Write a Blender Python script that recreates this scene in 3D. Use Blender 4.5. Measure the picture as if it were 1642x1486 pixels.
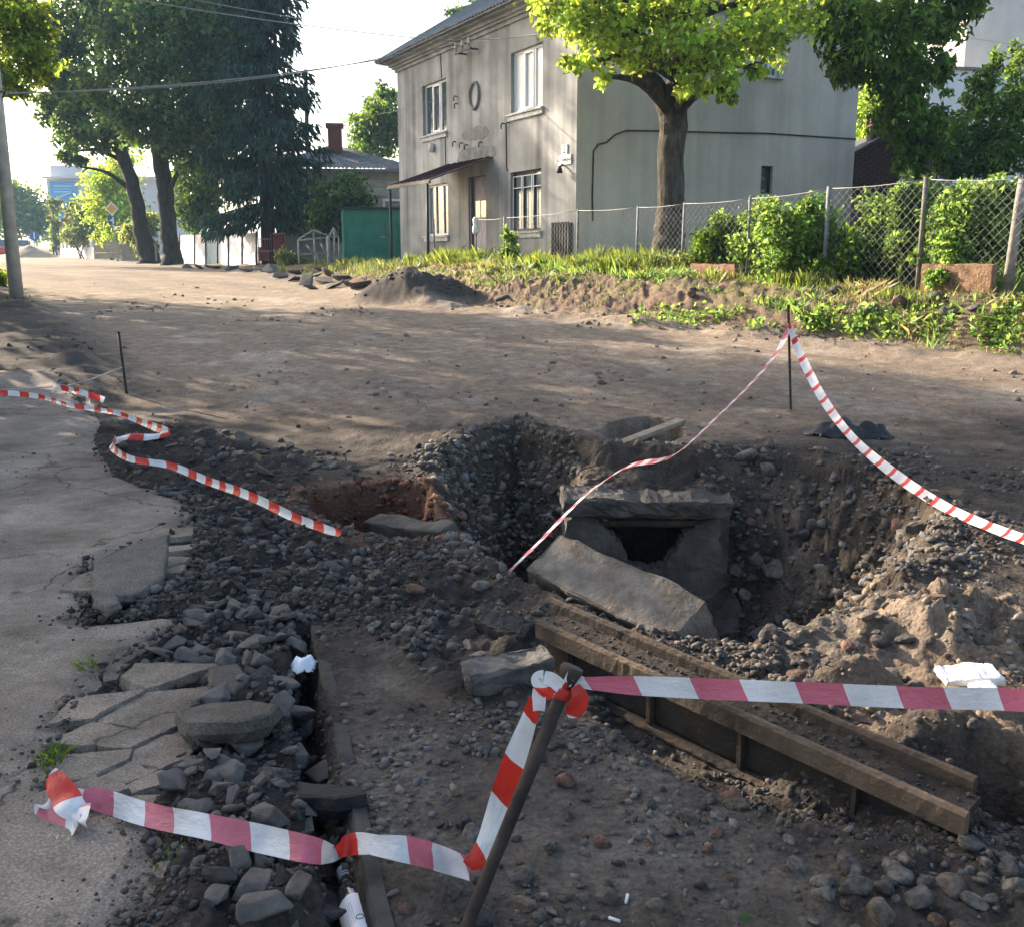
import bpy, bmesh, math, random
import numpy as np
from mathutils import Matrix, Vector, Quaternion
from mathutils.geometry import delaunay_2d_cdt

for _o in list(bpy.data.objects):
    bpy.data.objects.remove(_o)
scene = bpy.context.scene
R = math.radians
random.seed(7)
np.random.seed(7)

# ---------------------------------------------------------------- camera
CAM_Z = 1.4
FOC = 1600.0 / 1642.0            # focal length in picture widths
PITCH = math.atan((743 - 412) / 1600.0)
cam_data = bpy.data.cameras.new('camera')
cam = bpy.data.objects.new('camera', cam_data)
scene.collection.objects.link(cam)
cam.location = (0, 0, CAM_Z)
cam.rotation_euler = (math.pi / 2 - PITCH, 0, 0)
cam_data.sensor_fit = 'HORIZONTAL'
cam_data.sensor_width = 36.0
cam_data.lens = 36.0 * FOC
cam_data.clip_start = 0.05
cam_data.clip_end = 3000
scene.camera = cam

# ---------------------------------------------------------------- sky and sun
SUN_AZ = math.atan2(-0.79, 0.61)      # to the left and ahead
SUN_EL = R(23)
world = bpy.data.worlds.new('World')
scene.world = world
world.use_nodes = True
wn = world.node_tree.nodes
wl = world.node_tree.links
wn.clear()
w_out = wn.new('ShaderNodeOutputWorld')
w_bg = wn.new('ShaderNodeBackground')
w_sky = wn.new('ShaderNodeTexSky')
w_sky.sky_type = 'NISHITA'
w_sky.sun_disc = False
w_sky.sun_elevation = SUN_EL
w_sky.sun_rotation = SUN_AZ
w_sky.air_density = 1.0
w_sky.dust_density = 3.5
w_sky.ozone_density = 1.0
w_bg.inputs['Strength'].default_value = 0.115
wl.new(w_sky.outputs[0], w_bg.inputs['Color'])
wl.new(w_bg.outputs[0], w_out.inputs['Surface'])

sun_data = bpy.data.lights.new('sun', 'SUN')
sun_data.energy = 4.7
sun_data.angle = R(0.55)
sun_data.color = (1.0, 0.86, 0.68)
sun = bpy.data.objects.new('sun', sun_data)
scene.collection.objects.link(sun)
SUN_DIR = Vector((math.sin(SUN_AZ) * math.cos(SUN_EL), math.cos(SUN_AZ) * math.cos(SUN_EL), math.sin(SUN_EL)))
sun.rotation_euler = SUN_DIR.to_track_quat('Z', 'Y').to_euler()
sun.location = (-20, 15, 20)

scene.view_settings.view_transform = 'Standard'
scene.view_settings.look = 'None'
scene.view_settings.exposure = 1.82
scene.view_settings.gamma = 1.0
scene.cycles.use_denoising = True
scene.cycles.max_bounces = 5
scene.cycles.diffuse_bounces = 2
scene.cycles.glossy_bounces = 2
scene.cycles.adaptive_threshold = .025
scene.cycles.volume_bounces = 0
scene.cycles.transparent_max_bounces = 8
# ---------------------------------------------------------------- helpers
COL = scene.collection
MWORLD = {}

def P(px, py, Y):
    """the point of the place that lies at distance Y on the sight line of a picture point"""
    a = (px - 821) / 1600.0
    b = (743 - py) / 1600.0
    c, s = math.cos(PITCH), math.sin(PITCH)
    d = (a, c + b * s, -s + b * c)
    t = Y / d[1]
    return Vector((d[0] * t, Y, CAM_Z + d[2] * t))

def G(px, py, z=0.0):
    a = (px - 821) / 1600.0
    b = (743 - py) / 1600.0
    c, s = math.cos(PITCH), math.sin(PITCH)
    d = (a, c + b * s, -s + b * c)
    t = (z - CAM_Z) / d[2]
    return Vector((d[0] * t, d[1] * t, z))

def tag(o, label=None, cat=None, group=None, kind=None):
    if label: o['label'] = label
    if cat: o['category'] = cat
    if group: o['group'] = group
    if kind: o['kind'] = kind
    return o

def thing(name, label, cat, loc=(0, 0, 0), rotz=0.0, group=None):
    o = bpy.data.objects.new(name, None)
    COL.objects.link(o)
    o.location = loc
    o.rotation_euler = (0, 0, rotz)
    o.empty_display_size = 0.2
    MWORLD[o.name] = Matrix.Translation(Vector(loc)) @ Matrix.Rotation(rotz, 4, 'Z')
    return tag(o, label, cat, group)

def put(o, parent=None, local=False):
    """link; a part built in world coordinates keeps its place under its thing"""
    COL.objects.link(o)
    if parent is not None:
        o.parent = parent
        if not local and parent.name in MWORLD:
            o.matrix_parent_inverse = MWORLD[parent.name].inverted()
    return o

def mesh_np(name, V, F, mat, parent=None, local=False, smooth=False, col=None, uv=None, F2=None):
    """mesh object from arrays; F is (n,3) or (n,4); F2 an optional second block"""
    V = np.asarray(V, dtype=np.float32).reshape(-1, 3)
    me = bpy.data.meshes.new(name)
    blocks = [np.asarray(F, dtype=np.int32)]
    if F2 is not None and len(F2):
        blocks.append(np.asarray(F2, dtype=np.int32))
    nl = sum(b.size for b in blocks)
    npoly = sum(b.shape[0] for b in blocks)
    me.vertices.add(len(V))
    me.vertices.foreach_set('co', V.ravel())
    me.loops.add(nl)
    me.loops.foreach_set('vertex_index', np.concatenate([b.ravel() for b in blocks]))
    me.polygons.add(npoly)
    tot = np.concatenate([np.full(b.shape[0], b.shape[1], np.int32) for b in blocks])
    start = np.concatenate([[0], np.cumsum(tot)[:-1]]).astype(np.int32)
    me.polygons.foreach_set('loop_start', start)
    me.polygons.foreach_set('loop_total', tot)
    if smooth:
        me.polygons.foreach_set('use_smooth', np.ones(npoly, dtype=bool))
    me.update(calc_edges=True)
    if col is not None:
        a = me.color_attributes.new('Col', 'FLOAT_COLOR', 'POINT')
        c = np.ones((len(V), 4), np.float32)
        c[:, :3] = col
        a.data.foreach_set('color', c.ravel())
    if uv is not None:
        l = me.uv_layers.new(name='UVMap')
        idx = np.concatenate([b.ravel() for b in blocks])
        l.data.foreach_set('uv', np.asarray(uv, np.float32)[idx].ravel())
    if mat is not None:
        me.materials.append(mat)
    o = bpy.data.objects.new(name, me)
    return put(o, parent, local)

class MB:
    """collects boxes, tubes and free faces; build() links them as ONE mesh object"""
    def __init__(s):
        s.v = []; s.f = []; s.sm = []
    def add(s, vs, fs, smooth=False):
        o = len(s.v)
        s.v += [tuple(p) for p in vs]
        for f in fs:
            s.f.append(tuple(i + o for i in f)); s.sm.append(smooth)
        return s
    def box(s, x0, x1, y0, y1, z0, z1):
        vs = [(x0, y0, z0), (x1, y0, z0), (x1, y1, z0), (x0, y1, z0), (x0, y0, z1), (x1, y0, z1), (x1, y1, z1), (x0, y1, z1)]
        return s.add(vs, [(0, 3, 2, 1), (4, 5, 6, 7), (0, 1, 5, 4), (1, 2, 6, 5), (2, 3, 7, 6), (3, 0, 4, 7)])
    def bbox(s, x0, x1, y0, y1, z0, z1, b=0.006):
        """box with chamfered edges"""
        bm = bmesh.new()
        bmesh.ops.create_cube(bm, size=1)
        for v in bm.verts:
            v.co = Vector(((x0 + x1) / 2 + v.co.x * (x1 - x0), (y0 + y1) / 2 + v.co.y * (y1 - y0), (z0 + z1) / 2 + v.co.z * (z1 - z0)))
        bmesh.ops.bevel(bm, geom=bm.edges[:], offset=b, segments=1, affect='EDGES')
        return s.bm(bm)
    def bm(s, bm, smooth=False):
        bm.verts.index_update()
        s.add([v.co[:] for v in bm.verts], [[v.index for v in f.verts] for f in bm.faces], smooth)
        bm.free()
        return s
    def tube(s, pts, rads, n=8, caps=True, smooth=True, squash=1.0):
        pts = [Vector(p) for p in pts]
        if not hasattr(rads, '__len__'): rads = [rads] * len(pts)
        vs = []; up = None
        for i, p in enumerate(pts):
            a = pts[max(i - 1, 0)]; b = pts[min(i + 1, len(pts) - 1)]
            t = (b - a).normalized() if (b - a).length > 1e-9 else Vector((0, 0, 1))
            if up is None:
                up = Vector((1, 0, 0)) if abs(t.x) < 0.8 else Vector((0, 1, 0))
            up = (up - t * up.dot(t))
            if up.length < 1e-6: up = t.orthogonal()
            up.normalize()
            q = t.cross(up)
            for k in range(n):
                an = 2 * math.pi * k / n
                vs.append(p + (up * math.cos(an) + q * math.sin(an) * squash) * rads[i])
        fs = []
        for i in range(len(pts) - 1):
            for k in range(n):
                k2 = (k + 1) % n
                fs.append((i * n + k, i * n + k2, (i + 1) * n + k2, (i + 1) * n + k))
        s.add(vs, fs, smooth)
        if caps:
            o = len(s.v) - len(vs)
            s.f.append(tuple(o + k for k in range(n - 1, -1, -1))); s.sm.append(False)
            s.f.append(tuple(o + (len(pts) - 1) * n + k for k in range(n))); s.sm.append(False)
        return s
    def lathe(s, prof, n=24, c=(0, 0, 0)):
        vs = []; fs = []
        for r, z in prof:
            for k in range(n):
                an = 2 * math.pi * k / n
                vs.append((c[0] + r * math.cos(an), c[1] + r * math.sin(an), c[2] + z))
        for i in range(len(prof) - 1):
            for k in range(n):
                k2 = (k + 1) % n
                fs.append((i * n + k, i * n + k2, (i + 1) * n + k2, (i + 1) * n + k))
        return s.add(vs, fs, True)
    def prism(s, poly, y0, y1):
        """polygon in x,z pushed from y0 to y1"""
        n = len(poly)
        vs = [(x, y0, z) for x, z in poly] + [(x, y1, z) for x, z in poly]
        fs = [tuple(range(n)), tuple(range(2 * n - 1, n - 1, -1))]
        fs += [(i, i + n, (i + 1) % n + n, (i + 1) % n) for i in range(n)]
        return s.add(vs, fs)
    def xf(s, M):
        s.v = [tuple(M @ Vector(p)) for p in s.v]
        return s
    def build(s, name, mat, parent=None, local=False, uv=None, fixn=False):
        me = bpy.data.meshes.new(name)
        me.from_pydata(s.v, [], s.f)
        me.polygons.foreach_set('use_smooth', s.sm)
        if fixn:
            bm = bmesh.new(); bm.from_mesh(me)
            bmesh.ops.recalc_face_normals(bm, faces=bm.faces[:])
            bm.to_mesh(me); bm.free()
        me.update()
        if mat is not None: me.materials.append(mat)
        o = bpy.data.objects.new(name, me)
        return put(o, parent, local)

# ---- noise
def _h(i, j, seed):
    n = (i.astype(np.int64) * 374761393 + j.astype(np.int64) * 668265263 + seed * 1442695041) & 0xFFFFFFFF
    n = ((n ^ (n >> 13)) * 1274126177) & 0xFFFFFFFF
    n = n ^ (n >> 16)
    return (n & 0xFFFFFF).astype(np.float32) / 16777216.0

def vnoise(x, y, seed=0):
    xi = np.floor(x); yi = np.floor(y)
    fx = (x - xi).astype(np.float32); fy = (y - yi).astype(np.float32)
    fx = fx * fx * (3 - 2 * fx); fy = fy * fy * (3 - 2 * fy)
    a = _h(xi, yi, seed); b = _h(xi + 1, yi, seed); c = _h(xi, yi + 1, seed); d = _h(xi + 1, yi + 1, seed)
    return (a * (1 - fx) + b * fx) * (1 - fy) + (c * (1 - fx) + d * fx) * fy

def fbm(x, y, oct=4, seed=0, gain=0.5):
    s = 0; a = 1.0; t = 0
    for k in range(oct):
        ca, sa = math.cos(0.6 * k), math.sin(0.6 * k)
        s = s + a * vnoise((x * ca - y * sa) * 2 ** k + 17.3 * k, (x * sa + y * ca) * 2 ** k - 9.1 * k, seed + k)
        t += a; a *= gain
    return s / t - 0.5

def sstep(a, b, x):
    t = np.clip((x - a) / (b - a), 0, 1)
    return t * t * (3 - 2 * t)

def poly_sd(x, y, pts):
    """signed distance to a closed polygon, positive inside"""
    x = np.asarray(x, np.float64); y = np.asarray(y, np.float64)
    d = np.full(x.shape, 1e9); ins = np.zeros(x.shape, bool)
    n = len(pts)
    for i in range(n):
        ax, ay = pts[i][0], pts[i][1]; bx, by = pts[(i + 1) % n][0], pts[(i + 1) % n][1]
        ex, ey = bx - ax, by - ay
        t = np.clip(((x - ax) * ex + (y - ay) * ey) / (ex * ex + ey * ey + 1e-12), 0, 1)
        d = np.minimum(d, (x - ax - t * ex) ** 2 + (y - ay - t * ey) ** 2)
        c = ((ay > y) != (by > y))
        with np.errstate(divide='ignore', invalid='ignore'):
            xi = ex * (y - ay) / (ey if ey != 0 else 1e-12) + ax
        ins ^= c & (x < xi)
    d = np.sqrt(d)
    return np.where(ins, d, -d)

def line_sd(x, y, pts):
    """signed distance to an open polyline, positive to the right of travel"""
    best = np.full(np.shape(x), 1e18); sg = np.zeros(np.shape(x))
    for i in range(len(pts) - 1):
        ax, ay = pts[i]; bx, by = pts[i + 1]
        ex, ey = bx - ax, by - ay
        t = np.clip(((x - ax) * ex + (y - ay) * ey) / (ex * ex + ey * ey), 0, 1)
        d = (x - ax - t * ex) ** 2 + (y - ay - t * ey) ** 2
        c = -(ex * (y - ay) - ey * (x - ax))
        m = d < best
        best = np.where(m, d, best); sg = np.where(m, np.sign(c), sg)
    return np.sqrt(best) * sg

# ---- materials
def new_mat(name):
    m = bpy.data.materials.new(name)
    m.use_nodes = True
    nt = m.node_tree
    return m, nt.nodes, nt.links, nt.nodes['Principled BSDF']

def N(nodes, t, **kw):
    n = nodes.new(t)
    for k, v in kw.items():
        if k in n.inputs: n.inputs[k].default_value = v
        else: setattr(n, k, v)
    return n

def mat(name, col, rough=0.8, var=0.25, scale=4.0, bump=0.2, bscale=40.0, col2=None, metal=0.0, spec=0.3, bdist=0.01, coord='Object', vcol=False, dirt=0.0, stretch=(1, 1, 1)):
    """plain procedural: two tones mixed by noise, fine bump"""
    m, n, l, b = new_mat(name)
    tc = N(n, 'ShaderNodeTexCoord')
    mp = N(n, 'ShaderNodeMapping'); mp.inputs['Scale'].default_value = stretch
    l.new(tc.outputs[coord], mp.inputs['Vector'])
    no = N(n, 'ShaderNodeTexNoise', Scale=scale, Detail=6.0, Roughness=0.6)
    l.new(mp.outputs[0], no.inputs['Vector'])
    c2 = col2 if col2 else tuple(max(0, c * (1 - 1.6 * var)) for c in col)
    c1 = col if col2 else tuple(min(1, c * (1 + var)) for c in col)
    rmp = N(n, 'ShaderNodeMapRange'); rmp.inputs[1].default_value = 0.3; rmp.inputs[2].default_value = 0.7
    l.new(no.outputs[0], rmp.inputs[0])
    mx = N(n, 'ShaderNodeMix', data_type='RGBA')
    mx.inputs[6].default_value = (*c2, 1); mx.inputs[7].default_value = (*c1, 1)
    l.new(rmp.outputs[0], mx.inputs[0])
    out = mx.outputs[2]
    if vcol:
        at = N(n, 'ShaderNodeAttribute', attribute_name='Col')
        mu = N(n, 'ShaderNodeMix', data_type='RGBA', blend_type='MULTIPLY'); mu.inputs[0].default_value = 1
        l.new(out, mu.inputs[6]); l.new(at.outputs['Color'], mu.inputs[7]); out = mu.outputs[2]
    l.new(out, b.inputs['Base Color'])
    b.inputs['Roughness'].default_value = rough
    b.inputs['Metallic'].default_value = metal
    b.inputs['Specular IOR Level'].default_value = spec
    if bump > 0:
        nb = N(n, 'ShaderNodeTexNoise', Scale=bscale, Detail=5.0, Roughness=0.65)
        l.new(mp.outputs[0], nb.inputs['Vector'])
        bu = N(n, 'ShaderNodeBump', Strength=bump, Distance=bdist)
        l.new(nb.outputs[0], bu.inputs['Height']); l.new(bu.outputs[0], b.inputs['Normal'])
    return m

def leaf_mat(name, col, trans=0.45, tcol=None, rough=0.55, spec=0.25):
    m, n, l, b = new_mat(name)
    at = N(n, 'ShaderNodeAttribute', attribute_name='Col')
    def mul(c):
        mu = N(n, 'ShaderNodeMix', data_type='RGBA', blend_type='MULTIPLY'); mu.inputs[0].default_value = 1
        mu.inputs[6].default_value = (*c, 1); l.new(at.outputs['Color'], mu.inputs[7]); return mu.outputs[2]
    l.new(mul(col), b.inputs['Base Color'])
    b.inputs['Roughness'].default_value = rough
    b.inputs['Specular IOR Level'].default_value = spec
    tr = N(n, 'ShaderNodeBsdfTranslucent')
    l.new(mul(tcol or (min(1, col[0] * 1.6), min(1, col[1] * 1.5), col[2] * 0.7)), tr.inputs['Color'])
    mi = N(n, 'ShaderNodeMixShader'); mi.inputs[0].default_value = trans
    l.new(b.outputs[0], mi.inputs[1]); l.new(tr.outputs[0], mi.inputs[2])
    l.new(mi.outputs[0], n['Material Output'].inputs['Surface'])
    return m
# ---------------------------------------------------------------- the lie of the land
_KY = [-60, 0, 5, 7, 8.5, 10, 12, 15, 20, 25, 30, 45, 65, 90, 150, 500]
_KZ = [0, 0, 0, .02, .09, .22, .38, .54, .71, .84, .92, 1.02, 1.12, 1.4, 2.1, 6.0]
_ty = np.linspace(-60, 500, 5601)
_tz = np.interp(_ty, _KY, _KZ)
_k = np.hanning(31); _k /= _k.sum()
_tz = np.convolve(np.pad(_tz, 15, mode='edge'), _k, mode='valid')
ROAD_EDGE = [(14, -6), (9.4, 4.6), (6.9, 8.7), (5.45, 10.9), (3.6, 12.6), (2.4, 13.6), (-1.3, 16.9), (-4.6, 24), (-8, 32), (-14.2, 45), (-24, 64), (-45, 105), (-90, 190), (-250, 500)]
FENCE_LINE = [(16, -5.5), (9.6, 5.5), (7.3, 9.4), (5.95, 11.7), (3.6, 15.9), (1.35, 19.9), (-.15, 22.2), (-4.0, 29.5), (-7.4, 35.5), (-10.2, 40), (-15.5, 48), (-25.5, 67), (-47, 108), (-92, 193), (-252, 503)]
LOT_Y = [-10, 9, 11.7, 16, 20, 24, 31, 38, 46, 65, 90, 150, 500]
LOT_Z = [.8, .85, .93, 1.08, 1.15, 1.18, 1.18, 1.12, 1.1, 1.18, 1.46, 2.2, 6.1]

def road_z(y):
    return np.interp(y, _ty, _tz)

def px_poly(pts, z=0.0):
    return [tuple(G(a, b, z)[:2]) for a, b in pts]

HOLE = px_poly([(690, 800), (700, 745), (745, 714), (830, 698), (900, 716), (960, 736), (1100, 742), (1200, 738), (1300, 745), (1420, 770), (1500, 805), (1525, 850), (1500, 900), (1440, 950), (1385, 1000), (1300, 1030), (1200, 1045), (1120, 1050), (1010, 1035), (900, 985), (800, 937), (735, 890), (705, 850)])
HOLLOW = px_poly([(468, 806), (500, 796), (560, 787), (640, 787), (690, 797), (700, 830), (712, 868), (700, 884), (650, 882), (590, 866), (545, 852), (500, 832)])
FAR_PIT = px_poly([(952, 712), (975, 694), (1040, 684), (1096, 688), (1098, 712), (1068, 726), (1000, 728)])
TRENCH = px_poly([(503, 1000), (520, 1100), (545, 1240), (598, 1450), (640, 1620), (560, 1620), (515, 1450), (470, 1250), (455, 1100), (470, 1005)])
BEAM_DIP = px_poly([(930, 1090), (1000, 1080), (1250, 1180), (1470, 1290), (1500, 1350), (1400, 1350), (1250, 1320), (1040, 1240), (930, 1150)])
RUBBLE = px_poly([(150, 690), (300, 690), (480, 740), (560, 860), (720, 905), (840, 985), (900, 1100), (760, 1140), (560, 1000), (505, 1010), (545, 1240), (600, 1450), (640, 1620), (150, 1620), (215, 1480), (255, 1400), (265, 1340), (215, 1310), (110, 1270), (75, 1240), (105, 1180), (125, 1130), (200, 1060), (295, 1005), (290, 985), (130, 1000), (150, 900), (255, 875), (315, 840), (300, 805), (185, 765)])
WALK = px_poly([(-900, 640), (0, 640), (90, 645), (165, 690), (150, 715), (185, 765), (300, 805), (315, 840), (255, 875), (150, 900), (145, 960), (130, 1000), (285, 985), (300, 1005), (200, 1060), (125, 1130), (105, 1180), (75, 1240), (110, 1272), (215, 1312), (265, 1340), (255, 1400), (215, 1486), (150, 1640), (-100, 1900), (-900, 1900)])
CHAMBER = (0.50, 1.26, 6.24, 6.92)
BROKEN = px_poly([(310, 1005), (205, 1060), (130, 1130), (105, 1185), (75, 1240), (112, 1272), (240, 1292), (300, 1220), (312, 1130), (345, 1050)])
BROKEN2 = px_poly([(150, 905), (250, 870), (312, 845), (285, 935), (200, 985), (145, 965)])
MOUND = P(668, 470, 17.6)

def H_base(x, y):
    z = road_z(y)
    dE = line_sd(x, y, ROAD_EDGE)
    dF = line_sd(x, y, FENCE_LINE)
    wob = fbm(x * .9, y * .9, 3, 51) * .7
    dEw = dE + wob * np.clip(1 - np.abs(dE) / 3, 0, 1)
    t = np.where(dF > 0, 1.0, np.clip(dEw / np.maximum(dEw - dF, 1e-3), 0, 1))
    t = np.where(dEw < 0, 0, t)
    s = sstep(0.02, 0.72, t)
    lot = np.interp(y, LOT_Y, LOT_Z)
    bank = 4 * t * (1 - t)
    z = z * (1 - s) + lot * s + bank * (fbm(x * 1.6, y * 1.6, 5, 71, .6) * .24 + fbm(x * 10, y * 10, 3, 72, .6) * .14 - .02)
    # spoil thrown up along the road's far edge
    z = z + .16 * np.exp(-((dE + .25) / .35) ** 2) * np.clip(fbm(x * 1.3, y * 1.3, 4, 33) + .22, 0, 1) * 2
    # the heap of dark earth
    q = ((x - MOUND.x) / 1.25) ** 2 + ((y - MOUND.y) / 1.0) ** 2
    z = z + .47 * np.clip(1 - q, 0, 1) ** 1.1 * (1 + .5 * fbm(x * 4, y * 4, 4, 12)) * (q < 1)
    # broken ground on the near left verge
    vl = (-.85 * (x + 3.9) - .53 * (y - 9.9))          # left of the street's left edge
    v = sstep(-.7, .3, vl) * sstep(8.6, 10, y) * sstep(70, 30, y)
    z = z + v * (.10 + .22 * fbm(x * 1.7, y * 1.7, 4, 5))
    return z, t, dE, v

def masks(x, y):
    m = {}
    m['hole'] = poly_sd(x, y, HOLE)
    m['hollow'] = poly_sd(x, y, HOLLOW)
    m['pit'] = poly_sd(x, y, FAR_PIT)
    m['trench'] = poly_sd(x, y, TRENCH)
    m['dip'] = poly_sd(x, y, BEAM_DIP)
    m['rub'] = poly_sd(x, y, RUBBLE)
    m['walk'] = poly_sd(x, y, WALK)
    return m

SAND_TOP = G(1545, 1000, .1)
SAND_TOP2 = G(1500, 1200, .05)
LUMP = G(1370, 1085, .05)

def H_full(x, y, carve=True):
    x = np.asarray(x, np.float64); y = np.asarray(y, np.float64)
    z, t, dE, v = H_base(x, y)
    near = sstep(13, 8.5, y)
    m = masks(x, y)
    wob = fbm(x * 5, y * 5, 4, 3) * .16
    # loose stuff round the excavation
    fine = fbm(x * 22, y * 22, 4, 21)
    med = fbm(x * 6, y * 6, 4, 22)
    big = fbm(x * 1.6, y * 1.6, 3, 23)
    rub = sstep(-.12, .15, m['rub'] + wob * .6)
    rim = np.exp(-np.clip(-m['hole'], 0, 9) / .45) * (m['hole'] < .1)
    right = sstep(.55, .95, x) * sstep(3.9, 3.2, y)
    rough = np.clip(.12 + .75 * rub + .8 * rim + .9 * right + sstep(-.2, .5, m['hole']), 0, 1) * sstep(9.5, 7.5, y)
    rough = np.maximum(rough, .16 * near)
    z = z + rough * (fine * .05 + med * .10) + near * big * .035
    z = z + (1 - near) * (fbm(x * 3, y * 3, 4, 91) * np.where(dE < -.3, .022, .05))
    # wheel ruts along the road
    along = x * -.506 + y * .863; across = x * .863 + y * .506
    rut = np.sin(across * 2.1 + fbm(along * .2, across * .2, 2, 8) * 5) * .5 + np.sin(across * 5.3 + 1 + fbm(along * .3, across * .3, 2, 9) * 4) * .3
    z = z + np.where(dE < 0, rut * .011, 0) * sstep(7.2, 9.5, y)
    # rubble banked up a little round the rim, sand heaps on the right
    z = z + .07 * rim + .05 * rub * (med + .3)
    q = np.hypot((x - SAND_TOP.x) / .42, (y - SAND_TOP.y) / .28)
    z = z + .15 * np.clip(1 - q, 0, 1) * (1 + 1.8 * med + fine)
    q = np.hypot((x - SAND_TOP2.x) / .55, (y - SAND_TOP2.y) / .16)
    z = z + .10 * np.clip(1 - q * q, 0, 1) * (1 + 1.6 * med)
    q = np.hypot((x - LUMP.x) / .17, (y - LUMP.y) / .09)
    z = z + .09 * np.clip(1 - q * q, 0, 1)
    # ground under the pavement
    bk_ = np.maximum(sstep(-.02, .03, poly_sd(x, y, BROKEN)), sstep(-.02, .03, poly_sd(x, y, BROKEN2)))
    z = z * (1 - bk_) + bk_ * (-.035 + fine * .02)
    z = z - .05 * sstep(-.02, .03, m['walk'])
    # trench beside the kerb, dip under the beam
    z = z - .24 * sstep(0, .05, m['trench']) * (1 + .8 * med)
    z = z - .09 * sstep(0, .16, m['dip'])
    g = G(1612, 1268); q = np.hypot((x - g.x) / .13, (y - g.y) / .16); z = z - .3 * sstep(1, .5, q + wob * 2)
    # the excavation
    w = .72 + .38 * sstep(1.25, 1.75, x)
    w = np.where(y < 4.1, .45, w)
    hd = m['hole'] + wob * (.35 + .6 * sstep(.1, .5, m['hole']))
    zrim = z.copy()
    dep = sstep(0, 1, np.clip(hd / w, 0, 1)) * .55 + np.clip(hd / w, 0, 1) * .45
    z = z - dep * 1.18 * (1 + .12 * big)
    z = z + np.clip(dep * 3, 0, 1) * (med * .20 + fine * .12) + dep * (1 - dep) * (med * .5 + fine * .35)
    # rubble standing over the buried chamber
    ov = sstep(.38, .50, x + wob * .5) * sstep(1.46, 1.32, x + wob * .5) * sstep(6.28, 6.32, y) * (m['hole'] > 0)
    zc_ = np.minimum(zrim, .02) - .17 * np.clip((7.05 - y) / .75, 0, 1) + med * .10 + fine * .06
    z = z * (1 - ov) + np.maximum(z, zc_) * ov
    # the side hollow and the far pit
    hd = m['hollow'] + wob * .25
    z = z - .62 * sstep(0, .14, hd) + .05 * sstep(0, .14, hd) * med * 3
    if carve:
        z = z - .85 * sstep(0, .13, m['pit'] + wob * .15)
        cx0, cx1, cy0, cy1 = CHAMBER
        inside = (x > cx0) & (x < cx1) & (y > cy0) & (y < cy1)
        z = np.where(inside, np.minimum(z, -1.0), z)
    return z, m, t, dE, v, rough


_GTY = np.exp(np.linspace(math.log(1.3), math.log(160), 2600))
def GT(px, py):
    """where the sight line of a picture point first meets the built land"""
    p1 = P(px, py, 1.0); o = np.array([0, 0, CAM_Z]); d = np.array(p1) - o
    X = d[0] * _GTY; Z = CAM_Z + d[2] * _GTY
    hit = np.nonzero(Z < HZv(X, _GTY))[0]
    i = hit[0] if len(hit) else len(_GTY) - 1
    return Vector((X[i], _GTY[i], HZ(X[i], _GTY[i])))

def axis(segs, start):
    a = [start]
    for lim, fn in segs:
        while a[-1] < lim:
            a.append(a[-1] + fn(a[-1]))
    return np.array(a)

ys = np.concatenate([np.linspace(-40, 1.2, 24)[:-1], axis([(8, lambda v: .0045 * v), (19, lambda v: .0052 * v), (40, lambda v: .009 * v), (900, lambda v: .05 * v)], 1.2)])
xp = axis([(1.2, lambda v: .012), (4.6, lambda v: .0105 * v), (20, lambda v: .026 * v), (900, lambda v: .08 * v)], 0.0)
xs = np.concatenate([-xp[:0:-1], xp])
GX, GY = np.meshgrid(xs, ys)
gx, gy = GX.ravel(), GY.ravel()
gz, gm, gt, gdE, gv, grough = H_full(gx, gy)

def lerp3(c, col, f):
    f = np.clip(f, 0, 1)[:, None]
    return c * (1 - f) + np.array(col)[None, :] * f

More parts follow.
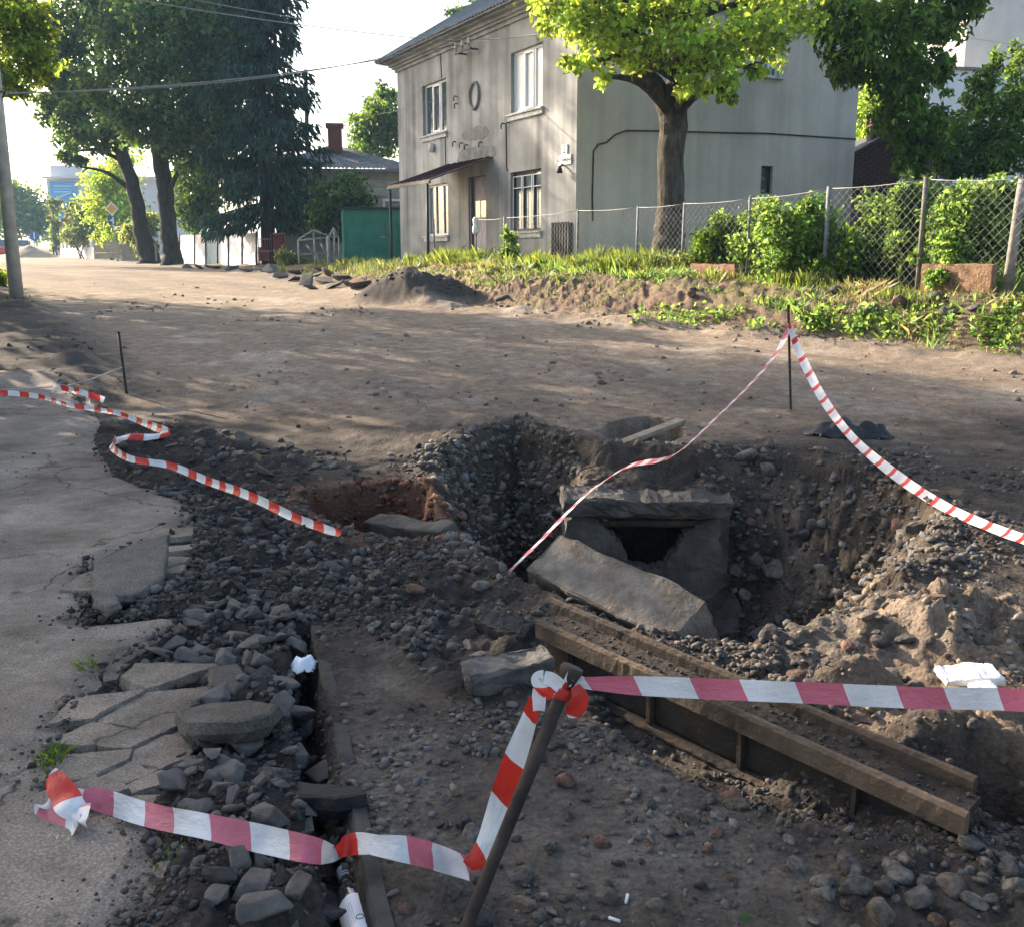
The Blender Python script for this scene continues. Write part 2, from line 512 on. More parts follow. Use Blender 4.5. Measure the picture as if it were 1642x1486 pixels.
def ground_colour(x, y, z, m, t, dE, v):
    al, ac = x * -.506 + y * .863, x * .863 + y * .506
    st_ = sstep(7.5, 9.5, y)
    n1 = fbm(x * .55, y * .55, 4, 101) * (1 - .7 * st_) + st_ * .9 * fbm(al * .22, ac * 1.3, 5, 104); n2 = fbm(x * 2.7, y * 2.7, 4, 102); n3 = fbm(x * 14, y * 14, 3, 103)
    c = np.empty((len(x), 3)); c[:] = (.255, .195, .145)                       # dry dirt of the dug up road
    c = lerp3(c, (.155, .125, .100), sstep(-.05, .25, n1 + .6 * n2) * .75)       # damp dirt
    c = lerp3(c, (.40, .335, .265), sstep(.10, .30, n2 - .4 * n1) * .5)         # dusty patches
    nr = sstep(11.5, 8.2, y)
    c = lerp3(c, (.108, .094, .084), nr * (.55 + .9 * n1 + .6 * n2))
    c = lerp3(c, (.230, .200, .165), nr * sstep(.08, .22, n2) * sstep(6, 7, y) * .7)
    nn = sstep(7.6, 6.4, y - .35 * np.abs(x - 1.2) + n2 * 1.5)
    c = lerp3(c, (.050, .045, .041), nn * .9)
    dust = sstep(-.5, .1, -m['rub']) * sstep(-.62, -.42, x) * sstep(.75, .3, x + .3 * (y - 2.5)) * sstep(4.2, 3.4, y)
    c = lerp3(c, (.120, .110, .100), dust * (.45 + 2.0 * n2))
    c = lerp3(c, (.034, .031, .030), sstep(-.1, .1, m['rub']) * .75)
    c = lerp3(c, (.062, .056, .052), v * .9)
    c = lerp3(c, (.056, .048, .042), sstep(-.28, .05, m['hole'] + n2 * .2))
    c = lerp3(c, (.150, .122, .092), sstep(-.1, .25, m['hole']) * sstep(.02, .2, n2) * .6)
    c = lerp3(c, (.200, .185, .110), sstep(.30, .0, np.hypot((x - 2.05) / .9, (y - 5.9) / .5)) * sstep(.02, .12, n2) * .8)
    red = sstep(.34, .05, -m['hollow']) * sstep(-.02, .15, n2 + .12) * sstep(.9, .4, x * 0 + np.abs(m['hollow']) * 2)
    c = lerp3(c, (.145, .085, .055), red * .75)
    c = lerp3(c, (.105, .052, .035), sstep(.0, .04, m['hollow']) * (y > 5.3) * .85)
    # pale sand and dry crumbs on the right
    sa = np.exp(-(np.hypot((x - SAND_TOP.x) / .55, (y - SAND_TOP.y) / .40)) ** 2)
    c = lerp3(c, (.190, .170, .148), sa * 1.0)
    rt = sstep(.95, 1.35, x + n2 * .6) * sstep(2.3, 2.7, y + .25 * (x - 1.2)) * sstep(4.1, 3.5, y)
    c = lerp3(c, (.190, .145, .105), rt * (.65 + n2))
    # bank and gardens
    bk = sstep(.03, .2, t)
    c = lerp3(c, (.165, .112, .076), bk * .9)
    c = lerp3(c, (.200, .165, .085), bk * sstep(.0, .2, n2) * .6)
    lotm = sstep(.75, 1.0, t)
    c = lerp3(c, (.075, .085, .035), lotm * sstep(-.2, .1, n2) * .8)
    qm = np.hypot((x - MOUND.x) / 1.25, (y - MOUND.y) / 1.0)
    c = lerp3(c, (.075, .062, .054), sstep(1.05, .8, qm))
    wn_ = sstep(12, 6, y)[:, None]
    c *= 1 + wn_ * (np.array([[1.07, .99, .91]]) - 1)
    c *= (1 + .55 * n3 + .25 * n2)[:, None]
    return np.clip(c, .008, .9)

ZG = gz.reshape(GX.shape)
def HZv(x, y):
    """height of the built ground, read off its own grid"""
    x = np.asarray(x, float); y = np.asarray(y, float)
    i = np.clip(np.searchsorted(xs, x) - 1, 0, len(xs) - 2); j = np.clip(np.searchsorted(ys, y) - 1, 0, len(ys) - 2)
    fx = np.clip((x - xs[i]) / (xs[i + 1] - xs[i]), 0, 1); fy = np.clip((y - ys[j]) / (ys[j + 1] - ys[j]), 0, 1)
    return (ZG[j, i] * (1 - fx) + ZG[j, i + 1] * fx) * (1 - fy) + (ZG[j + 1, i] * (1 - fx) + ZG[j + 1, i + 1] * fx) * fy
def HZ(x, y):
    return float(HZv(x, y))

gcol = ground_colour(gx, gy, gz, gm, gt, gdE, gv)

def soil_mat(name, stones=True):
    m, n, l, b = new_mat(name)
    at = N(n, 'ShaderNodeAttribute', attribute_name='Col')
    tc = N(n, 'ShaderNodeTexCoord')
    n1 = N(n, 'ShaderNodeTexNoise', Scale=55.0, Detail=8.0, Roughness=0.7)
    n2 = N(n, 'ShaderNodeTexNoise', Scale=9.0, Detail=8.0, Roughness=0.65)
    vo = N(n, 'ShaderNodeTexVoronoi', Scale=62.0); vo.feature = 'F1'
    for q in (n1, n2, vo): l.new(tc.outputs['Object'], q.inputs['Vector'])
    r1 = N(n, 'ShaderNodeMapRange'); r1.inputs[1].default_value = .3; r1.inputs[2].default_value = .7; r1.inputs[3].default_value = .55; r1.inputs[4].default_value = 1.5
    l.new(n1.outputs[0], r1.inputs[0])
    r2 = N(n, 'ShaderNodeMapRange'); r2.inputs[1].default_value = .3; r2.inputs[2].default_value = .7; r2.inputs[3].default_value = .7; r2.inputs[4].default_value = 1.3
    l.new(n2.outputs[0], r2.inputs[0])
    mm = N(n, 'ShaderNodeMath', operation='MULTIPLY'); l.new(r1.outputs[0], mm.inputs[0]); l.new(r2.outputs[0], mm.inputs[1])
    mu = N(n, 'ShaderNodeVectorMath', operation='SCALE')
    l.new(at.outputs['Color'], mu.inputs[0]); l.new(mm.outputs[0], mu.inputs['Scale'])
    l.new(mu.outputs[0], b.inputs['Base Color'])
    b.inputs['Roughness'].default_value = .95
    b.inputs['Specular IOR Level'].default_value = .15
    ad = N(n, 'ShaderNodeMath', operation='MULTIPLY_ADD'); ad.inputs[1].default_value = -.45
    l.new(vo.outputs['Distance'], ad.inputs[0]); l.new(n1.outputs[0], ad.inputs[2])
    bu = N(n, 'ShaderNodeBump', Strength=.9, Distance=.018)
    l.new(ad.outputs[0], bu.inputs['Height']); l.new(bu.outputs[0], b.inputs['Normal'])
    return m

M_SOIL = soil_mat('soil')
nx, ny = len(xs), len(ys)
ii = (np.arange(ny - 1)[:, None] * nx + np.arange(nx - 1)[None, :]).ravel()
quads = np.stack([ii, ii + 1, ii + nx + 1, ii + nx], 1)
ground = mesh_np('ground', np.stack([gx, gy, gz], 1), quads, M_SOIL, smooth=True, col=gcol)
tag(ground, 'dug up dirt road with rubble, a deep excavation and an earth bank', 'ground', kind='structure')
del GX, GY, gm

# the crust of earth left standing over the chamber
cx0, cx1, cy0, cy1 = CHAMBER
bx = np.linspace(cx0 - .05, cx1 + .05, 60); by = np.linspace(cy0 - .05, 6.97, 110)
BX, BY = np.meshgrid(bx, by); bxr, byr = BX.ravel(), BY.ravel()
bz, bmk, bt, bdE, bv, _ = H_full(bxr, byr, carve=False)
bz = np.maximum(bz, -.26) + .004
edge = np.minimum(np.minimum(bxr - bx[0], bx[-1] - bxr), .05) / .05
bz = bz - .012 * (1 - edge)
bc = ground_colour(bxr, byr, bz, bmk, bt, bdE, bv)
nb = len(bxr)
lowz = np.minimum(bz - .04, -.20 + .03 * fbm(bxr * 9, byr * 9, 3, 5))
ii = (np.arange(len(by) - 1)[:, None] * len(bx) + np.arange(len(bx) - 1)[None, :]).ravel()
qt = np.stack([ii, ii + 1, ii + len(bx) + 1, ii + len(bx)], 1)
bi = np.concatenate([np.arange(len(bx)), np.arange(1, len(by)) * len(bx) + len(bx) - 1, (len(by) - 1) * len(bx) + np.arange(len(bx) - 2, -1, -1), np.arange(len(by) - 2, 0, -1) * len(bx)])
bj = np.roll(bi, -1)
qs = np.stack([bi, bi + nb, bj + nb, bj], 1)
mesh_np('earth_crust', np.concatenate([np.stack([bxr, byr, bz], 1), np.stack([bxr, byr, lowz], 1)]), np.concatenate([qt, qt[:, ::-1] + nb, qs]), M_SOIL, ground, smooth=True, col=np.concatenate([bc, bc]))
# ---------------------------------------------------------------- pavement, kerb, rubble
def asphalt_mat(name, base, crack=True):
    m, n, l, b = new_mat(name)
    tc = N(n, 'ShaderNodeTexCoord')
    n1 = N(n, 'ShaderNodeTexNoise', Scale=150.0, Detail=4.0, Roughness=.7)
    n2 = N(n, 'ShaderNodeTexNoise', Scale=1.6, Detail=7.0, Roughness=.62)
    n3 = N(n, 'ShaderNodeTexNoise', Scale=14.0, Detail=6.0, Roughness=.6)
    vo = N(n, 'ShaderNodeTexVoronoi', Scale=120.0)
    wa = N(n, 'ShaderNodeTexNoise', Scale=3.0, Detail=4.0)
    for q in (n1, n2, n3, vo, wa): l.new(tc.outputs['Object'], q.inputs['Vector'])
    def rng(src, a, b_, c, d):
        r = N(n, 'ShaderNodeMapRange'); r.inputs[1].default_value = a; r.inputs[2].default_value = b_; r.inputs[3].default_value = c; r.inputs[4].default_value = d
        l.new(src, r.inputs[0]); return r.outputs[0]
    def mul(a, b_):
        q = N(n, 'ShaderNodeMath', operation='MULTIPLY'); l.new(a, q.inputs[0]); l.new(b_, q.inputs[1]); return q.outputs[0]
    mx = N(n, 'ShaderNodeMix', data_type='RGBA')
    mx.inputs[6].default_value = (base[0] * .56, base[1] * .51, base[2] * .46, 1); mx.inputs[7].default_value = (base[0] * 1.22, base[1] * 1.16, base[2] * 1.08, 1)
    l.new(rng(n2.outputs[0], .35, .65, 0, 1), mx.inputs[0])
    fac = mul(mul(rng(n1.outputs[0], .3, .7, .68, 1.35), rng(n3.outputs[0], .3, .7, .82, 1.18)), rng(vo.outputs['Distance'], 0, .7, 1.25, .75))
    h = n1.outputs[0]
    if crack:
        ad = N(n, 'ShaderNodeMix', data_type='RGBA'); ad.inputs[0].default_value = .35
        l.new(tc.outputs['Object'], ad.inputs[6]); l.new(wa.outputs[1], ad.inputs[7])
        vc = N(n, 'ShaderNodeTexVoronoi', Scale=1.25); vc.feature = 'DISTANCE_TO_EDGE'
        l.new(ad.outputs[2], vc.inputs['Vector'])
        ck = rng(vc.outputs['Distance'], .0, .011, .0, 1.0)
        msk = rng(n2.outputs[0], .53, .60, 0, 1)
        mm = N(n, 'ShaderNodeMath', operation='MAXIMUM'); l.new(ck, mm.inputs[0]); l.new(msk, mm.inputs[1])
        fac = mul(fac, rng(mm.outputs[0], 0, 1, .35, 1))
        hh = N(n, 'ShaderNodeMath', operation='ADD'); l.new(h, hh.inputs[0]); l.new(mm.outputs[0], hh.inputs[1]); h = hh.outputs[0]
    sc = N(n, 'ShaderNodeVectorMath', operation='SCALE'); l.new(mx.outputs[2], sc.inputs[0]); l.new(fac, sc.inputs['Scale'])
    l.new(sc.outputs[0], b.inputs['Base Color'])
    b.inputs['Roughness'].default_value = .92; b.inputs['Specular IOR Level'].default_value = .2
    bu = N(n, 'ShaderNodeBump', Strength=.55, Distance=.006); l.new(h, bu.inputs['Height']); l.new(bu.outputs[0], b.inputs['Normal'])
    return m

M_WALK = asphalt_mat('worn asphalt', (.262, .228, .196))
M_CHUNK = asphalt_mat('broken asphalt', (.150, .138, .126), False)
M_TAR = mat('tar dark rubble', (.030, .029, .029), .85, .4, 12, .8, 60, bdist=.012)
M_STONE = mat('grey stone', (.120, .109, .098), .9, .3, 14, .5, 70, vcol=True, bdist=.006)
M_CONC = mat('old concrete', (.260, .222, .180), .93, .4, 9, 1.0, 38, col2=(.085, .066, .050), bdist=.016)

rng = np.random.default_rng(11)

def slab_mesh(poly, thick, zf, inner=0.05, jit=.012, sub=.05, rough=.006, seed=1):
    """a plate with a ragged outline that follows the land"""
    rg = random.Random(seed)
    out = []
    n = len(poly)
    for i in range(n):
        a = Vector(poly[i]).to_2d(); b = Vector(poly[(i + 1) % n]).to_2d()
        k = max(1, int((b - a).length / sub)) if (b - a).length < 4 else 12
        for q in range(k):
            p = a.lerp(b, q / k)
            out.append(p + Vector((rg.uniform(-jit, jit), rg.uniform(-jit, jit))))
    m = len(out)
    bxs = [p.x for p in out]; bys = [p.y for p in out]
    cnt = 0; pts = list(out)
    step = inner
    y = max(min(bys), 1.0)
    px_, py_ = [], []
    while y < max(bys):
        s = step * max(1, y / 3)
        x = max(min(bxs), -6)
        while x < max(bxs):
            px_.append(x + rg.uniform(-.3, .3) * s); py_.append(y + rg.uniform(-.3, .3) * s); x += s
        y += s
    px_ = np.array(px_); py_ = np.array(py_)
    keep = poly_sd(px_, py_, [tuple(p) for p in out]) > .02
    pts += [Vector((a, b)) for a, b in zip(px_[keep], py_[keep])]
    r = delaunay_2d_cdt(pts, [(i, (i + 1) % m) for i in range(m)], [list(range(m))], 1, 1e-5)
    v2, faces = r[0], r[2]
    xx = np.array([p[0] for p in v2]); yy = np.array([p[1] for p in v2])
    zz = zf(xx, yy) + rough * 2 * fbm(xx * 4, yy * 4, 4, seed)
    edges = {}
    for f in faces:
        for i in range(len(f)):
            e = (f[i], f[(i + 1) % len(f)]); edges[e] = edges.get(e, 0) + 1
    V = [(a, b, c) for a, b, c in zip(xx, yy, zz)]
    F = [tuple(f) for f in faces]
    low = {}
    for (a, b) in list(edges):
        if (b, a) not in edges:
            for q in (a, b):
                if q not in low:
                    low[q] = len(V); V.append((xx[q] + rg.uniform(-.012, .012), yy[q] + rg.uniform(-.012, .012), zz[q] - thick))
            F.append((b, a, low[a], low[b]))
    return MB().add(V, F)

sidewalk = slab_mesh(WALK, .09, lambda x, y: H_base(x, y)[0] + .018 - .03 * sstep(.10, .0, poly_sd(x, y, WALK) + .05 * fbm(x * 6, y * 6, 3, 8)), .045, .026, .03, seed=4).build('sidewalk', M_WALK)
tag(sidewalk, 'worn grey asphalt pavement with a broken right edge', 'pavement', kind='structure')

def clip_poly(poly, p, nrm):
    out = []
    for i in range(len(poly)):
        a, b = poly[i], poly[(i + 1) % len(poly)]
        da = (a - p).dot(nrm); db = (b - p).dot(nrm)
        if da <= 0: out.append(a)
        if (da < 0 < db) or (db < 0 < da): out.append(a.lerp(b, da / (da - db)))
    return out

def plate(poly2, z0, thick, tilt=(0, 0), seed=0, mat_=None, name='asphalt_piece', parent=None, bev=.0025):
    """one broken plate: ragged outline, chamfered rim, broken sides"""
    rg = random.Random(seed)
    c = sum(poly2, Vector((0, 0))) / len(poly2)
    ring = []
    for i in range(len(poly2)):
        a, b = poly2[i], poly2[(i + 1) % len(poly2)]
        k = max(1, int((b - a).length / .035))
        for q in range(k):
            ring.append(a.lerp(b, q / k) + Vector((rg.uniform(-1, 1), rg.uniform(-1, 1))) * .006)
    n = len(ring)
    V = []
    def zz(p): return (p.x - c.x) * tilt[0] + (p.y - c.y) * tilt[1]
    for s, dz in ((.0, .0), (bev * .25, -.005), (-.004, -thick * .5), (.015, -thick)):
        for p in ring:
            d = (c - p); L = max(d.length, 1e-4)
            q = p + d / L * min((s if dz else bev * 1.2) + (rg.uniform(-.008, .008) if dz < -.01 else 0), L * .6)
            V.append((q.x, q.y, z0 + zz(q) + dz + rg.uniform(-.002, .002)))
    F = [tuple(range(n))]
    for r_ in range(3):
        for i in range(n):
            j = (i + 1) % n
            F.append((r_ * n + i, (r_ + 1) * n + i, (r_ + 1) * n + j, r_ * n + j))
    return MB().add(V, F).build(name, mat_ or M_CHUNK, parent)

def voronoi_plates(pxpoly, n, seed, gap, parent, zoff=.02, tiltk=.05, thick=.06, dmin=.055):
    rg = random.Random(seed)
    poly = [Vector(p) for p in px_poly(pxpoly)]
    xs_ = [p.x for p in poly]; ys_ = [p.y for p in poly]
    seeds = []; tries = 0
    while len(seeds) < n:
        tries += 1
        p = Vector((rg.uniform(min(xs_), max(xs_)), rg.uniform(min(ys_), max(ys_))))
        if poly_sd(np.array([p.x]), np.array([p.y]), [tuple(q) for q in poly])[0] > .0 and all((p - q).length > max(.03, dmin * (1.9 - 1.5 * (p.x - min(xs_)) / (max(xs_) - min(xs_)))) for q in seeds) or tries > 4000:
            seeds.append(p)
    for i, s in enumerate(seeds):
        cell = [Vector(p) for p in ((min(xs_) - .1, min(ys_) - .1), (max(xs_) + .1, min(ys_) - .1), (max(xs_) + .1, max(ys_) + .1), (min(xs_) - .1, max(ys_) + .1))]
        for j, q in enumerate(seeds):
            if i != j:
                cell = clip_poly(cell, (s + q) / 2, (q - s).normalized())
                if len(cell) < 3: break
        if len(cell) < 3: continue
        cell = [p for p in cell]
        cc = sum(cell, Vector((0, 0))) / len(cell)
        # stay inside the outline
        cell = [p if poly_sd(np.array([p.x]), np.array([p.y]), [tuple(q) for q in poly])[0] > -.03 else p.lerp(cc, .5) for p in cell]
        cell = [p + (cc - p).normalized() * gap * rg.uniform(.3, 1.3) for p in cell]
        out = 0.3 + .7 * rg.random()
        fr_ = (s.x - min(xs_)) / (max(xs_) - min(xs_))
        plate(cell, zoff - .025 * fr_ * rg.random() + rg.uniform(-.006, .004), thick, (rg.gauss(0, tiltk * (.25 + fr_)), rg.gauss(0, tiltk * (.25 + fr_))), seed * 100 + i, M_WALK if rg.random() < .75 else M_CHUNK, parent=parent)

voronoi_plates([(190, 1078), (130, 1135), (110, 1180), (80, 1240), (112, 1268), (235, 1288), (285, 1215), (262, 1150), (225, 1110)], 10, 5, .0015, sidewalk, .019, .012, dmin=.09)
voronoi_plates([(160, 905), (250, 880), (300, 850), (270, 930), (200, 965), (160, 962)], 7, 6, .007, sidewalk, .026, .05, .05)
voronoi_plates([(240, 1400), (300, 1398), (330, 1420), (310, 1500), (260, 1560), (215, 1500)], 5, 8, .010, sidewalk, .01, .04)

# ---- stones: a few shapes, placed one by one
def rock_mesh(name, seed, sub=2, flat=.75, cuts=7, rough=.16):
    rg = random.Random(seed)
    bm = bmesh.new()
    bmesh.ops.create_icosphere(bm, subdivisions=sub, radius=1)
    pl = []
    for _ in range(cuts):
        d = Vector((rg.gauss(0, 1), rg.gauss(0, 1), rg.gauss(0, 1))).normalized()
        pl.append((d, rg.uniform(.52, .85)))
    for v in bm.verts:
        p = v.co.copy()
        for d, h in pl:
            q = p.dot(d)
            if q > h: p -= d * (q - h)
        p *= 1 + rg.uniform(-rough, rough) * .35
        v.co = Vector((p.x, p.y * .82, p.z * flat))
    me = bpy.data.meshes.new(name); bm.to_mesh(me); bm.free()
    return me

def chunk_mesh(name, seed, flat=.45, n=15):
    rg = random.Random(seed)
    bm = bmesh.new()
    for _ in range(n):
        p = Vector((rg.uniform(-1, 1), rg.uniform(-.75, .75), rg.uniform(-1, 1) * flat))
        L = max(abs(p.x), abs(p.y) / .75, abs(p.z) / flat)
        p = p * (1 / max(L, .25)) * rg.uniform(.82, 1)
        bm.verts.new(p)
    bmesh.ops.convex_hull(bm, input=bm.verts[:])
    bmesh.ops.delete(bm, geom=[v for v in bm.verts if not v.link_faces], context='VERTS')
    bmesh.ops.bevel(bm, geom=bm.edges[:], offset=.05, segments=1, affect='EDGES')
    me = bpy.data.meshes.new(name); bm.to_mesh(me); bm.free()
    return me

def white(me, c):
    a = me.color_attributes.new('Col', 'FLOAT_COLOR', 'POINT')
    a.data.foreach_set('color', np.tile(np.array([*c, 1], np.float32), len(me.vertices)))

TINTS = [(1, 1, 1), (.75, .74, .74), (.55, .54, .55), (1.05, .9, .75), (1.3, 1.25, 1.15), (.9, .85, .8), (.65, .62, .6), (1.15, .75, .58)]
M_STONE_U = mat('rough stone', (.135, .121, .107), .92, .45, 1.6, .8, 4.5, vcol=True, bdist=.010)
M_CHUNK_U = mat('asphalt lump', (.165, .147, .130), .93, .5, 1.1, .8, 9.0, bdist=.006, col2=(.080, .072, .065))
M_TAR_U = mat('tar lump', (.045, .043, .042), .85, .5, 1.5, .9, 5.0, bdist=.010)
ROCKS = []
for k in range(16):
    me = rock_mesh('stone', 40 + k, 3 if k < 6 else 2, .55 + .04 * (k % 6)); me.materials.append(M_STONE_U); white(me, TINTS[k % 8])
    if k < 6: me.polygons.foreach_set('use_smooth', [True] * len(me.polygons))
    ROCKS.append(me)
CHUNKS = []
for k in range(14):
    me = chunk_mesh('asphalt_chunk', 90 + k, .32 + .05 * (k % 6), 13 + k % 5); me.materials.append(M_CHUNK_U if k % 4 else M_TAR_U)
    CHUNKS.append(me)

def drop(name, me, x, y, s, parent, sink=.3, tilt=.5, z=None):
    o = bpy.data.objects.new(name, me)
    zz = HZ(x, y) if z is None else z
    o.location = (x, y, zz + s * (.5 - sink))
    o.rotation_euler = (random.gauss(0, tilt), random.gauss(0, tilt), random.uniform(0, 6.28))
    sx = random.uniform(.8, 1.2)
    o.scale = (s * sx, s * random.uniform(.8, 1.2), s * random.uniform(.75, 1.1))
    put(o, parent, True)
    return o

def scatter_px(n, pxpoly, smin, smax, pw=2.0, mind=.7, seed=0, z=0.0):
    """points inside a picture-marked patch of ground with sizes, kept apart, biggest first"""
    rg = random.Random(seed)
    poly = px_poly(pxpoly, z)
    xs_ = [p[0] for p in poly]; ys_ = [p[1] for p in poly]
    sizes = sorted([smin + (smax - smin) * rg.random() ** pw for _ in range(n)], reverse=True)
    out = []
    for s in sizes:
        for _ in range(25):
            x = rg.uniform(min(xs_), max(xs_)); y = rg.uniform(min(ys_), max(ys_))
            if poly_sd(np.array([x]), np.array([y]), poly)[0] < 0: continue
            if all(math.hypot(x - a, y - b) > mind * (s + c) for a, b, c in out):
                out.append((x, y, s)); break
    return out

# broken asphalt between the pavement and the kerb
rub_px = [(290, 1015), (330, 960), (440, 950), (480, 1010), (500, 1100), (520, 1240), (560, 1400), (560, 1486), (330, 1486), (300, 1390), (270, 1330), (250, 1290), (295, 1220), (265, 1140), (225, 1095), (190, 1075), (250, 1030)]
for x, y, s in scatter_px(230, rub_px, .014, .062, 1.5, .52, 3):
    drop('asphalt_chunk', random.choice(CHUNKS), x, y, s, ground, .22, .35)
for x, y, s in scatter_px(45, [(160, 690), (270, 690), (330, 740), (430, 850), (560, 880), (520, 960), (330, 1000), (300, 930), (320, 850)], .014, .06, 1.9, .65, 4):
    drop('asphalt_chunk', random.choice(CHUNKS), x, y, s, ground, .3, .35)
for x, y, s in scatter_px(50, [(250, 690), (480, 720), (560, 760), (480, 790), (330, 760)], .015, .065, 2.0, .65, 14):
    drop('asphalt_chunk', random.choice(CHUNKS), x, y, s, ground, .3, .35)
for x, y, s in scatter_px(26, [(470, 1020), (500, 1100), (530, 1240), (575, 1400), (530, 1400), (490, 1240), (460, 1100)], .02, .065, 1.4, .7, 24):
    drop('asphalt_chunk', random.choice(CHUNKS), x, y, s, ground, .1, .7)
# round stones: excavation wall, rims, gravel in front
for x, y, s in scatter_px(95, [(720, 740), (830, 700), (930, 735), (1100, 735), (1250, 730), (1420, 770), (1500, 850), (1300, 900), (1190, 830), (930, 795), (800, 850), (735, 850)], .022, .085, 2.0, .7, 31):
    drop('stone', random.choice(ROCKS), x, y, s, ground, .42, .5)
for x, y, s in scatter_px(40, [(1190, 740), (1420, 760), (1500, 830), (1440, 940), (1250, 990), (1200, 900)], .03, .10, 1.5, .7, 32):
    drop('stone', random.choice(ROCKS), x, y, s, ground, .45, .5)
for x, y, s in scatter_px(95, [(880, 1160), (1060, 1200), (1300, 1330), (1642, 1400), (1642, 1500), (640, 1500), (640, 1380), (780, 1200)], .010, .038, 1.6, .8, 33):
    drop('stone', random.choice(ROCKS[6:]), x, y, s, ground, .30, .4)
for x, y, s in scatter_px(30, [(1330, 1385), (1500, 1370), (1642, 1330), (1642, 1500), (1280, 1500)], .012, .045, 1.6, .70, 34):
    drop('stone', random.choice(ROCKS[:6]), x, y, s, ground, .2, .5)
for x, y, s in scatter_px(40, [(330, 1000), (700, 900), (820, 960), (760, 1100), (560, 1000)], .012, .05, 2.0, .8, 35):
    drop('stone', random.choice(ROCKS[6:]), x, y, s, ground, .35, .4)
for x, y, s in scatter_px(55, [(1160, 1040), (1330, 1040), (1642, 960), (1642, 1260), (1560, 1240), (1250, 1110)], .012, .05, 1.6, .8, 36):
    drop('stone', random.choice(ROCKS[6:]), x, y, s, ground, .35, .4)

# ---- gravel and crumbs nobody could count
_ico = [(-.5257, 0, .8507), (.5257, 0, .8507), (-.5257, 0, -.8507), (.5257, 0, -.8507), (0, .8507, .5257), (0, .8507, -.5257), (0, -.8507, .5257), (0, -.8507, -.5257), (.8507, .5257, 0), (-.8507, .5257, 0), (.8507, -.5257, 0), (-.8507, -.5257, 0)]
_icf = [(0, 1, 4), (0, 4, 9), (9, 4, 5), (4, 8, 5), (4, 1, 8), (8, 1, 10), (8, 10, 3), (5, 8, 3), (5, 3, 2), (2, 3, 7), (7, 3, 10), (7, 10, 6), (7, 6, 11), (11, 6, 0), (0, 6, 1), (6, 10, 1), (9, 11, 0), (9, 2, 11), (9, 5, 2), (7, 11, 2)]
ICO = np.array(_ico); ICF = np.array(_icf)

def pebbles(x, y, s, col, name, parent, mat_, sink=.15, seed=0, zs=None):
    rg = np.random.default_rng(seed)
    n = len(x)
    z = HZv(x, y)
    onw = poly_sd(x, y, WALK) > 0
    if zs is not None: z = zs
    elif onw.any(): z = np.where(onw, H_base(x, y)[0] + .016, z)
    sc = s[:, None] * rg.uniform(.5, 1.35, (n, 3)) * np.array([1, 1, .66])
    an = rg.uniform(0, 6.283, n); ca, sa = np.cos(an), np.sin(an)
    tl = rg.normal(0, .5, n); ct, st = np.cos(tl), np.sin(tl)
    V = ICO[None] * rg.uniform(.55, 1.25, (n, 12, 1)) * sc[:, None, :]
    X, Y, Z = V[..., 0], V[..., 1], V[..., 2]
    Y, Z = Y * ct[:, None] - Z * st[:, None], Y * st[:, None] + Z * ct[:, None]
    X, Y = X * ca[:, None] - Y * sa[:, None], X * sa[:, None] + Y * ca[:, None]
    V = np.stack([X + x[:, None], Y + y[:, None], Z + (z + s * (.5 - sink) * .6)[:, None]], -1)
    F = ICF[None] + (np.arange(n) * 12)[:, None, None]
    C = np.repeat(col, 12, axis=0)
    o = mesh_np(name, V.reshape(-1, 3), F.reshape(-1, 3), mat_, parent, True, col=C)
    o['kind'] = 'stuff'
    return o

rg = np.random.default_rng(5)
M_PEB = mat('pebble', (1, 1, 1), .92, .25, 30, .3, 120, vcol=True)
# sampled denser towards the eye, as far as single stones can be told apart
NP = 120000
py_ = np.exp(rg.uniform(math.log(1.45), math.log(13), NP)); px2 = rg.uniform(-.60, .60, NP) * py_ * 1.02
_, pm, pt, pdE, pv, prough = H_full(px2, py_)
clump = fbm(px2 * 2.2, py_ * 2.2, 3, 61)
dens = .03 + .85 * prough * np.clip(.45 + 3.2 * clump, 0, 1.5)
dens = dens + .35 * sstep(-.1, .15, clump) * (py_ < 7)
dens = dens + .6 * np.exp(-(np.abs(pm['walk']) / .09) ** 2)
dens = dens * np.where(py_ > 7.2, .16 + .5 * sstep(0.1, .3, clump), 1)
dens = dens * np.where(pm['walk'] > .01, .10 + .8 * np.exp(-(pm['walk'] / .10) ** 2), 1) * np.where(pt > .05, 0, 1)
keep = rg.random(NP) < dens * .62
x, y = px2[keep], py_[keep]
sz = (.0018 + .0068 * rg.random(len(x)) ** 2.6) * np.clip(y, 1.8, 6) ** .75
sz *= np.where(sstep(0, .1, poly_sd(x, y, WALK)) > .5, .6, 1)
zc = H_full(x, y); cc = ground_colour(x, y, zc[0], zc[1], zc[2], zc[3], zc[4])
grey = rg.uniform(.4, 1.6, len(x))[:, None]
warm = np.array([[1.04, 1, .95]]) ** rg.normal(0, 1.5, (len(x), 1))
pc = np.clip((cc * .95 + np.array([[.042, .039, .036]])) * grey * warm, .015, .5)
pebbles(x, y, sz, pc, 'gravel', ground, M_PEB, seed=9)

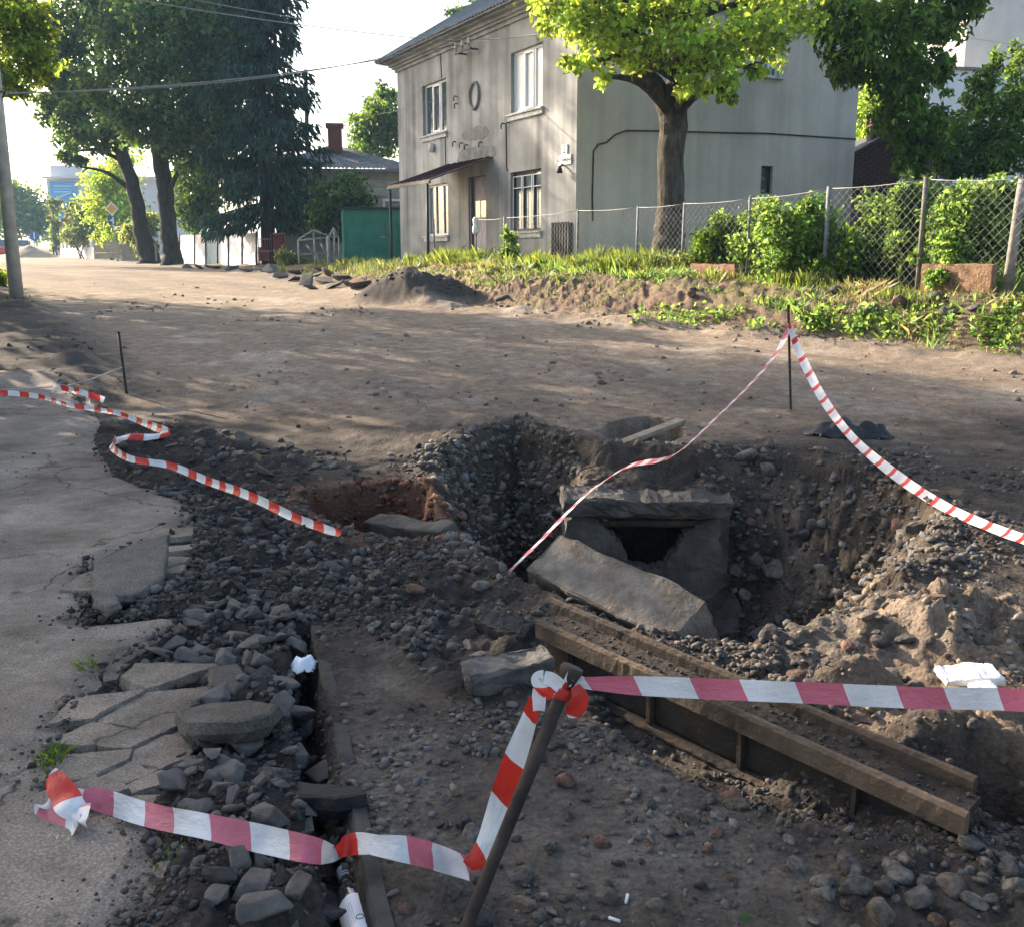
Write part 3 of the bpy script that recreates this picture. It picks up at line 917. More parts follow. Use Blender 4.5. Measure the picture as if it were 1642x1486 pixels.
# stones bedded in the walls of the excavation
NW = 80000
hx0, hx1 = min(p[0] for p in HOLLOW), max(p[0] for p in HOLE); hy0, hy1 = min(p[1] for p in HOLE), max(p[1] for p in HOLE)
wx_ = rg.uniform(hx0 - .1, hx1 + .1, NW); wy_ = rg.uniform(hy0, hy1 + .2, NW)
e_ = .03
slope = np.hypot((HZv(wx_ + e_, wy_) - HZv(wx_ - e_, wy_)), (HZv(wx_, wy_ + e_) - HZv(wx_, wy_ - e_))) / (2 * e_)
inch = (wx_ > CHAMBER[0] - .02) & (wx_ < CHAMBER[1] + .02) & (wy_ > CHAMBER[2] - .12)
cl_ = fbm(wx_ * 3, wy_ * 3, 3, 17)
kw_ = ((poly_sd(wx_, wy_, HOLE) > -.15) | (poly_sd(wx_, wy_, HOLLOW) > -.02)) & ~inch & (rg.random(NW) < np.clip(.08 + .26 * slope, 0, .75) * np.clip(.6 + 2.4 * cl_, .1, 1.4)) & (wy_ > 4.0)
wx_, wy_ = wx_[kw_], wy_[kw_]
ws = .006 + .034 * rg.random(len(wx_)) ** 2.4
tone = rg.choice([.45, .8, 1.0, 1.3, 1.7], len(wx_))[:, None] * np.array([[.140, .122, .102]]) * (np.array([[1.1, 1, .88]]) ** rg.normal(0, 1.1, (len(wx_), 1)))
tone = np.where((poly_sd(wx_, wy_, HOLLOW) > -.05)[:, None], tone * np.array([[1.15, .62, .48]]), tone)
pebbles(wx_, wy_, ws, np.clip(tone, .02, .4), 'bedded_stones', ground, M_PEB, .35, 10)
# clods on the far road and the bank
NC = 60000
cy_ = rg.uniform(8.5, 24, NC); cx_ = rg.uniform(-.58, .58, NC) * cy_
dE_ = line_sd(cx_, cy_, ROAD_EDGE)
cl_ = fbm(cx_ * .8, cy_ * .8, 4, 19)
pr = .006 + .5 * sstep(.14, .30, cl_) * (dE_ < 0) * .5 + .55 * np.exp(-((dE_ - .3) / .7) ** 2) * np.clip(.5 + 2 * cl_, 0, 1)
kc = rg.random(NC) < pr * .5
cx_, cy_ = cx_[kc], cy_[kc]
cs = (.012 + .04 * rg.random(len(cx_)) ** 3.0)
hz = H_full(cx_, cy_); ccx = ground_colour(cx_, cy_, *hz[:5]) * rg.uniform(.55, 1.3, (len(cx_), 1))
pebbles(cx_, cy_, cs, np.clip(ccx, .02, .6), 'soil_clods', ground, M_PEB, .3, 12)
print('pebbles', len(x), len(wx_), len(cx_))

# asphalt crumbs between the larger lumps of the dug strip
NA_ = 17000
ax_ = rg.uniform(-2.2, -.25, NA_); ay_ = rg.uniform(1.7, 7.0, NA_)
ka_ = (poly_sd(ax_, ay_, RUBBLE) > .0) & ((poly_sd(ax_, ay_, BROKEN) < -.0) | (ax_ > -1.13)) & (rg.random(NA_) < np.clip(.35 + 1.8 * fbm(ax_ * 3, ay_ * 3, 3, 29), 0, 1) * sstep(7, 4.5, ay_))
ax_, ay_ = ax_[ka_], ay_[ka_]
asz = .006 + .024 * rg.random(len(ax_)) ** 2
atn = rg.choice([.35, .6, .9, 1.2], len(ax_))[:, None] * np.array([[.125, .115, .105]])
pebbles(ax_, ay_, asz, atn, 'asphalt_crumbs', ground, M_PEB, .25, 14)
# torn up slabs lying along the far road edge
for k, (px_, py2, s_) in enumerate(((470, 452, .30), (490, 458, .26), (505, 448, .34), (520, 455, .30), (535, 462, .24), (548, 450, .32), (560, 460, .22), (580, 462, .26), (450, 446, .26), (500, 464, .2), (530, 443, .3), (440, 438, .3), (420, 436, .26), (395, 436, .3), (370, 433, .28), (345, 432, .3), (320, 432, .3), (300, 431, .26), (480, 440, .3), (515, 436, .28))):
    g_ = GT(px_, py2)
    o_ = drop('asphalt_chunk', CHUNKS[k % 14], g_.x, g_.y, s_, ground, .30, .25); o_.scale.z *= .45
# ---------------------------------------------------------------- things in and round the excavation
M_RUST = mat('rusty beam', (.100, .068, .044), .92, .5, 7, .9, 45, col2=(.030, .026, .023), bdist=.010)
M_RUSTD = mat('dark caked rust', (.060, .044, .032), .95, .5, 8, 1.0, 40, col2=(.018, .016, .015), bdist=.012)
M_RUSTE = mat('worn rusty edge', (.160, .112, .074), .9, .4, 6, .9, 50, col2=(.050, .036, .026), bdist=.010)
M_KERB = mat('kerb concrete', (.062, .056, .050), .95, .35, 9, .7, 60, bdist=.006)

# kerb board along the dug strip
ka, kb = G(503, 1003), G(640, 1640)
kd = (kb - ka); kd.z = 0; kL = kd.length; kd.normalize(); kn = Vector((-kd.y, kd.x, 0))
if kn.x < 0: kn = -kn
mb = MB(); nseg = 26
V = []; F = []
for i in range(nseg + 1):
    p = ka + kd * (kL * i / nseg)
    wob_ = (vnoise(np.array([i * .7]), np.array([3.1]), 4)[0] - .5) * .022
    for s, z in ((0, -.32), (0, -.002 + wob_), (.006, .010 + wob_), (.042, .006 + wob_ * .6), (.046, -.03), (.046, -.32)):
        q = p + kn * (s - .012 + wob_ * .3)
        V.append((q.x, q.y, z))
for i in range(nseg):
    for k in range(5):
        a = i * 6 + k
        F.append((a, a + 1, a + 7, a + 6))
F += [(0, 1, 2, 3, 4, 5), tuple(nseg * 6 + k for k in (5, 4, 3, 2, 1, 0))]
kerb = mb.add(V, F).build('kerb_board', M_KERB, fixn=True)
tag(kerb, 'thin concrete kerb board exposed along the edge of the dug strip', 'kerb', kind='structure')

# big tilted plate of asphalt lying on the rubble
def big_plate(name, label, pxpts, z, thick, tilt, seed, cat='asphalt slab', m=None):
    poly = [Vector(p) for p in px_poly(pxpts, z)]
    o = plate(poly, z, thick, tilt, seed, m or M_CHUNK, name, None, .012)
    return tag(o, label, cat)
big_plate('asphalt_slab', 'largest flat asphalt slab lying level on the rubble beside the kerb', [(278, 1132), (330, 1118), (400, 1117), (448, 1130), (440, 1150), (380, 1162), (300, 1160)], .10, .075, (.06, -.10), 77)
big_plate('asphalt_slab', 'dark broken asphalt slab sagging off the pavement edge', [(148, 905), (215, 880), (272, 868), (262, 918), (225, 938), (180, 945), (150, 940)], .085, .06, (-.05, .10), 78)
big_plate('asphalt_slab', 'small dark asphalt slab just below the sagging slab', [(150, 950), (185, 945), (192, 962), (170, 974), (152, 966)], .075, .05, (-.1, -.1), 79)
big_plate('tar_slab', 'black ragged tar slab bridging the trench at the kerb', [(430, 1235), (500, 1246), (575, 1262), (592, 1280), (540, 1290), (470, 1275), (432, 1255)], .03, .07, (.05, -.2), 80, m=M_TAR)
big_plate('asphalt_slab', 'flat slab half buried in the rubble left of the litter', [(332, 1070), (380, 1058), (400, 1085), (372, 1110), (335, 1105)], .06, .05, (-.15, -.05), 81)

# concrete lump in front of the beam
def blob_block(name, corners, m, seed, parent=None, cuts=3, rough=.018, label=None, cat=None):
    """a hexahedron with rough, chipped faces; corners: 4 bottom, 4 top"""
    rg = random.Random(seed)
    bm = bmesh.new()
    vs = [bm.verts.new(c) for c in corners]
    for f in ((3, 2, 1, 0), (4, 5, 6, 7), (0, 1, 5, 4), (1, 2, 6, 5), (2, 3, 7, 6), (3, 0, 4, 7)):
        bm.faces.new([vs[i] for i in f])
    bmesh.ops.recalc_face_normals(bm, faces=bm.faces[:])
    c0_, c1_ = Vector(corners[0]), Vector(corners[1]); wd_ = min((Vector(corners[0]) - Vector(corners[3])).length, (Vector(corners[0]) - Vector(corners[4])).length)
    ns_ = max(1, min(10, round((c1_ - c0_).length / max(wd_, .01))))
    fl_ = [e for e in bm.edges]
    bmesh.ops.bevel(bm, geom=bm.edges[:], offset=min(.012, wd_ * .3), segments=2, affect='EDGES', profile=.6)
    for k_ in range(1, ns_):
        bmesh.ops.bisect_plane(bm, geom=bm.verts[:] + bm.edges[:] + bm.faces[:], plane_co=c0_.lerp(c1_, k_ / ns_), plane_no=(c1_ - c0_).normalized())
    bmesh.ops.triangulate(bm, faces=[f for f in bm.faces if len(f.verts) > 4])
    bmesh.ops.subdivide_edges(bm, edges=bm.edges[:], cuts=cuts, use_grid_fill=True)
    bm.normal_update()
    for v in bm.verts:
        p = v.co
        a = fbm(np.array([p.x * 7 + p.z * 5]), np.array([p.y * 7 - p.z * 6]), 4, seed)[0]
        v.co = p + v.normal * (a * rough * 2 + rg.uniform(-1, 1) * rough * .12)
    o = MB().bm(bm).build(name, m, parent)
    for q in o.data.polygons: q.use_smooth = rough < .02
    if label: tag(o, label, cat)
    return o

def prism_corners(a, b, w, h, up):
    """block from a to b (centre line), width w, height h"""
    a, b = Vector(a), Vector(b); t = (b - a).normalized(); up = Vector(up); s = t.cross(up).normalized(); u = s.cross(t).normalized()
    c = []
    for sgn in (-1, 1):
        for p, q in ((a, -1), (b, -1), (b, 1), (a, 1)):
            c.append(p + s * q * w / 2 + u * sgn * h / 2)
    return c

ca, cb = P(880, 912, 4.12), P(1108, 1024, 3.58)
ca = Vector((ca.x, ca.y, ca.z)); cb = Vector((cb.x, cb.y, cb.z))
cdir = (cb - ca).normalized()
blob_block('concrete_block', prism_corners(ca - cdir * .0, cb + cdir * .02, .235, .235, (-.25, -.45, .8)), M_CONC, 3, cuts=4, rough=.022, label='pale square concrete block leaning on the lip of the excavation', cat='concrete block')
blob_block('concrete_lump', prism_corners(P(745, 1095, 3.02), P(880, 1060, 3.12), .12, .10, (0, -.2, 1)), mat('dirty concrete', (.135, .120, .105), .95, .35, 10, .9, 50), 8, cuts=3, rough=.03, label='long dirty lump of broken concrete left of the rusty beam', cat='concrete lump')
blob_block('tar_lump', prism_corners(P(775, 995, 3.5), P(850, 1022, 3.35), .10, .06, (0, -.3, 1)), M_TAR, 9, cuts=2, rough=.03, label='black tar lump above the concrete lump by the hole', cat='tar lump')

# the rusty ribbed beam
bl, br = P(878, 985, 3.30), P(1572, 1290, 2.24)
beam = thing('steel_beam', 'long rusty ribbed beam lying diagonally across the dug ground', 'beam', (bl.x, bl.y, HZ(bl.x, bl.y)))
bt_ = (br - bl); BL = bt_.length; bt_.normalize()
bs = bt_.cross(Vector((-.05, -.12, 1))).normalized()       # towards the eye
bu_ = bs.cross(bt_).normalized()
if bs.y > 0: bs = -bs
if bu_.z < 0: bu_ = -bu_
def beam_bar(s0, s1, u0, u1, a=0.0, b=1.0, jag=0.0, seed=0):
    """bar running along the beam; s towards the eye, u upwards"""
    rg = random.Random(seed)
    k = 60 if b - a > .1 else 6; V = []; F = []
    for i in range(k + 1):
        f = a + (b - a) * i / k
        p = bl + bt_ * (BL * f)
        j = [rg.uniform(-jag, jag) for _ in range(8)]
        e = .008
        ring = [(s0 + e, u0), (s1 - e, u0), (s1, u0 + e), (s1, u1 - e), (s1 - e, u1), (s0 + e, u1), (s0, u1 - e), (s0, u0 + e)]
        w_ = [float(q_) for q_ in fbm(np.full(8, f * BL * 7.0 + seed), np.arange(8) * .8, 3, 5 + seed)]
        for (s, u), jj, ww in zip(ring, j, w_):
            V.append(p + bs * (s + jj * .4 + ww * .006) + bu_ * (u + jj * .3 + ww * .007))
    for i in range(k):
        for q in range(8):
            q2 = (q + 1) % 8
            F.append((i * 8 + q, i * 8 + q2, (i + 1) * 8 + q2, (i + 1) * 8 + q))
    F += [tuple(range(7, -1, -1)), tuple(k * 8 + q for q in range(8))]
    return V, F
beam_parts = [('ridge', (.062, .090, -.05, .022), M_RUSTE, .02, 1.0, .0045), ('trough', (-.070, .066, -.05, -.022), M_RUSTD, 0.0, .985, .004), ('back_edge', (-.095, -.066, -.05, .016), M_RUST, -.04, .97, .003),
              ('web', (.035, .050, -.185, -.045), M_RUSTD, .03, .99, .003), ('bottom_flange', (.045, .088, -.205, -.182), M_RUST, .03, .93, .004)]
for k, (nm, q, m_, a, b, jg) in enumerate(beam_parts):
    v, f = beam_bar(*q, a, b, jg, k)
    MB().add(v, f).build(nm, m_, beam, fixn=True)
for k, f0 in enumerate((.035, .335, .56, .80)):
    v, f = beam_bar(.048, .074, -.184, -.045, f0, f0 + (.075 if k == 0 else .009), .001, 40 + k)
    MB().add(v, f).build('rib', M_RUST, beam, fixn=True)

# crumbs of dirt caked in the trough
rgb_ = np.random.default_rng(8); nb_ = 420
ff = rgb_.uniform(.02, .98, nb_); ss_ = rgb_.uniform(-.062, .058, nb_)
pp0 = np.array(bl)[None] + np.array(bt_)[None] * (BL * ff)[:, None] + np.array(bs)[None] * ss_[:, None] + np.array(bu_)[None] * -.020
pebbles(pp0[:, 0], pp0[:, 1], .002 + .008 * rgb_.random(nb_) ** 2.5, rgb_.uniform(.03, .11, (nb_, 1)) * np.array([[1.1, .95, .8]]), 'caked_dirt', beam, M_PEB, .3, 77, zs=pp0[:, 2]).matrix_parent_inverse = MWORLD[beam.name].inverted()

# concrete chamber wall with the broken-in opening
M_CHW = mat('stained concrete', (.150, .134, .116), .95, .5, 5, 1.0, 30, bdist=.02, col2=(.050, .045, .040))
chy = 6.17
ch = thing('concrete_chamber', 'grey concrete chamber wall with a dark broken opening in the excavation', 'chamber', (P(1035, 900, chy).x, chy, -1.15))
def wall_poly(outer, inner, y0, y1, name, m, parent, seed=0):
    rg = random.Random(seed)
    def fine(poly, k=7, j=.012):
        o = []
        for i in range(len(poly)):
            a, b = Vector(poly[i]), Vector(poly[(i + 1) % len(poly)])
            for q in range(k):
                o.append(a.lerp(b, q / k) + Vector((rg.uniform(-j, j), rg.uniform(-j, j))))
        return o
    o, i_ = fine(outer), fine(inner)
    pts = o + i_; no, ni = len(o), len(i_)
    ot, it = [tuple(q) for q in o], [tuple(q) for q in i_]
    cx_ = np.array([rg.uniform(min(q.x for q in o), max(q.x for q in o)) for _ in range(260)]); cy_ = np.array([rg.uniform(min(q.y for q in o), max(q.y for q in o)) for _ in range(260)])
    kp = (poly_sd(cx_, cy_, ot) > .03) & (poly_sd(cx_, cy_, it) < -.03)
    ex = [Vector((a_, b_)) for a_, b_ in zip(cx_[kp], cy_[kp])]
    ed = [(k, (k + 1) % no) for k in range(no)] + [(no + k, no + (k + 1) % ni) for k in range(ni)]
    r = delaunay_2d_cdt(pts + ex, ed, [], 0, 1e-5)
    v2 = [Vector(p) for p in r[0]]
    F0 = []
    cen = [sum((v2[k] for k in f), Vector((0, 0))) / len(f) for f in r[2]]
    cxx, cyy = np.array([c.x for c in cen]), np.array([c.y for c in cen])
    for f, k_ in zip(r[2], (poly_sd(cxx, cyy, ot) > 0) & (poly_sd(cxx, cyy, it) < 0)):
        if k_: F0.append(tuple(f))
    n = len(v2)
    bump_ = [fbm(np.array([p.x * 5]), np.array([p.y * 5]), 4, 9)[0] * .16 for p in v2]
    V = [(p.x, y0 + b_, p.y) for p, b_ in zip(v2, bump_)] + [(p.x, y1, p.y) for p in v2]
    E = {}
    for f in F0:
        for k in range(len(f)): E[(f[k], f[(k + 1) % len(f)])] = 1
    F = list(F0) + [tuple(k + n for k in reversed(f)) for f in F0]
    for (a, b) in E:
        if (b, a) not in E: F.append((b, a, a + n, b + n))
    return MB().add(V, F).build(name, m, parent, fixn=True)
def cz(px, py, yy=None): q = P(px, py, yy or chy); return (q.x, q.z)
wall_poly([cz(925, 806), cz(1000, 800), cz(1100, 803), cz(1160, 806), cz(1150, 860), cz(1168, 930), cz(1200, 1010), cz(1190, 1085), cz(870, 1085), cz(868, 1000), cz(885, 930), cz(905, 850)],
          [cz(945, 822), cz(1010, 826), cz(1140, 830), cz(1100, 850), cz(1084, 882), cz(1066, 904), cz(1040, 912), cz(1008, 902), cz(996, 868), cz(968, 846)], chy - .03, chy + .10, 'front_wall', M_CHW, ch, 4)
ly_ = chy - .09
lint = MB(); a, b = cz(912, 797, ly_), cz(1168, 803, ly_)
la, lb = P(905, 806, ly_), P(1172, 815, ly_)
blob_block('lintel', prism_corners(la + Vector((0, .06, .0)), lb + Vector((.02, .08, .012)), .16, .10, (0, -.35, 1)), M_CHW, 44, ch, cuts=3, rough=.045)
side = MB(); x0, x1 = cz(935, 900)[0] - .03, cz(1140, 900)[0] + .05
side.box(x0 - .08, x0, chy + .1, 6.9, -1.2, -.22); side.build('side_wall', M_CHW, ch)
MB().box(x1, x1 + .08, chy + .1, 6.9, -1.2, -.22).build('side_wall', M_CHW, ch)

# loose stones lodged round the chamber
for k, (px_, py2, s_) in enumerate(((1180, 812, .05), (1172, 850, .06), (1190, 880, .05), (1178, 920, .07), (1195, 960, .06), (1160, 990, .08), (895, 820, .05), (885, 870, .06), (880, 910, .05), (930, 795, .045), (975, 790, .05), (1020, 792, .04), (1060, 796, .05), (1110, 796, .045), (1150, 800, .05), (1205, 840, .05), (1215, 900, .06), (1230, 800, .05))):
    q_ = GT(px_, py2); drop('stone', ROCKS[k % 16], q_.x, q_.y, s_, ground, .4, .6)
# plank across the far pit
pa, pb = P(985, 722, 7.25), P(1092, 681, 8.1)
pd = (pb - pa).normalized()
mb = MB(); mb.bbox(0, (pb - pa).length, -.045, .045, -.018, .018, .004)
Mx = Matrix.Translation(pa + Vector((0, 0, .03))) @ pd.to_track_quat('X', 'Z').to_matrix().to_4x4()
tag(mb.xf(Mx).build('plank', mat('weathered plank', (.30, .235, .165), .85, .3, 9, .4, 60, stretch=(1, 1, 1))), 'weathered wooden plank laid across the small pit behind the excavation', 'plank')
# loose timber and debris in the hollow
q1, q2 = P(600, 838, 5.25), P(720, 862, 4.85)
blob_block('buried_pipe', prism_corners(q1 + Vector((0, 0, -.02)), q2, .13, .11, (0, -.3, 1)), mat('dirty pipe', (.075, .068, .060), .9, .4, 8, .6, 50), 21, cuts=2, rough=.02, label='dirty broken beam lying inside the small reddish hollow', cat='broken beam')
# white lump on the sunlit soil, second crumb beside it
blob_block('plaster_lump', prism_corners(G(1508, 1084, .09), G(1600, 1080, .09), .085, .022, (0, -.2, 1)), mat('white plaster', (.78, .76, .72), .9, .1, 8, .5, 60), 31, cuts=3, rough=.018, label='large white plaster lump on the sunlit soil at right', cat='plaster lump')
blob_block('plaster_lump', prism_corners(G(1556, 1108, .08), G(1594, 1108, .08), .05, .03, (0, -.2, 1)), bpy.data.materials['white plaster'], 32, cuts=2, rough=.015, label='small white plaster crumb just below the large white lump', cat='plaster lump')
# black sheet by the far rim
M_BLACK = mat('black plastic', (.012, .012, .013), .45, .3, 10, .5, 25, spec=.5, bdist=.02)
def crumple(name, c, rx, ry, h, m, label, cat, seed, n=26, rot=0, flat=False):
    u = np.linspace(-1, 1, n); U, W = np.meshgrid(u, u); U = U.ravel(); W = W.ravel()
    rr = np.sqrt(U ** 2 + W ** 2)
    ca_, sa_ = math.cos(rot), math.sin(rot)
    xx = U * rx * (1 + .25 * fbm(U * 2, W * 2, 2, seed)); yy = W * ry * (1 + .25 * fbm(U * 2 + 5, W * 2, 2, seed))
    xw = c.x + xx * ca_ - yy * sa_; yw = c.y + xx * sa_ + yy * ca_
    zz = np.clip(1 - rr ** 2, -.0, 1) * h * (.75 + 1.3 * fbm(U * 1.6, W * 1.6, 3, seed + 3)) + fbm(U * 3.5, W * 3.5, 2, seed + 5) * h * .35
    base = np.full(len(xw), c.z) if flat else np.maximum(HZv(xw, yw), c.z - .05)
    ii = (np.arange(n - 1)[:, None] * n + np.arange(n - 1)[None, :]).ravel()
    Fq = np.stack([ii, ii + 1, ii + n + 1, ii + n], 1)
    cen = rr[Fq].mean(1) < 1.05 + .25 * (_h(np.arange(len(Fq)), np.arange(len(Fq)), 4) - .5)
    top = np.stack([xw, yw, base + zz + .012], 1)
    o = mesh_np(name, top, Fq[cen], m, smooth=True)
    sm = o.modifiers.new('thick', 'SOLIDIFY'); sm.thickness = .004
    return tag(o, label, cat)
g = GT(1345, 697)
crumple('plastic_sheet', g, .27, .17, .11, M_BLACK, 'black crumpled plastic sheet on the far rim under the tape', 'plastic sheet', 5)
g = GT(1398, 700)
crumple('plastic_sheet', g, .16, .10, .10, M_BLACK, 'smaller black plastic scrap right of the crumpled sheet', 'plastic sheet', 6)
# white litter in the trench
g = G(487, 1072, -.02)
crumple('plastic_bag', Vector((g.x, g.y, -.02)), .045, .055, .045, mat('white film', (.72, .74, .78), .5, .08, 8, .3, 30), 'white crumpled plastic bag stuck in the trench at the kerb', 'plastic bag', 8, 20, flat=True)

# ---- stakes
M_STAKE = mat('rusty steel', (.060, .045, .037), .75, .4, 14, .5, 70, metal=.3, bdist=.003)
def stake(label, top, foot, r, head=False):
    top, foot = Vector(top), Vector(foot)
    t = thing('stake', label, 'stake', foot)
    d = (top - foot); f2 = foot - d.normalized() * .12
    MB().tube([f2, foot, foot.lerp(top, .33), foot.lerp(top, .66), top], [r, r, r * .97, r * 1.02, r], 10).build('shaft', M_STAKE, t)
    if head:
        dn = d.normalized()
        MB().tube([top - dn * .045, top - dn * .012, top - dn * .002, top + dn * .006], [r * 1.0, r * 1.55, r * 1.75, r * 1.6], 14).build('head', M_STAKE, t)
    else:
        dn = d.normalized()
        MB().tube([top - dn * .004, top + dn * .006], [r * 1.15, r * .9], 10).build('head', M_STAKE, t)
    return t
st_top = P(917, 1072, 1.96); st_foot = G(742, 1500, 0.0)
stake('thick leaning steel stake with mushroomed head in the foreground', st_top, st_foot, .0145, True)
g = GT(1268, 657)
fst_top = P(1264, 490, g.y)
stake('thin straight steel stake on the road behind the excavation', fst_top, g, .011)
g2 = GT(203, 632)
lst_top = P(190, 533, g2.y)
stake('thin steel stake by the pavement end with a string tied on', lst_top, g2, .012)

# ---- barrier tapes
def tape_mat(name, red, whitec, trans, duty=.47):
    m, n, l, b = new_mat(name)
    uvn = N(n, 'ShaderNodeUVMap', uv_map='UVMap')
    sp = N(n, 'ShaderNodeSeparateXYZ'); l.new(uvn.outputs[0], sp.inputs[0])
    ma = N(n, 'ShaderNodeMath', operation='MULTIPLY_ADD'); ma.inputs[1].default_value = .025
    l.new(sp.outputs[1], ma.inputs[0]); l.new(sp.outputs[0], ma.inputs[2])
    dv = N(n, 'ShaderNodeMath', operation='DIVIDE'); dv.inputs[1].default_value = .23; l.new(ma.outputs[0], dv.inputs[0])
    fr = N(n, 'ShaderNodeMath', operation='FRACT'); l.new(dv.outputs[0], fr.inputs[0])
    lt = N(n, 'ShaderNodeMath', operation='LESS_THAN'); lt.inputs[1].default_value = duty; l.new(fr.outputs[0], lt.inputs[0])
    mx = N(n, 'ShaderNodeMix', data_type='RGBA'); mx.inputs[6].default_value = (*whitec, 1); mx.inputs[7].default_value = (*red, 1)
    l.new(lt.outputs[0], mx.inputs[0])
    no = N(n, 'ShaderNodeTexNoise', Scale=9.0, Detail=4.0); tc = N(n, 'ShaderNodeTexCoord'); l.new(tc.outputs['Object'], no.inputs['Vector'])
    mr = N(n, 'ShaderNodeMapRange'); mr.inputs[1].default_value = .3; mr.inputs[2].default_value = .75; mr.inputs[3].default_value = 1.05; mr.inputs[4].default_value = .72
    l.new(no.outputs[0], mr.inputs[0])
    sc = N(n, 'ShaderNodeVectorMath', operation='SCALE'); l.new(mx.outputs[2], sc.inputs[0]); l.new(mr.outputs[0], sc.inputs['Scale'])
    l.new(sc.outputs[0], b.inputs['Base Color']); b.inputs['Roughness'].default_value = .34; b.inputs['Specular IOR Level'].default_value = .45
    mp = N(n, 'ShaderNodeMapping'); mp.inputs['Scale'].default_value = (22, 2.2, 1); l.new(uvn.outputs[0], mp.inputs['Vector'])
    nw_ = N(n, 'ShaderNodeTexNoise', Scale=1.0, Detail=4.0, Roughness=.6); l.new(mp.outputs[0], nw_.inputs['Vector'])
    bu = N(n, 'ShaderNodeBump', Strength=.6, Distance=.012); l.new(nw_.outputs[0], bu.inputs['Height']); l.new(bu.outputs[0], b.inputs['Normal'])
    tr = N(n, 'ShaderNodeBsdfTranslucent'); l.new(sc.outputs[0], tr.inputs['Color'])
    mi = N(n, 'ShaderNodeMixShader'); mi.inputs[0].default_value = trans
    l.new(b.outputs[0], mi.inputs[1]); l.new(tr.outputs[0], mi.inputs[2]); l.new(mi.outputs[0], n['Material Output'].inputs['Surface'])
    return m
M_TAPE = tape_mat('tape printed side', (.72, .045, .030), (.80, .80, .80), .25)
M_TAPEB = tape_mat('tape plain side', (.62, .155, .215), (.76, .75, .76), .25)

def catmull(a, k):
    a = [np.array(q, float) for q in a]; out = []
    for i in range(len(a) - 1):
        p0, p1, p2, p3 = a[max(i - 1, 0)], a[i], a[i + 1], a[min(i + 2, len(a) - 1)]
        for q in range(k):
            t = q / k
            out.append(.5 * (2 * p1 + (p2 - p0) * t + (2 * p0 - 5 * p1 + 4 * p2 - p3) * t * t + (3 * p1 - p0 - 3 * p2 + p3) * t ** 3))
    out.append(a[-1]); return np.array(out)

def ribbon(name, ctrl, width, m, parent=None, k=10, wr=.004, seed=0, u0=0.0, cross=5):
    """ctrl: list of (point, width direction[, width factor])"""
    pts = catmull([c[0] for c in ctrl], k)
    wd = catmull([c[1] for c in ctrl], k)
    wf = catmull([[c[2] if len(c) > 2 else 1.0] for c in ctrl], k)[:, 0]
    L = np.concatenate([[0], np.cumsum(np.linalg.norm(np.diff(pts, axis=0), axis=1))])
    tg = np.gradient(pts, axis=0); tg /= np.linalg.norm(tg, axis=1)[:, None] + 1e-9
    wd = wd - (wd * tg).sum(1)[:, None] * tg
    wd /= np.linalg.norm(wd, axis=1)[:, None] + 1e-9
    nr = np.cross(tg, wd)
    V = []; UV = []
    for j in range(cross):
        f = j / (cross - 1) - .5
        cr = fbm(L * 14 + j * 1.7, np.full(len(L), seed * 3.3 + j * 2.1), 3, seed) * wr * 2.2 + (abs(f) * 2) ** 2 * wr * 1.2
        V.append(pts + wd * (f * width * wf)[:, None] + nr * cr[:, None]); UV.append(np.stack([L + u0, np.full(len(L), f + .5)], 1))
    V = np.concatenate(V); UV = np.concatenate(UV); n = len(L)
    ii = (np.arange(cross - 1)[:, None] * n + np.arange(n - 1)[None, :]).ravel()
    return mesh_np(name, V, np.stack([ii, ii + 1, ii + n + 1, ii + n], 1), m, parent, smooth=True, uv=UV)

UPV = Vector((0, 0, 1))
def on(px, py, dz=.02):
    """a point a little above the rough ground (holes bridged) under a picture point"""
    p1 = P(px, py, 1.0); d = np.array(p1) - np.array([0, 0, CAM_Z])
    X = d[0] * _GTY; Z = CAM_Z + d[2] * _GTY
    land = np.maximum(HZv(X, _GTY), np.where(_GTY < 7, -.05, -9)) + np.where(poly_sd(X, _GTY, WALK) > 0, .05, 0) + dz
    i = np.nonzero(Z < land)[0]; i = i[0] if len(i) else len(_GTY) - 1
    return Vector((X[i], _GTY[i], land[i]))
TW = .056
# foreground tape: crumpled end on the pavement, along the ground, up the stake
near_tape = thing('barrier_tape', 'near red and white barrier tape from the pavement to the leaning stake and right', 'barrier tape', on(420, 1330))
back = Vector((.10, .55, .83)); flat = Vector((.1, .9, .3))
ribbon('run', [(on(132, 1277, .06), flat, .8), (on(165, 1283, .05), back), (on(240, 1306, .05), back), (on(330, 1326, .06), back), (on(420, 1345, .07), back, 1.1), (on(500, 1362, .09), back), (on(528, 1368, .085), (.2, .4, .6), .75), (on(545, 1364, .09), (.3, -.2, .9), .55)], TW, M_TAPEB, near_tape, 10, .003, 1)
ribbon('run', [(on(540, 1365, .095), (.2, .3, .9), .6), (on(565, 1354, .105), back, .9), (on(605, 1354, .10), back, .75)], TW, M_TAPE, near_tape, 8, .003, 2, .03)
low = P(752, 1390, 1.985)
ribbon('run', [(on(598, 1354, .10), back, .75), (on(650, 1362, .11), back), (P(700, 1374, 2.07), back), (low, Vector((-.2, .3, .9)))], TW, M_TAPEB, near_tape, 10, .003, 3, .12)
ax = (st_top - st_foot).normalized()
sidev = Vector((.9, -.2, .35))
ribbon('run', [(low, Vector((.9, .1, .5)), .7), (P(775, 1362, 1.99), sidev, .95), (P(800, 1290, 2.01), sidev), (P(826, 1215, 1.99), sidev, .95), (P(846, 1160, 1.97), sidev, .7), (P(858, 1120, 1.955), sidev, .5)], TW * .92, M_TAPE, near_tape, 10, .004, 4, .05)
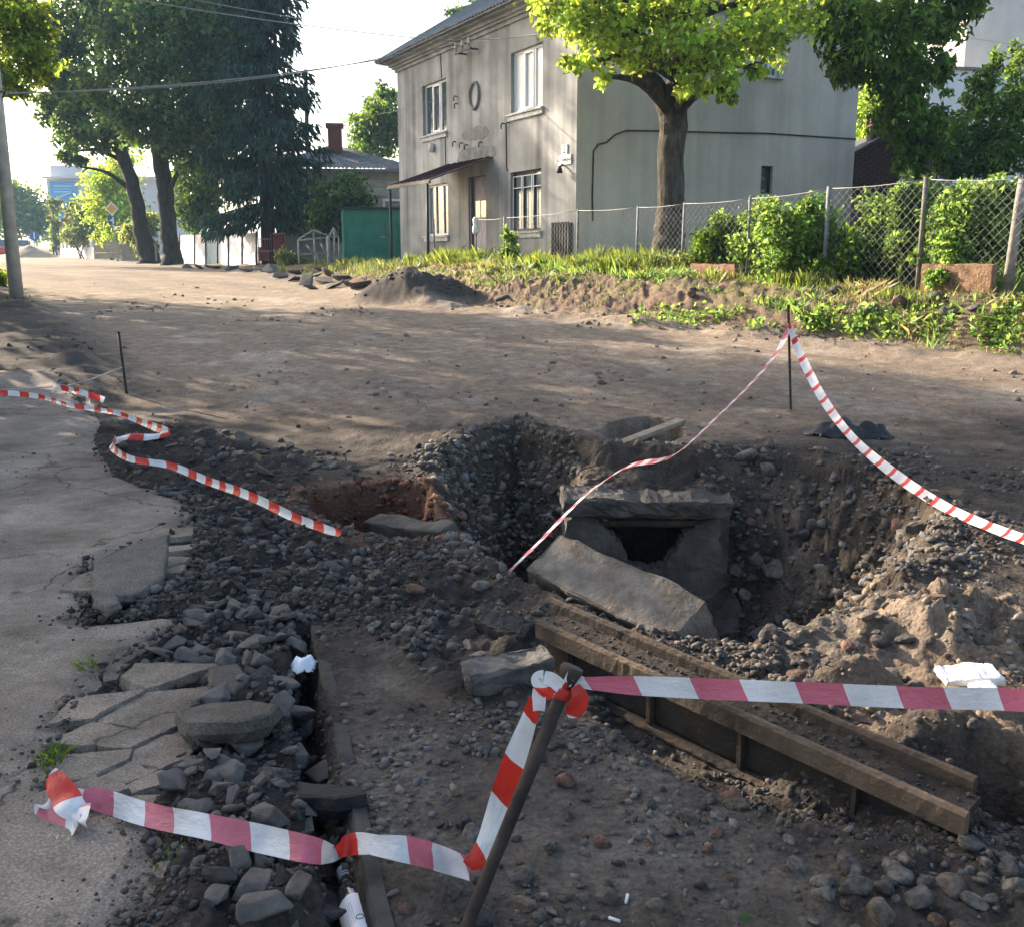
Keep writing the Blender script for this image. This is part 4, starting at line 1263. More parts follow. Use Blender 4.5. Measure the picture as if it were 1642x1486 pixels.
# knot, loop and loose tail on the stake
def st(f, side, out): 
    p = st_foot.lerp(st_top, f); s_ = ax.cross(Vector((0, -1, 0))).normalized()
    if s_.x < 0: s_ = -s_
    o_ = Vector((0, -1, 0)); return p + s_ * side + o_ * out
L_ = (st_top - st_foot).length
sd_ = ax.cross(Vector((0, -1, 0))).normalized(); sd_ = sd_ if sd_.x > 0 else -sd_
fd_ = sd_.cross(ax).normalized(); fd_ = fd_ if fd_.y < 0 else -fd_
def wrap(f, turns, rise, width, m_, seed, u0, start=0.0, rad=.0175):
    """tape wound round the stake"""
    c = []
    n_ = max(6, int(10 * turns))
    for i in range(n_ + 1):
        an_ = start + 2 * math.pi * turns * i / n_
        r_ = rad + .0016 * i / n_ + .001 * math.sin(i * 2.3 + seed)
        c.append((st_foot.lerp(st_top, f + rise * i / n_) + sd_ * r_ * math.cos(an_) + fd_ * r_ * math.sin(an_), ax + sd_ * .12 * math.sin(i * 1.7 + seed), 1 + .12 * math.sin(i * 1.9 + seed)))
    ribbon('wrap', c, width, m_, near_tape, 5, .0012, seed, u0)
wrap(.955, 1.6, .020, .030, M_TAPE, 5, .06, 1.2)
wrap(.925, 1.4, -.018, .026, M_TAPE, 6, .14, 2.0, .019)
wrap(.975, 1.3, .008, .022, M_TAPEB, 7, .13, .6, .019)
# crumpled bow on the left of the stake and a short loose tail on the right
def sp(f, s_, o_): return st_foot.lerp(st_top, f) + sd_ * s_ + fd_ * o_
ribbon('bow', [(sp(.895, -.018, .012), ax, .7), (sp(.905, -.040, .018), ax + sd_ * .2, .75), (sp(.925, -.062, .020), ax * .8 + sd_ * .6, .7), (sp(.945, -.060, .022), sd_, .65), (sp(.950, -.036, .022), ax * .7 - sd_ * .5, .8), (sp(.938, -.012, .024), ax, .8)], .036, M_TAPE, near_tape, 14, .0022, 15, .065)
ribbon('bow', [(sp(.900, -.050, .010), ax * .5 + sd_, .8), (sp(.880, -.047, .012), sd_ + ax * .1, .85), (sp(.855, -.040, .014), sd_, .8), (sp(.83, -.034, .012), sd_, .7)], .034, M_TAPEB, near_tape, 12, .003, 16, .12)
ribbon('tail', [(sp(.955, .016, .016), sd_, .5), (sp(.925, .034, .018), sd_, .9), (sp(.890, .036, .016), sd_ + ax * .15, 1.0), (sp(.865, .030, .012), sd_ + ax * .3, .85), (sp(.85, .024, .010), sd_ + ax * .6, .4)], .040, M_TAPE, near_tape, 12, .002, 17, .02)
endp = P(1700, 1128, 2.05)
a0 = st(.985, -.012, .022)
ctrl = [(a0, (0, 0, 1), .45), (P(935, 1093, 1.955), (0, 0, 1), .5), (P(985, 1096, 1.96), (0, 0, 1), .72), (P(1060, 1100, 1.97), (0, .1, 1), .85), (P(1250, 1108, 1.99), (0, .1, 1), .9), (P(1450, 1117, 2.02), (0, .1, 1), .95), (endp, (0, .1, 1), 1.0), (Vector((1.75, 2.12, HZ(1.75, 2.12) + .30)), (0, .1, 1), 1.0), (Vector((2.5, 2.25, HZ(2.5, 2.25) + .10)), (0, .4, .8), .9), (Vector((2.9, 2.3, HZ(2.9, 2.3) + .03)), (0, .8, .3), .9)]
ribbon('run', ctrl, .052, M_TAPEB, near_tape, 12, .0015, 10, .16)
# crumpled end
cl = [(on(132, 1277, .06), flat, .8), (on(110, 1276, .05), (.0, .5, .8), .7), (on(82, 1283, .05), (.3, .5, .7), .7), (on(70, 1295, .03), (.8, .3, .4), .8), (on(88, 1310, .03), (0, .6, .7), .7), (on(115, 1322, .03), (.0, .6, .7), .9), (on(128, 1318, .05), (.6, .3, .7), .9), (on(131, 1292, .06), (.9, .2, .4), .8)]
ribbon('loop', cl, TW, M_TAPEB, near_tape, 14, .003, 11, .11)
ribbon('crumpled_end', [(on(128, 1300, .05), (.9, .4, 0), .8), (on(112, 1290, .065), (.9, .5, .2), 1.1), (on(100, 1272, .075), (.9, .1, .4), 1.1), (on(88, 1256, .085), (.9, 0, .4), 1.0), (on(78, 1244, .09), (.7, 0, .6), .8)], TW * 1.1, M_TAPE, near_tape, 14, .005, 12, .165)

def drop_line(pxpy, deps):
    return [P(a, b, d) for (a, b), d in zip(pxpy, deps)]
# far tapes from the straight stake
fy = g.y if False else fst_top.y
tapeB = thing('barrier_tape', 'barrier tape sagging from the straight stake to the right edge', 'barrier tape', GT(1420, 800))
pp = drop_line([(1266, 525), (1285, 572), (1320, 640), (1365, 700), (1430, 757), (1510, 810), (1600, 850), (1680, 876)], [fy, fy - .25, fy - .9, fy - 1.7, fy - 2.5, fy - 3.3, fy - 4.0, fy - 4.5])
pp += [Vector((2.75, fy - 4.9, HZ(2.75, fy - 4.9) + .10)), Vector((3.3, fy - 5.2, HZ(3.3, fy - 5.2) + .03))]
ribbon('run', [(p, (.75, 0, .55) if i else (1, 0, .2), [.5, .9, .9, .75, .9, .8, .75, .75, .75, .8][i]) for i, p in enumerate(pp)], .075, tape_mat('tape far', (.66, .035, .030), (.82, .80, .82), .3, .24), tapeB, 10, .004, 21, .10)
tapeC = thing('barrier_tape', 'barrier tape running from the straight stake down into the excavation', 'barrier tape', GT(1100, 760))
pp = drop_line([(1264, 528), (1250, 560), (1215, 605), (1150, 670), (1080, 731), (1010, 748), (945, 790), (870, 865), (800, 934)], [fy, fy - .1, fy - .5, fy - 1.35, fy - 2.15, fy - 2.75, fy - 3.3, fy - 4.0, fy - 4.5])
ribbon('run', [(p, (.7, -.35, .6), [.5, .9, .9, .9, .85, .85, .8, .75, .65][i]) for i, p in enumerate(pp)], .085, M_TAPEB, tapeC, 10, .004, 22, .0)
MB().tube([P(1265.5, 519, fy), P(1265.7, 534, fy)], .016, 10).build('knot', M_TAPE, tapeB)
# left tape
tapeD = thing('barrier_tape', 'red and white barrier tape trailing over the pavement edge to the small hollow', 'barrier tape', on(300, 760))
Dp = [(-40, 628), (0, 630), (45, 634), (78, 640), (110, 650), (150, 657), (190, 664), (225, 676), (262, 690), (272, 695), (240, 700), (208, 700), (188, 705), (180, 712), (188, 724), (215, 738), (275, 748), (330, 770), (400, 795), (470, 828), (520, 848), (547, 855)]
Dw = [.7, .7, .7, .5, .5, .6, .5, .7, .9, .5, 1.0, .9, .9, .8, .7, .6, .65, .7, .7, .65, .6, .5]
Dn = [(0, .5, .8)] * 10 + [(0, .8, .4)] * 4 + [(0, .5, .8)] * 8
ribbon('run', [(on(a, b, .085), n_, w_) for (a, b), n_, w_ in zip(Dp, Dn, Dw)], .07, M_TAPE, tapeD, 8, .006, 31, .0)
ribbon('loop', [(on(82, 634, .05), (0, .5, .8), .4), (on(92, 623, .12), (0, .3, .9), .5), (on(108, 624, .13), (0, .3, .9), .7), (on(135, 631, .12), (0, .3, .9), .7), (on(167, 642, .08), (.3, .3, .8), .8)], .07, M_TAPE, tapeD, 8, .006, 32, .07)
ribbon('loop', [(on(143, 633, .10), (1, 0, .2), .6), (on(142, 648, .05), (1, 0, .2), .6), (on(150, 656, .04), (.6, .5, .3), .6)], .06, M_TAPEB, tapeD, 6, .006, 33, .12)
# string tied to the left stake
M_STRING = mat('string', (.45, .42, .38), .9, .1)
s0 = P(199, 588, g2.y)
tag(MB().tube([s0, s0.lerp(on(92, 624, .1), .5) + Vector((0, 0, -.02)), on(92, 624, .1)], .006, 5).build('string', M_STRING), 'pale string stretched from the left stake down to the tape', 'string')
a_, b_ = on(86, 622, .03), on(-20, 627, .03)
tag(MB().tube([a_, b_], .006, 5).build('string', M_STRING), 'taut string lying along the pavement end above the tape', 'string')

# ---- bottle
def glass(name, col, rough=.05):
    m, n, l, b = new_mat(name)
    b.inputs['Base Color'].default_value = (*col, 1); b.inputs['Roughness'].default_value = rough
    b.inputs['Transmission Weight'].default_value = .92; b.inputs['IOR'].default_value = 1.45
    return m
bp0 = P(551, 1397, 2.235); bp1 = P(588, 1520, 1.93)
bdir = (bp0 - bp1).normalized()
bot = thing('bottle', 'clear glass bottle with white label lying in the trench at the kerb', 'bottle', bp1 + Vector((0, 0, -.04)))
MBt = Matrix.Translation(bp1) @ bdir.to_track_quat('Z', 'Y').to_matrix().to_4x4()
BH = (bp0 - bp1).length
s = .040
prof = [(0, -.03), (s * .85, -.03), (s, -.022), (s, BH - .135), (s * .97, BH - .125), (s * .80, BH - .095), (s * .55, BH - .070), (s * .42, BH - .055), (s * .39, BH - .03), (s * .39, BH - .006), (s * .30, BH), (s * .28, BH - .004), (s * .30, BH - .05), (s * .48, BH - .075), (s * .72, BH - .098), (s * .90, BH - .13), (s * .92, -.018), (0, -.02)]
MB().lathe(prof, 28).xf(MBt).build('body', glass('bottle glass', (.46, .49, .50)), bot)
neck = MB()
for k in range(3):
    z = BH - .012 - .011 * k
    neck.lathe([(s * .40, z - .003), (s * .45, z - .001), (s * .45, z + .001), (s * .40, z + .003)], 24)
neck.lathe([(s * .41, BH - .006), (s * .43, BH - .003), (s * .42, BH + .006), (s * .30, BH + .008), (0, BH + .008)], 24)
neck.xf(MBt).build('neck_ring', mat('cap plastic', (.42, .43, .45), .35, .05), bot)
def label_mat():
    m, n, l, b = new_mat('bottle label')
    uvn = N(n, 'ShaderNodeUVMap', uv_map='UVMap'); sp = N(n, 'ShaderNodeSeparateXYZ'); l.new(uvn.outputs[0], sp.inputs[0])
    def step(src, a, b_):
        g1 = N(n, 'ShaderNodeMath', operation='GREATER_THAN'); g1.inputs[1].default_value = a; l.new(src, g1.inputs[0])
        g0 = N(n, 'ShaderNodeMath', operation='LESS_THAN'); g0.inputs[1].default_value = b_; l.new(src, g0.inputs[0])
        q = N(n, 'ShaderNodeMath', operation='MULTIPLY'); l.new(g1.outputs[0], q.inputs[0]); l.new(g0.outputs[0], q.inputs[1]); return q.outputs[0]
    def mul(a, b_):
        q = N(n, 'ShaderNodeMath', operation='MULTIPLY'); l.new(a, q.inputs[0]); l.new(b_, q.inputs[1]); return q.outputs[0]
    cur = None; base = (.80, .83, .88, 1)
    def over(fac, col):
        nonlocal cur
        mx = N(n, 'ShaderNodeMix', data_type='RGBA')
        if cur is None: mx.inputs[6].default_value = base
        else: l.new(cur, mx.inputs[6])
        mx.inputs[7].default_value = (*col, 1); l.new(fac, mx.inputs[0]); cur = mx.outputs[2]
    U, Vv = sp.outputs[0], sp.outputs[1]
    over(mul(step(U, .80, 1.1), step(Vv, .1, .62)), (.75, .68, .12))
    over(mul(step(U, .74, .86), step(Vv, .72, .88)), (.02, .16, .16))
    # lines of fine print on the left panel
    wv = N(n, 'ShaderNodeMath', operation='MULTIPLY'); wv.inputs[1].default_value = 26; l.new(U, wv.inputs[0])
    fr = N(n, 'ShaderNodeMath', operation='FRACT'); l.new(wv.outputs[0], fr.inputs[0])
    no = N(n, 'ShaderNodeTexNoise', Scale=60.0); l.new(uvn.outputs[0], no.inputs['Vector'])
    gt = N(n, 'ShaderNodeMath', operation='GREATER_THAN'); gt.inputs[1].default_value = .45; l.new(no.outputs[0], gt.inputs[0])
    over(mul(mul(step(U, .16, .42), step(Vv, .3, .85)), mul(step(fr.outputs[0], .25, .6), gt.outputs[0])), (.35, .38, .45))
    l.new(cur, b.inputs['Base Color']); b.inputs['Roughness'].default_value = .5
    return m
V = []; UVl = []; F = []
nl = 24
for j, z in enumerate((-.0, .05, .09, BH - .180)):
    for i in range(nl + 1):
        an = math.pi * (1.0 + 1.15 * i / nl) - .25
        an = -math.pi / 2 + (i / nl - .5) * 2.9
        zz = z + (.018 * (1 - abs(i / nl - .45) * 2.0) if j == 3 else 0)
        V.append((s * 1.012 * math.cos(an), s * 1.012 * math.sin(an), zz)); UVl.append((i / nl, j / 3))
for j in range(3):
    for i in range(nl):
        a = j * (nl + 1) + i; F.append((a, a + 1, a + nl + 2, a + nl + 1))
# turn the label so that it faces the eye
tocam = (Vector((0, 0, CAM_Z)) - bp1).normalized()
lc = MBt.to_3x3().inverted() @ tocam
ang = math.atan2(lc.y, lc.x) + math.pi / 2 + .15
Ml = MBt @ Matrix.Rotation(ang, 4, 'Z')
lab = mesh_np('label', [tuple(Ml @ Vector(v)) for v in V], np.array(F), label_mat(), bot, smooth=True, uv=UVl)
ring = MB(); cpos = (0, -s * 1.02, .052)
mbk = MB()
for k in range(20):
    pass
tor = [(.0085 * math.cos(2 * math.pi * k / 20), .0085 * math.sin(2 * math.pi * k / 20)) for k in range(21)]
mbk.tube([(s * 1.016 * math.sin(x_ / s), -s * 1.016 * math.cos(x_ / s), .06 + y_) for x_, y_ in tor], .0012, 5, caps=False)
mbk.xf(Ml).build('emblem', mat('label ink', (.12, .12, .13), .6, .1), lab)

# ---- small litter, leaves on the ground
M_BUTT = mat('paper white', (.70, .67, .62), .8, .08)
for i, (a, b, an, lab_) in enumerate([(1005, 1440, 1.3, 'white cigarette butt standing out on the gravel right of the stake'), (985, 1474, -.6, 'white cigarette butt near the bottom edge right of the stake')]):
    c = on(a, b, .006); d = Vector((math.cos(an), math.sin(an), .1)) * .013
    tag(MB().tube([c - d, c + d], .0036, 8).build('cigarette_butt', M_BUTT), lab_, 'cigarette butt')
# ---------------------------------------------------------------- the two-storey house
def plaster_mat(name, base, stain=.45):
    m, n, l, b = new_mat(name)
    tc = N(n, 'ShaderNodeTexCoord')
    def noise(sc, det=6, st=(1, 1, 1), ro=.6):
        mp = N(n, 'ShaderNodeMapping'); mp.inputs['Scale'].default_value = st; l.new(tc.outputs['Object'], mp.inputs['Vector'])
        q = N(n, 'ShaderNodeTexNoise', Scale=sc, Detail=det, Roughness=ro); l.new(mp.outputs[0], q.inputs['Vector']); return q.outputs[0]
    def rng(src, a, b_, c, d):
        r = N(n, 'ShaderNodeMapRange'); r.inputs[1].default_value = a; r.inputs[2].default_value = b_; r.inputs[3].default_value = c; r.inputs[4].default_value = d
        l.new(src, r.inputs[0]); return r.outputs[0]
    def mul(a, b_):
        q = N(n, 'ShaderNodeMath', operation='MULTIPLY'); l.new(a, q.inputs[0]); l.new(b_, q.inputs[1]); return q.outputs[0]
    blot = rng(noise(.55, 7), .35, .68, 1.08, 1 - stain * .6)
    runs = rng(noise(1.2, 5, (2.2, 2.2, .12)), .42, .72, 1.03, 1 - stain * .55)
    grain = rng(noise(38, 4), .3, .7, .92, 1.07)
    sp = N(n, 'ShaderNodeSeparateXYZ'); l.new(tc.outputs['Object'], sp.inputs[0])
    damp = rng(sp.outputs[2], -.1, 1.0, .68, 1.0)
    f = mul(mul(blot, runs), mul(grain, damp))
    sc = N(n, 'ShaderNodeVectorMath', operation='SCALE'); sc.inputs[0].default_value = base; l.new(f, sc.inputs['Scale'])
    l.new(sc.outputs[0], b.inputs['Base Color']); b.inputs['Roughness'].default_value = .93; b.inputs['Specular IOR Level'].default_value = .15
    bu = N(n, 'ShaderNodeBump', Strength=.35, Distance=.01); l.new(noise(22, 6), bu.inputs['Height']); l.new(bu.outputs[0], b.inputs['Normal'])
    return m
M_PLAS = plaster_mat('grey plaster', (.45, .44, .43), .85)
M_PLAS2 = plaster_mat('grey plaster gable', (.58, .515, .435), .32)
M_PVC = mat('white plastic frame', (.78, .79, .80), .4, .05, 3, .0)
M_SILL = mat('sill', (.50, .50, .49), .8, .2, 8, .2)
M_BROWN = mat('brown wood frame', (.060, .030, .028), .6, .25, 9, .2)
M_SLATE = mat('grey asbestos sheet', (.26, .26, .265), .9, .3, 5, .3, 30)
M_SLATEE = mat('sheet edge', (.19, .19, .19), .9, .3, 8, .3)
M_MAROON = mat('maroon sheet metal', (.072, .030, .034), .55, .25, 5, .15, 30)
M_IRON = mat('dark iron', (.030, .030, .034), .6, .3, 12, .2)
M_LILAC = mat('faded lilac door', (.36, .31, .40), .6, .25, 4, .2)
M_LILACD = mat('dark lilac frame', (.14, .115, .14), .6, .25, 6, .2)
M_STAIN = mat('soot stained plaster', (.115, .112, .112), .95, .45, 4, .3, 25, col2=(.27, .265, .26))
def pane_mat(name, col=(.05, .06, .07), rough=.06):
    m, n, l, b = new_mat(name)
    tc = N(n, 'ShaderNodeTexCoord'); no = N(n, 'ShaderNodeTexNoise', Scale=2.5, Detail=3.0); l.new(tc.outputs['Object'], no.inputs['Vector'])
    mx = N(n, 'ShaderNodeMix', data_type='RGBA'); mx.inputs[6].default_value = (*[c * .5 for c in col], 1); mx.inputs[7].default_value = (*[c * 1.6 for c in col], 1)
    l.new(no.outputs[0], mx.inputs[0]); l.new(mx.outputs[2], b.inputs['Base Color'])
    b.inputs['Roughness'].default_value = rough; b.inputs['Specular IOR Level'].default_value = .9
    return m
M_PANE = pane_mat('window glass')
M_PANEC = pane_mat('window glass with curtain', (.16, .19, .20), .12)
M_SKYPANE = mat('white sky reflection', (.80, .80, .80), .5, .04, 2, 0)  # white painted on the panes as the bright sky's reflection

HC = P(922, 420, 22.5)                       # near corner in plan
HANG = R(28.1)
S_DIR = Vector((-math.sin(HANG), math.cos(HANG), 0)); N_DIR = Vector((math.cos(HANG), math.sin(HANG), 0))
HL = 10.25; HD = 8.6; HB = 1.22              # front length, depth, ground level
HO = Vector((HC.x, HC.y, HB)) + S_DIR * HL
house = thing('two_storey_house', 'grey plastered two storey house with maroon porch canopy', 'house', HO, math.atan2(-S_DIR.y, -S_DIR.x))
HM = MWORLD[house.name]; HMi = HM.inverted()
def front(px, py):
    """picture point -> x, z on the street front"""
    o = HMi @ Vector((0, 0, CAM_Z)); d = HMi.to_3x3() @ (P(px, py, 10) - Vector((0, 0, CAM_Z)))
    t = -o.y / d.y; q = o + d * t; return q.x, q.z
def gable(px, py):
    o = HMi @ Vector((0, 0, CAM_Z)); d = HMi.to_3x3() @ (P(px, py, 10) - Vector((0, 0, CAM_Z)))
    t = (HL - o.x) / d.x; q = o + d * t; return q.y, q.z
EAVE = front(644, 113)[1]
print('house: eave', EAVE, 'far corner px check', front(645, 250), 'gable right', gable(1372, 220))
HD = gable(1372, 220)[0]

def wall_panel(name, L, z0, z1, openings, mat_, parent, M, depth=.16):
    """wall face in x,z at y=0 with openings cut and reveals turned inward"""
    xs_ = sorted({0, L} | {o[0] for o in openings} | {o[1] for o in openings})
    zs_ = sorted({z0, z1} | {o[2] for o in openings} | {o[3] for o in openings})
    mb = MB()
    vid = {}
    def vv(x, z):
        k = (round(x, 4), round(z, 4))
        if k not in vid: vid[k] = len(mb.v); mb.v.append((x, 0, z))
        return vid[k]
    for i in range(len(xs_) - 1):
        for j in range(len(zs_) - 1):
            cx, cz_ = (xs_[i] + xs_[i + 1]) / 2, (zs_[j] + zs_[j + 1]) / 2
            if any(o[0] < cx < o[1] and o[2] < cz_ < o[3] for o in openings): continue
            mb.f.append((vv(xs_[i], zs_[j]), vv(xs_[i + 1], zs_[j]), vv(xs_[i + 1], zs_[j + 1]), vv(xs_[i], zs_[j + 1]))); mb.sm.append(False)
    for a, b, c, d in openings:
        mb.add([(a, 0, c), (a, depth, c), (a, depth, d), (a, 0, d)], [(0, 1, 2, 3)])
        mb.add([(b, 0, c), (b, 0, d), (b, depth, d), (b, depth, c)], [(0, 1, 2, 3)])
        mb.add([(a, 0, c), (b, 0, c), (b, depth, c), (a, depth, c)], [(0, 1, 2, 3)])
        mb.add([(a, 0, d), (a, depth, d), (b, depth, d), (b, 0, d)], [(0, 1, 2, 3)])
    mb.xf(M)
    return mb.build(name, mat_, parent, True)

def rect(px0, py0, px1, py1, f):
    a = f(px0, py0); b = f(px1, py1)
    return a, b
# openings on the street front: x from the far corner
def opening(pxl, pxr, pt, pb):
    """pt, pb: picture heights of top and bottom at the left edge"""
    xl, zt = front(pxl, pt); _, zb = front(pxl, pb); xr, _ = front(pxr, pt)
    return (xl, xr, zb, zt)
W1 = opening(677, 715.5, 139, 220)        # far upper
W2 = opening(819, 870.5, 86, 184)         # near upper
W3 = opening(682, 716.5, 299, 379)        # far lower
W4 = opening(815, 867, 278, 372)          # near lower
W3 = (W1[0] + .12, W1[1] + .02, W3[2], W3[3]); W4 = (W2[0] - .02, W2[1] - .05, W4[2], W4[3])
DR = opening(751, 779, 285, 410); DR = (DR[0], DR[1], 0.05, DR[3])
print('openings', W1, W2, W3, W4, DR)
wall_panel('front_wall', HL, -.5, EAVE, [W1, W2, W3, W4, DR], M_PLAS, house, Matrix.Identity(4))
G1 = (*[gable(p, 270)[0] for p in (1221, 1240)], gable(1221, 311)[1], gable(1221, 266)[1])
G2 = (*[gable(p, 110)[0] for p in (1222, 1250)], gable(1222, 122)[1], gable(1222, 122)[1] + 1.35)
MS = Matrix.Translation((HL, 0, 0)) @ Matrix.Rotation(math.pi / 2, 4, 'Z')
wall_panel('gable_wall', HD, -.5, EAVE, [G1, G2], M_PLAS2, house, MS)
MB().add([(0, 0, -.5), (0, HD, -.5), (0, HD, EAVE), (0, 0, EAVE)], [(0, 1, 2, 3)]).build('far_wall', M_PLAS2, house, True)
MB().add([(0, HD, -.5), (HL, HD, -.5), (HL, HD, EAVE), (0, HD, EAVE)], [(0, 1, 2, 3)]).build('back_wall', M_PLAS2, house, True)

def window(o, frame_m, pane_m, M, mull=2, frame=.055, trans=0, sill=True, ledge=True, sash=None):
    a, b, c, d = o
    dp = .12
    w = MB()
    w.box(a, a + frame, dp - .03, dp + .03, c, d); w.box(b - frame, b, dp - .03, dp + .03, c, d)
    w.box(a + frame, b - frame, dp - .03, dp + .03, d - frame, d); w.box(a + frame, b - frame, dp - .03, dp + .03, c, c + frame)
    for k in range(mull):
        x = a + (b - a) * (k + 1) / (mull + 1)
        w.box(x - frame * .6, x + frame * .6, dp - .032, dp + .028, c + frame, d - frame)
    if trans:
        z = d - (d - c) * trans
        w.box(a + frame, b - frame, dp - .031, dp + .027, z - frame * .4, z + frame * .4)
    win = w.xf(M).build('window', frame_m, house, True)
    for k in range(mull + 1):
        x0 = a + (b - a) * k / (mull + 1) + frame * .4; x1 = a + (b - a) * (k + 1) / (mull + 1) - frame * .4
        pm = pane_m[k] if isinstance(pane_m, (list, tuple)) else pane_m
        MB().box(x0, x1, dp + .004, dp + .012, c + frame * .5, d - frame * .5).xf(M).build('pane', pm, win, True)
        if sash and k in sash:
            q = MB(); f2 = .045
            q.box(x0 + .01, x0 + .01 + f2, dp - .05, dp - .002, c + frame, d - frame); q.box(x1 - .01 - f2, x1 - .01, dp - .05, dp - .002, c + frame, d - frame)
            q.box(x0 + .01 + f2, x1 - .01 - f2, dp - .05, dp - .002, d - frame - f2, d - frame); q.box(x0 + .01 + f2, x1 - .01 - f2, dp - .05, dp - .002, c + frame, c + frame + f2)
            q.xf(M).build('sash', frame_m, win, True)
    if sill:
        s_ = MB().box(a - .10, b + .08, -.10, .09, c - .05, c - .012)
        if ledge: s_.box(a - .06, b + .05, -.055, .0, c - .16, c - .052)
        s_.xf(M).build('sill', M_SILL, win, True)
    return win
I4 = Matrix.Identity(4)
window(W1, M_PVC, M_PANE, I4, 2, sash=[1])
window(W2, M_PVC, [M_SKYPANE, M_SKYPANE, M_SKYPANE], I4, 2, sash=[1])
window(W3, M_PVC, [M_PANEC, M_PANE, M_PANE], I4, 2)
w4 = window(W4, M_BROWN, M_PANEC, I4, 2, trans=.27)
gr = MB()                                     # white window bars of the near lower window
for k in range(3):
    x0 = W4[0] + (W4[1] - W4[0]) * k / 3 + .05; x1 = W4[0] + (W4[1] - W4[0]) * (k + 1) / 3 - .03
    for x in (x0, x1): gr.box(x - .009, x + .009, .045, .063, W4[2] + .06, W4[3] - .10)
    zt = W4[3] - .10; zm = W4[3] - (W4[3] - W4[2]) * .27
    gr.box(x0 + .009, x1 - .009, .046, .062, zt - .018, zt); gr.box(x0 + .009, x1 - .009, .046, .062, zm - .009, zm + .009)
gr.build('bars', M_PVC, w4, True)
window(G1, M_IRON, M_PANE, MS, 0, .05, sill=False)
window(G2, M_PVC, M_PANE, MS, 1, .05, ledge=False)
# door
a, b, c, d = DR
dr = MB(); dr.box(a + .09, b - .02, .11, .15, c, d - .02).build('door', M_LILAC, house, True)
door = house.children[-1] if False else [o for o in bpy.data.objects if o.name.startswith('door')][-1]
MB().box(a, a + .085, .03, .17, c, d).build('frame', M_LILACD, door, True)
MB().box(a + .088, b, .03, .17, d - .018, d - .001).build('frame', M_LILACD, door, True)
wz = d - .62
for k in range(2):
    x0 = a + .16 + k * (b - a - .26) / 2
    MB().box(x0, x0 + (b - a - .26) / 2 - .05, .098, .109, wz - .42, wz).build('pane', M_PANE, door, True)
MB().box(b - .14, b - .10, .07, .108, c + 1.0, c + 1.03).build('handle', M_IRON, door, True)
# cornice
co = MB()
for k, (o, z0, z1) in enumerate(((.06, EAVE - .02, EAVE + .07), (.13, EAVE + .07, EAVE + .13), (.20, EAVE + .13, EAVE + .21), (.36, EAVE + .21, EAVE + .30))):
    co.add([(-o, -o, z0), (HL + .02, -o, z0), (HL + .02, .0, z0), (0, 0, z0), (0, HD, z0), (-o, HD, z0), (-o, -o, z1), (HL + .02, -o, z1), (HL + .02, 0, z1), (0, 0, z1), (0, HD, z1), (-o, HD, z1)],
           [(0, 1, 7, 6), (1, 2, 8, 7), (5, 0, 6, 11), (3, 2, 1, 0), (0, 5, 4, 3), (6, 7, 8, 9), (9, 10, 11, 6)])
co.build('cornice', M_PLAS, house, True)
# hipped corrugated roof
OV = .52; RZ = EAVE + .31; RH = 3.0
roofn = thing  # placeholder
ridge = [(HD / 2 + .2, HD / 2, RZ + RH), (HL + .3, HD / 2, RZ + RH)]
def corr(p0, p1, q0, q1, n, name, parent, amp=.028):
    """corrugated sheet from eave p0-p1 up to q0-q1"""
    p0, p1, q0, q1 = map(Vector, (p0, p1, q0, q1))
    nrm = (p1 - p0).cross(q0 - p0 + (q1 - p1)).normalized()
    if nrm.z < 0: nrm = -nrm
    V = []; F = []
    for i in range(n + 1):
        f = i / n; h = amp * math.sin(math.pi * i / 2)
        a, b = p0.lerp(p1, f), q0.lerp(q1, f)
        V += [a + nrm * h, b + nrm * h, a + nrm * (h - .012), b + nrm * (h - .012)]
    for i in range(n):
        k = i * 4
        F += [(k, k + 4, k + 5, k + 1), (k + 2, k + 3, k + 7, k + 6), (k, k + 2, k + 6, k + 4)]
    return MB().add(V, F).build(name, M_SLATE, parent, True)
e = [(-OV, -OV, RZ), (HL + .45, -OV, RZ), (HL + .45, HD + OV, RZ), (-OV, HD + OV, RZ)]
rf = corr(e[0], e[1], ridge[0], ridge[1], 280, 'roof', house)
corr(e[3], e[0], ridge[0], ridge[0], 200, 'hip_sheet', rf)
MB().add([e[3], e[2], ridge[1], ridge[0]], [(0, 1, 2, 3)]).build('back_sheet', M_SLATE, rf, True)
MB().add([(HL, 0, EAVE), (HL, HD, EAVE), (HL, HD / 2, RZ + RH - .1)], [(0, 1, 2)]).build('gable_top', M_PLAS2, house, True)
MB().box(-OV + .03, HL + .4, -OV + .03, -.0, RZ - .06, RZ - .03).build('soffit', M_SLATEE, house, True)
MB().box(-OV + .03, -.0, .002, HD + OV, RZ - .06, RZ - .03).build('soffit', M_SLATEE, house, True)
# round moulding, with its recessed field
cx, czz = front(762, 154); rr = abs(front(762, 131)[1] - front(762, 178)[1]) / 2
V = []; F = []; nn = 36
for i in range(nn):
    an = 2 * math.pi * i / nn; ca_, sa_ = math.cos(an), math.sin(an)
    for r_, y_ in ((rr * .80, .0 - .002), (rr * .82, -.045), (rr * .92, -.07), (rr * 1.0, -.05), (rr * 1.03, -.002)):
        V.append((cx + r_ * ca_ * .82, y_, czz + r_ * sa_))
for i in range(nn):
    for k in range(4):
        F.append((i * 5 + k, i * 5 + k + 1, ((i + 1) % nn) * 5 + k + 1, ((i + 1) % nn) * 5 + k))
MB().add(V, F, True).build('round_moulding', M_STAIN, house, True)
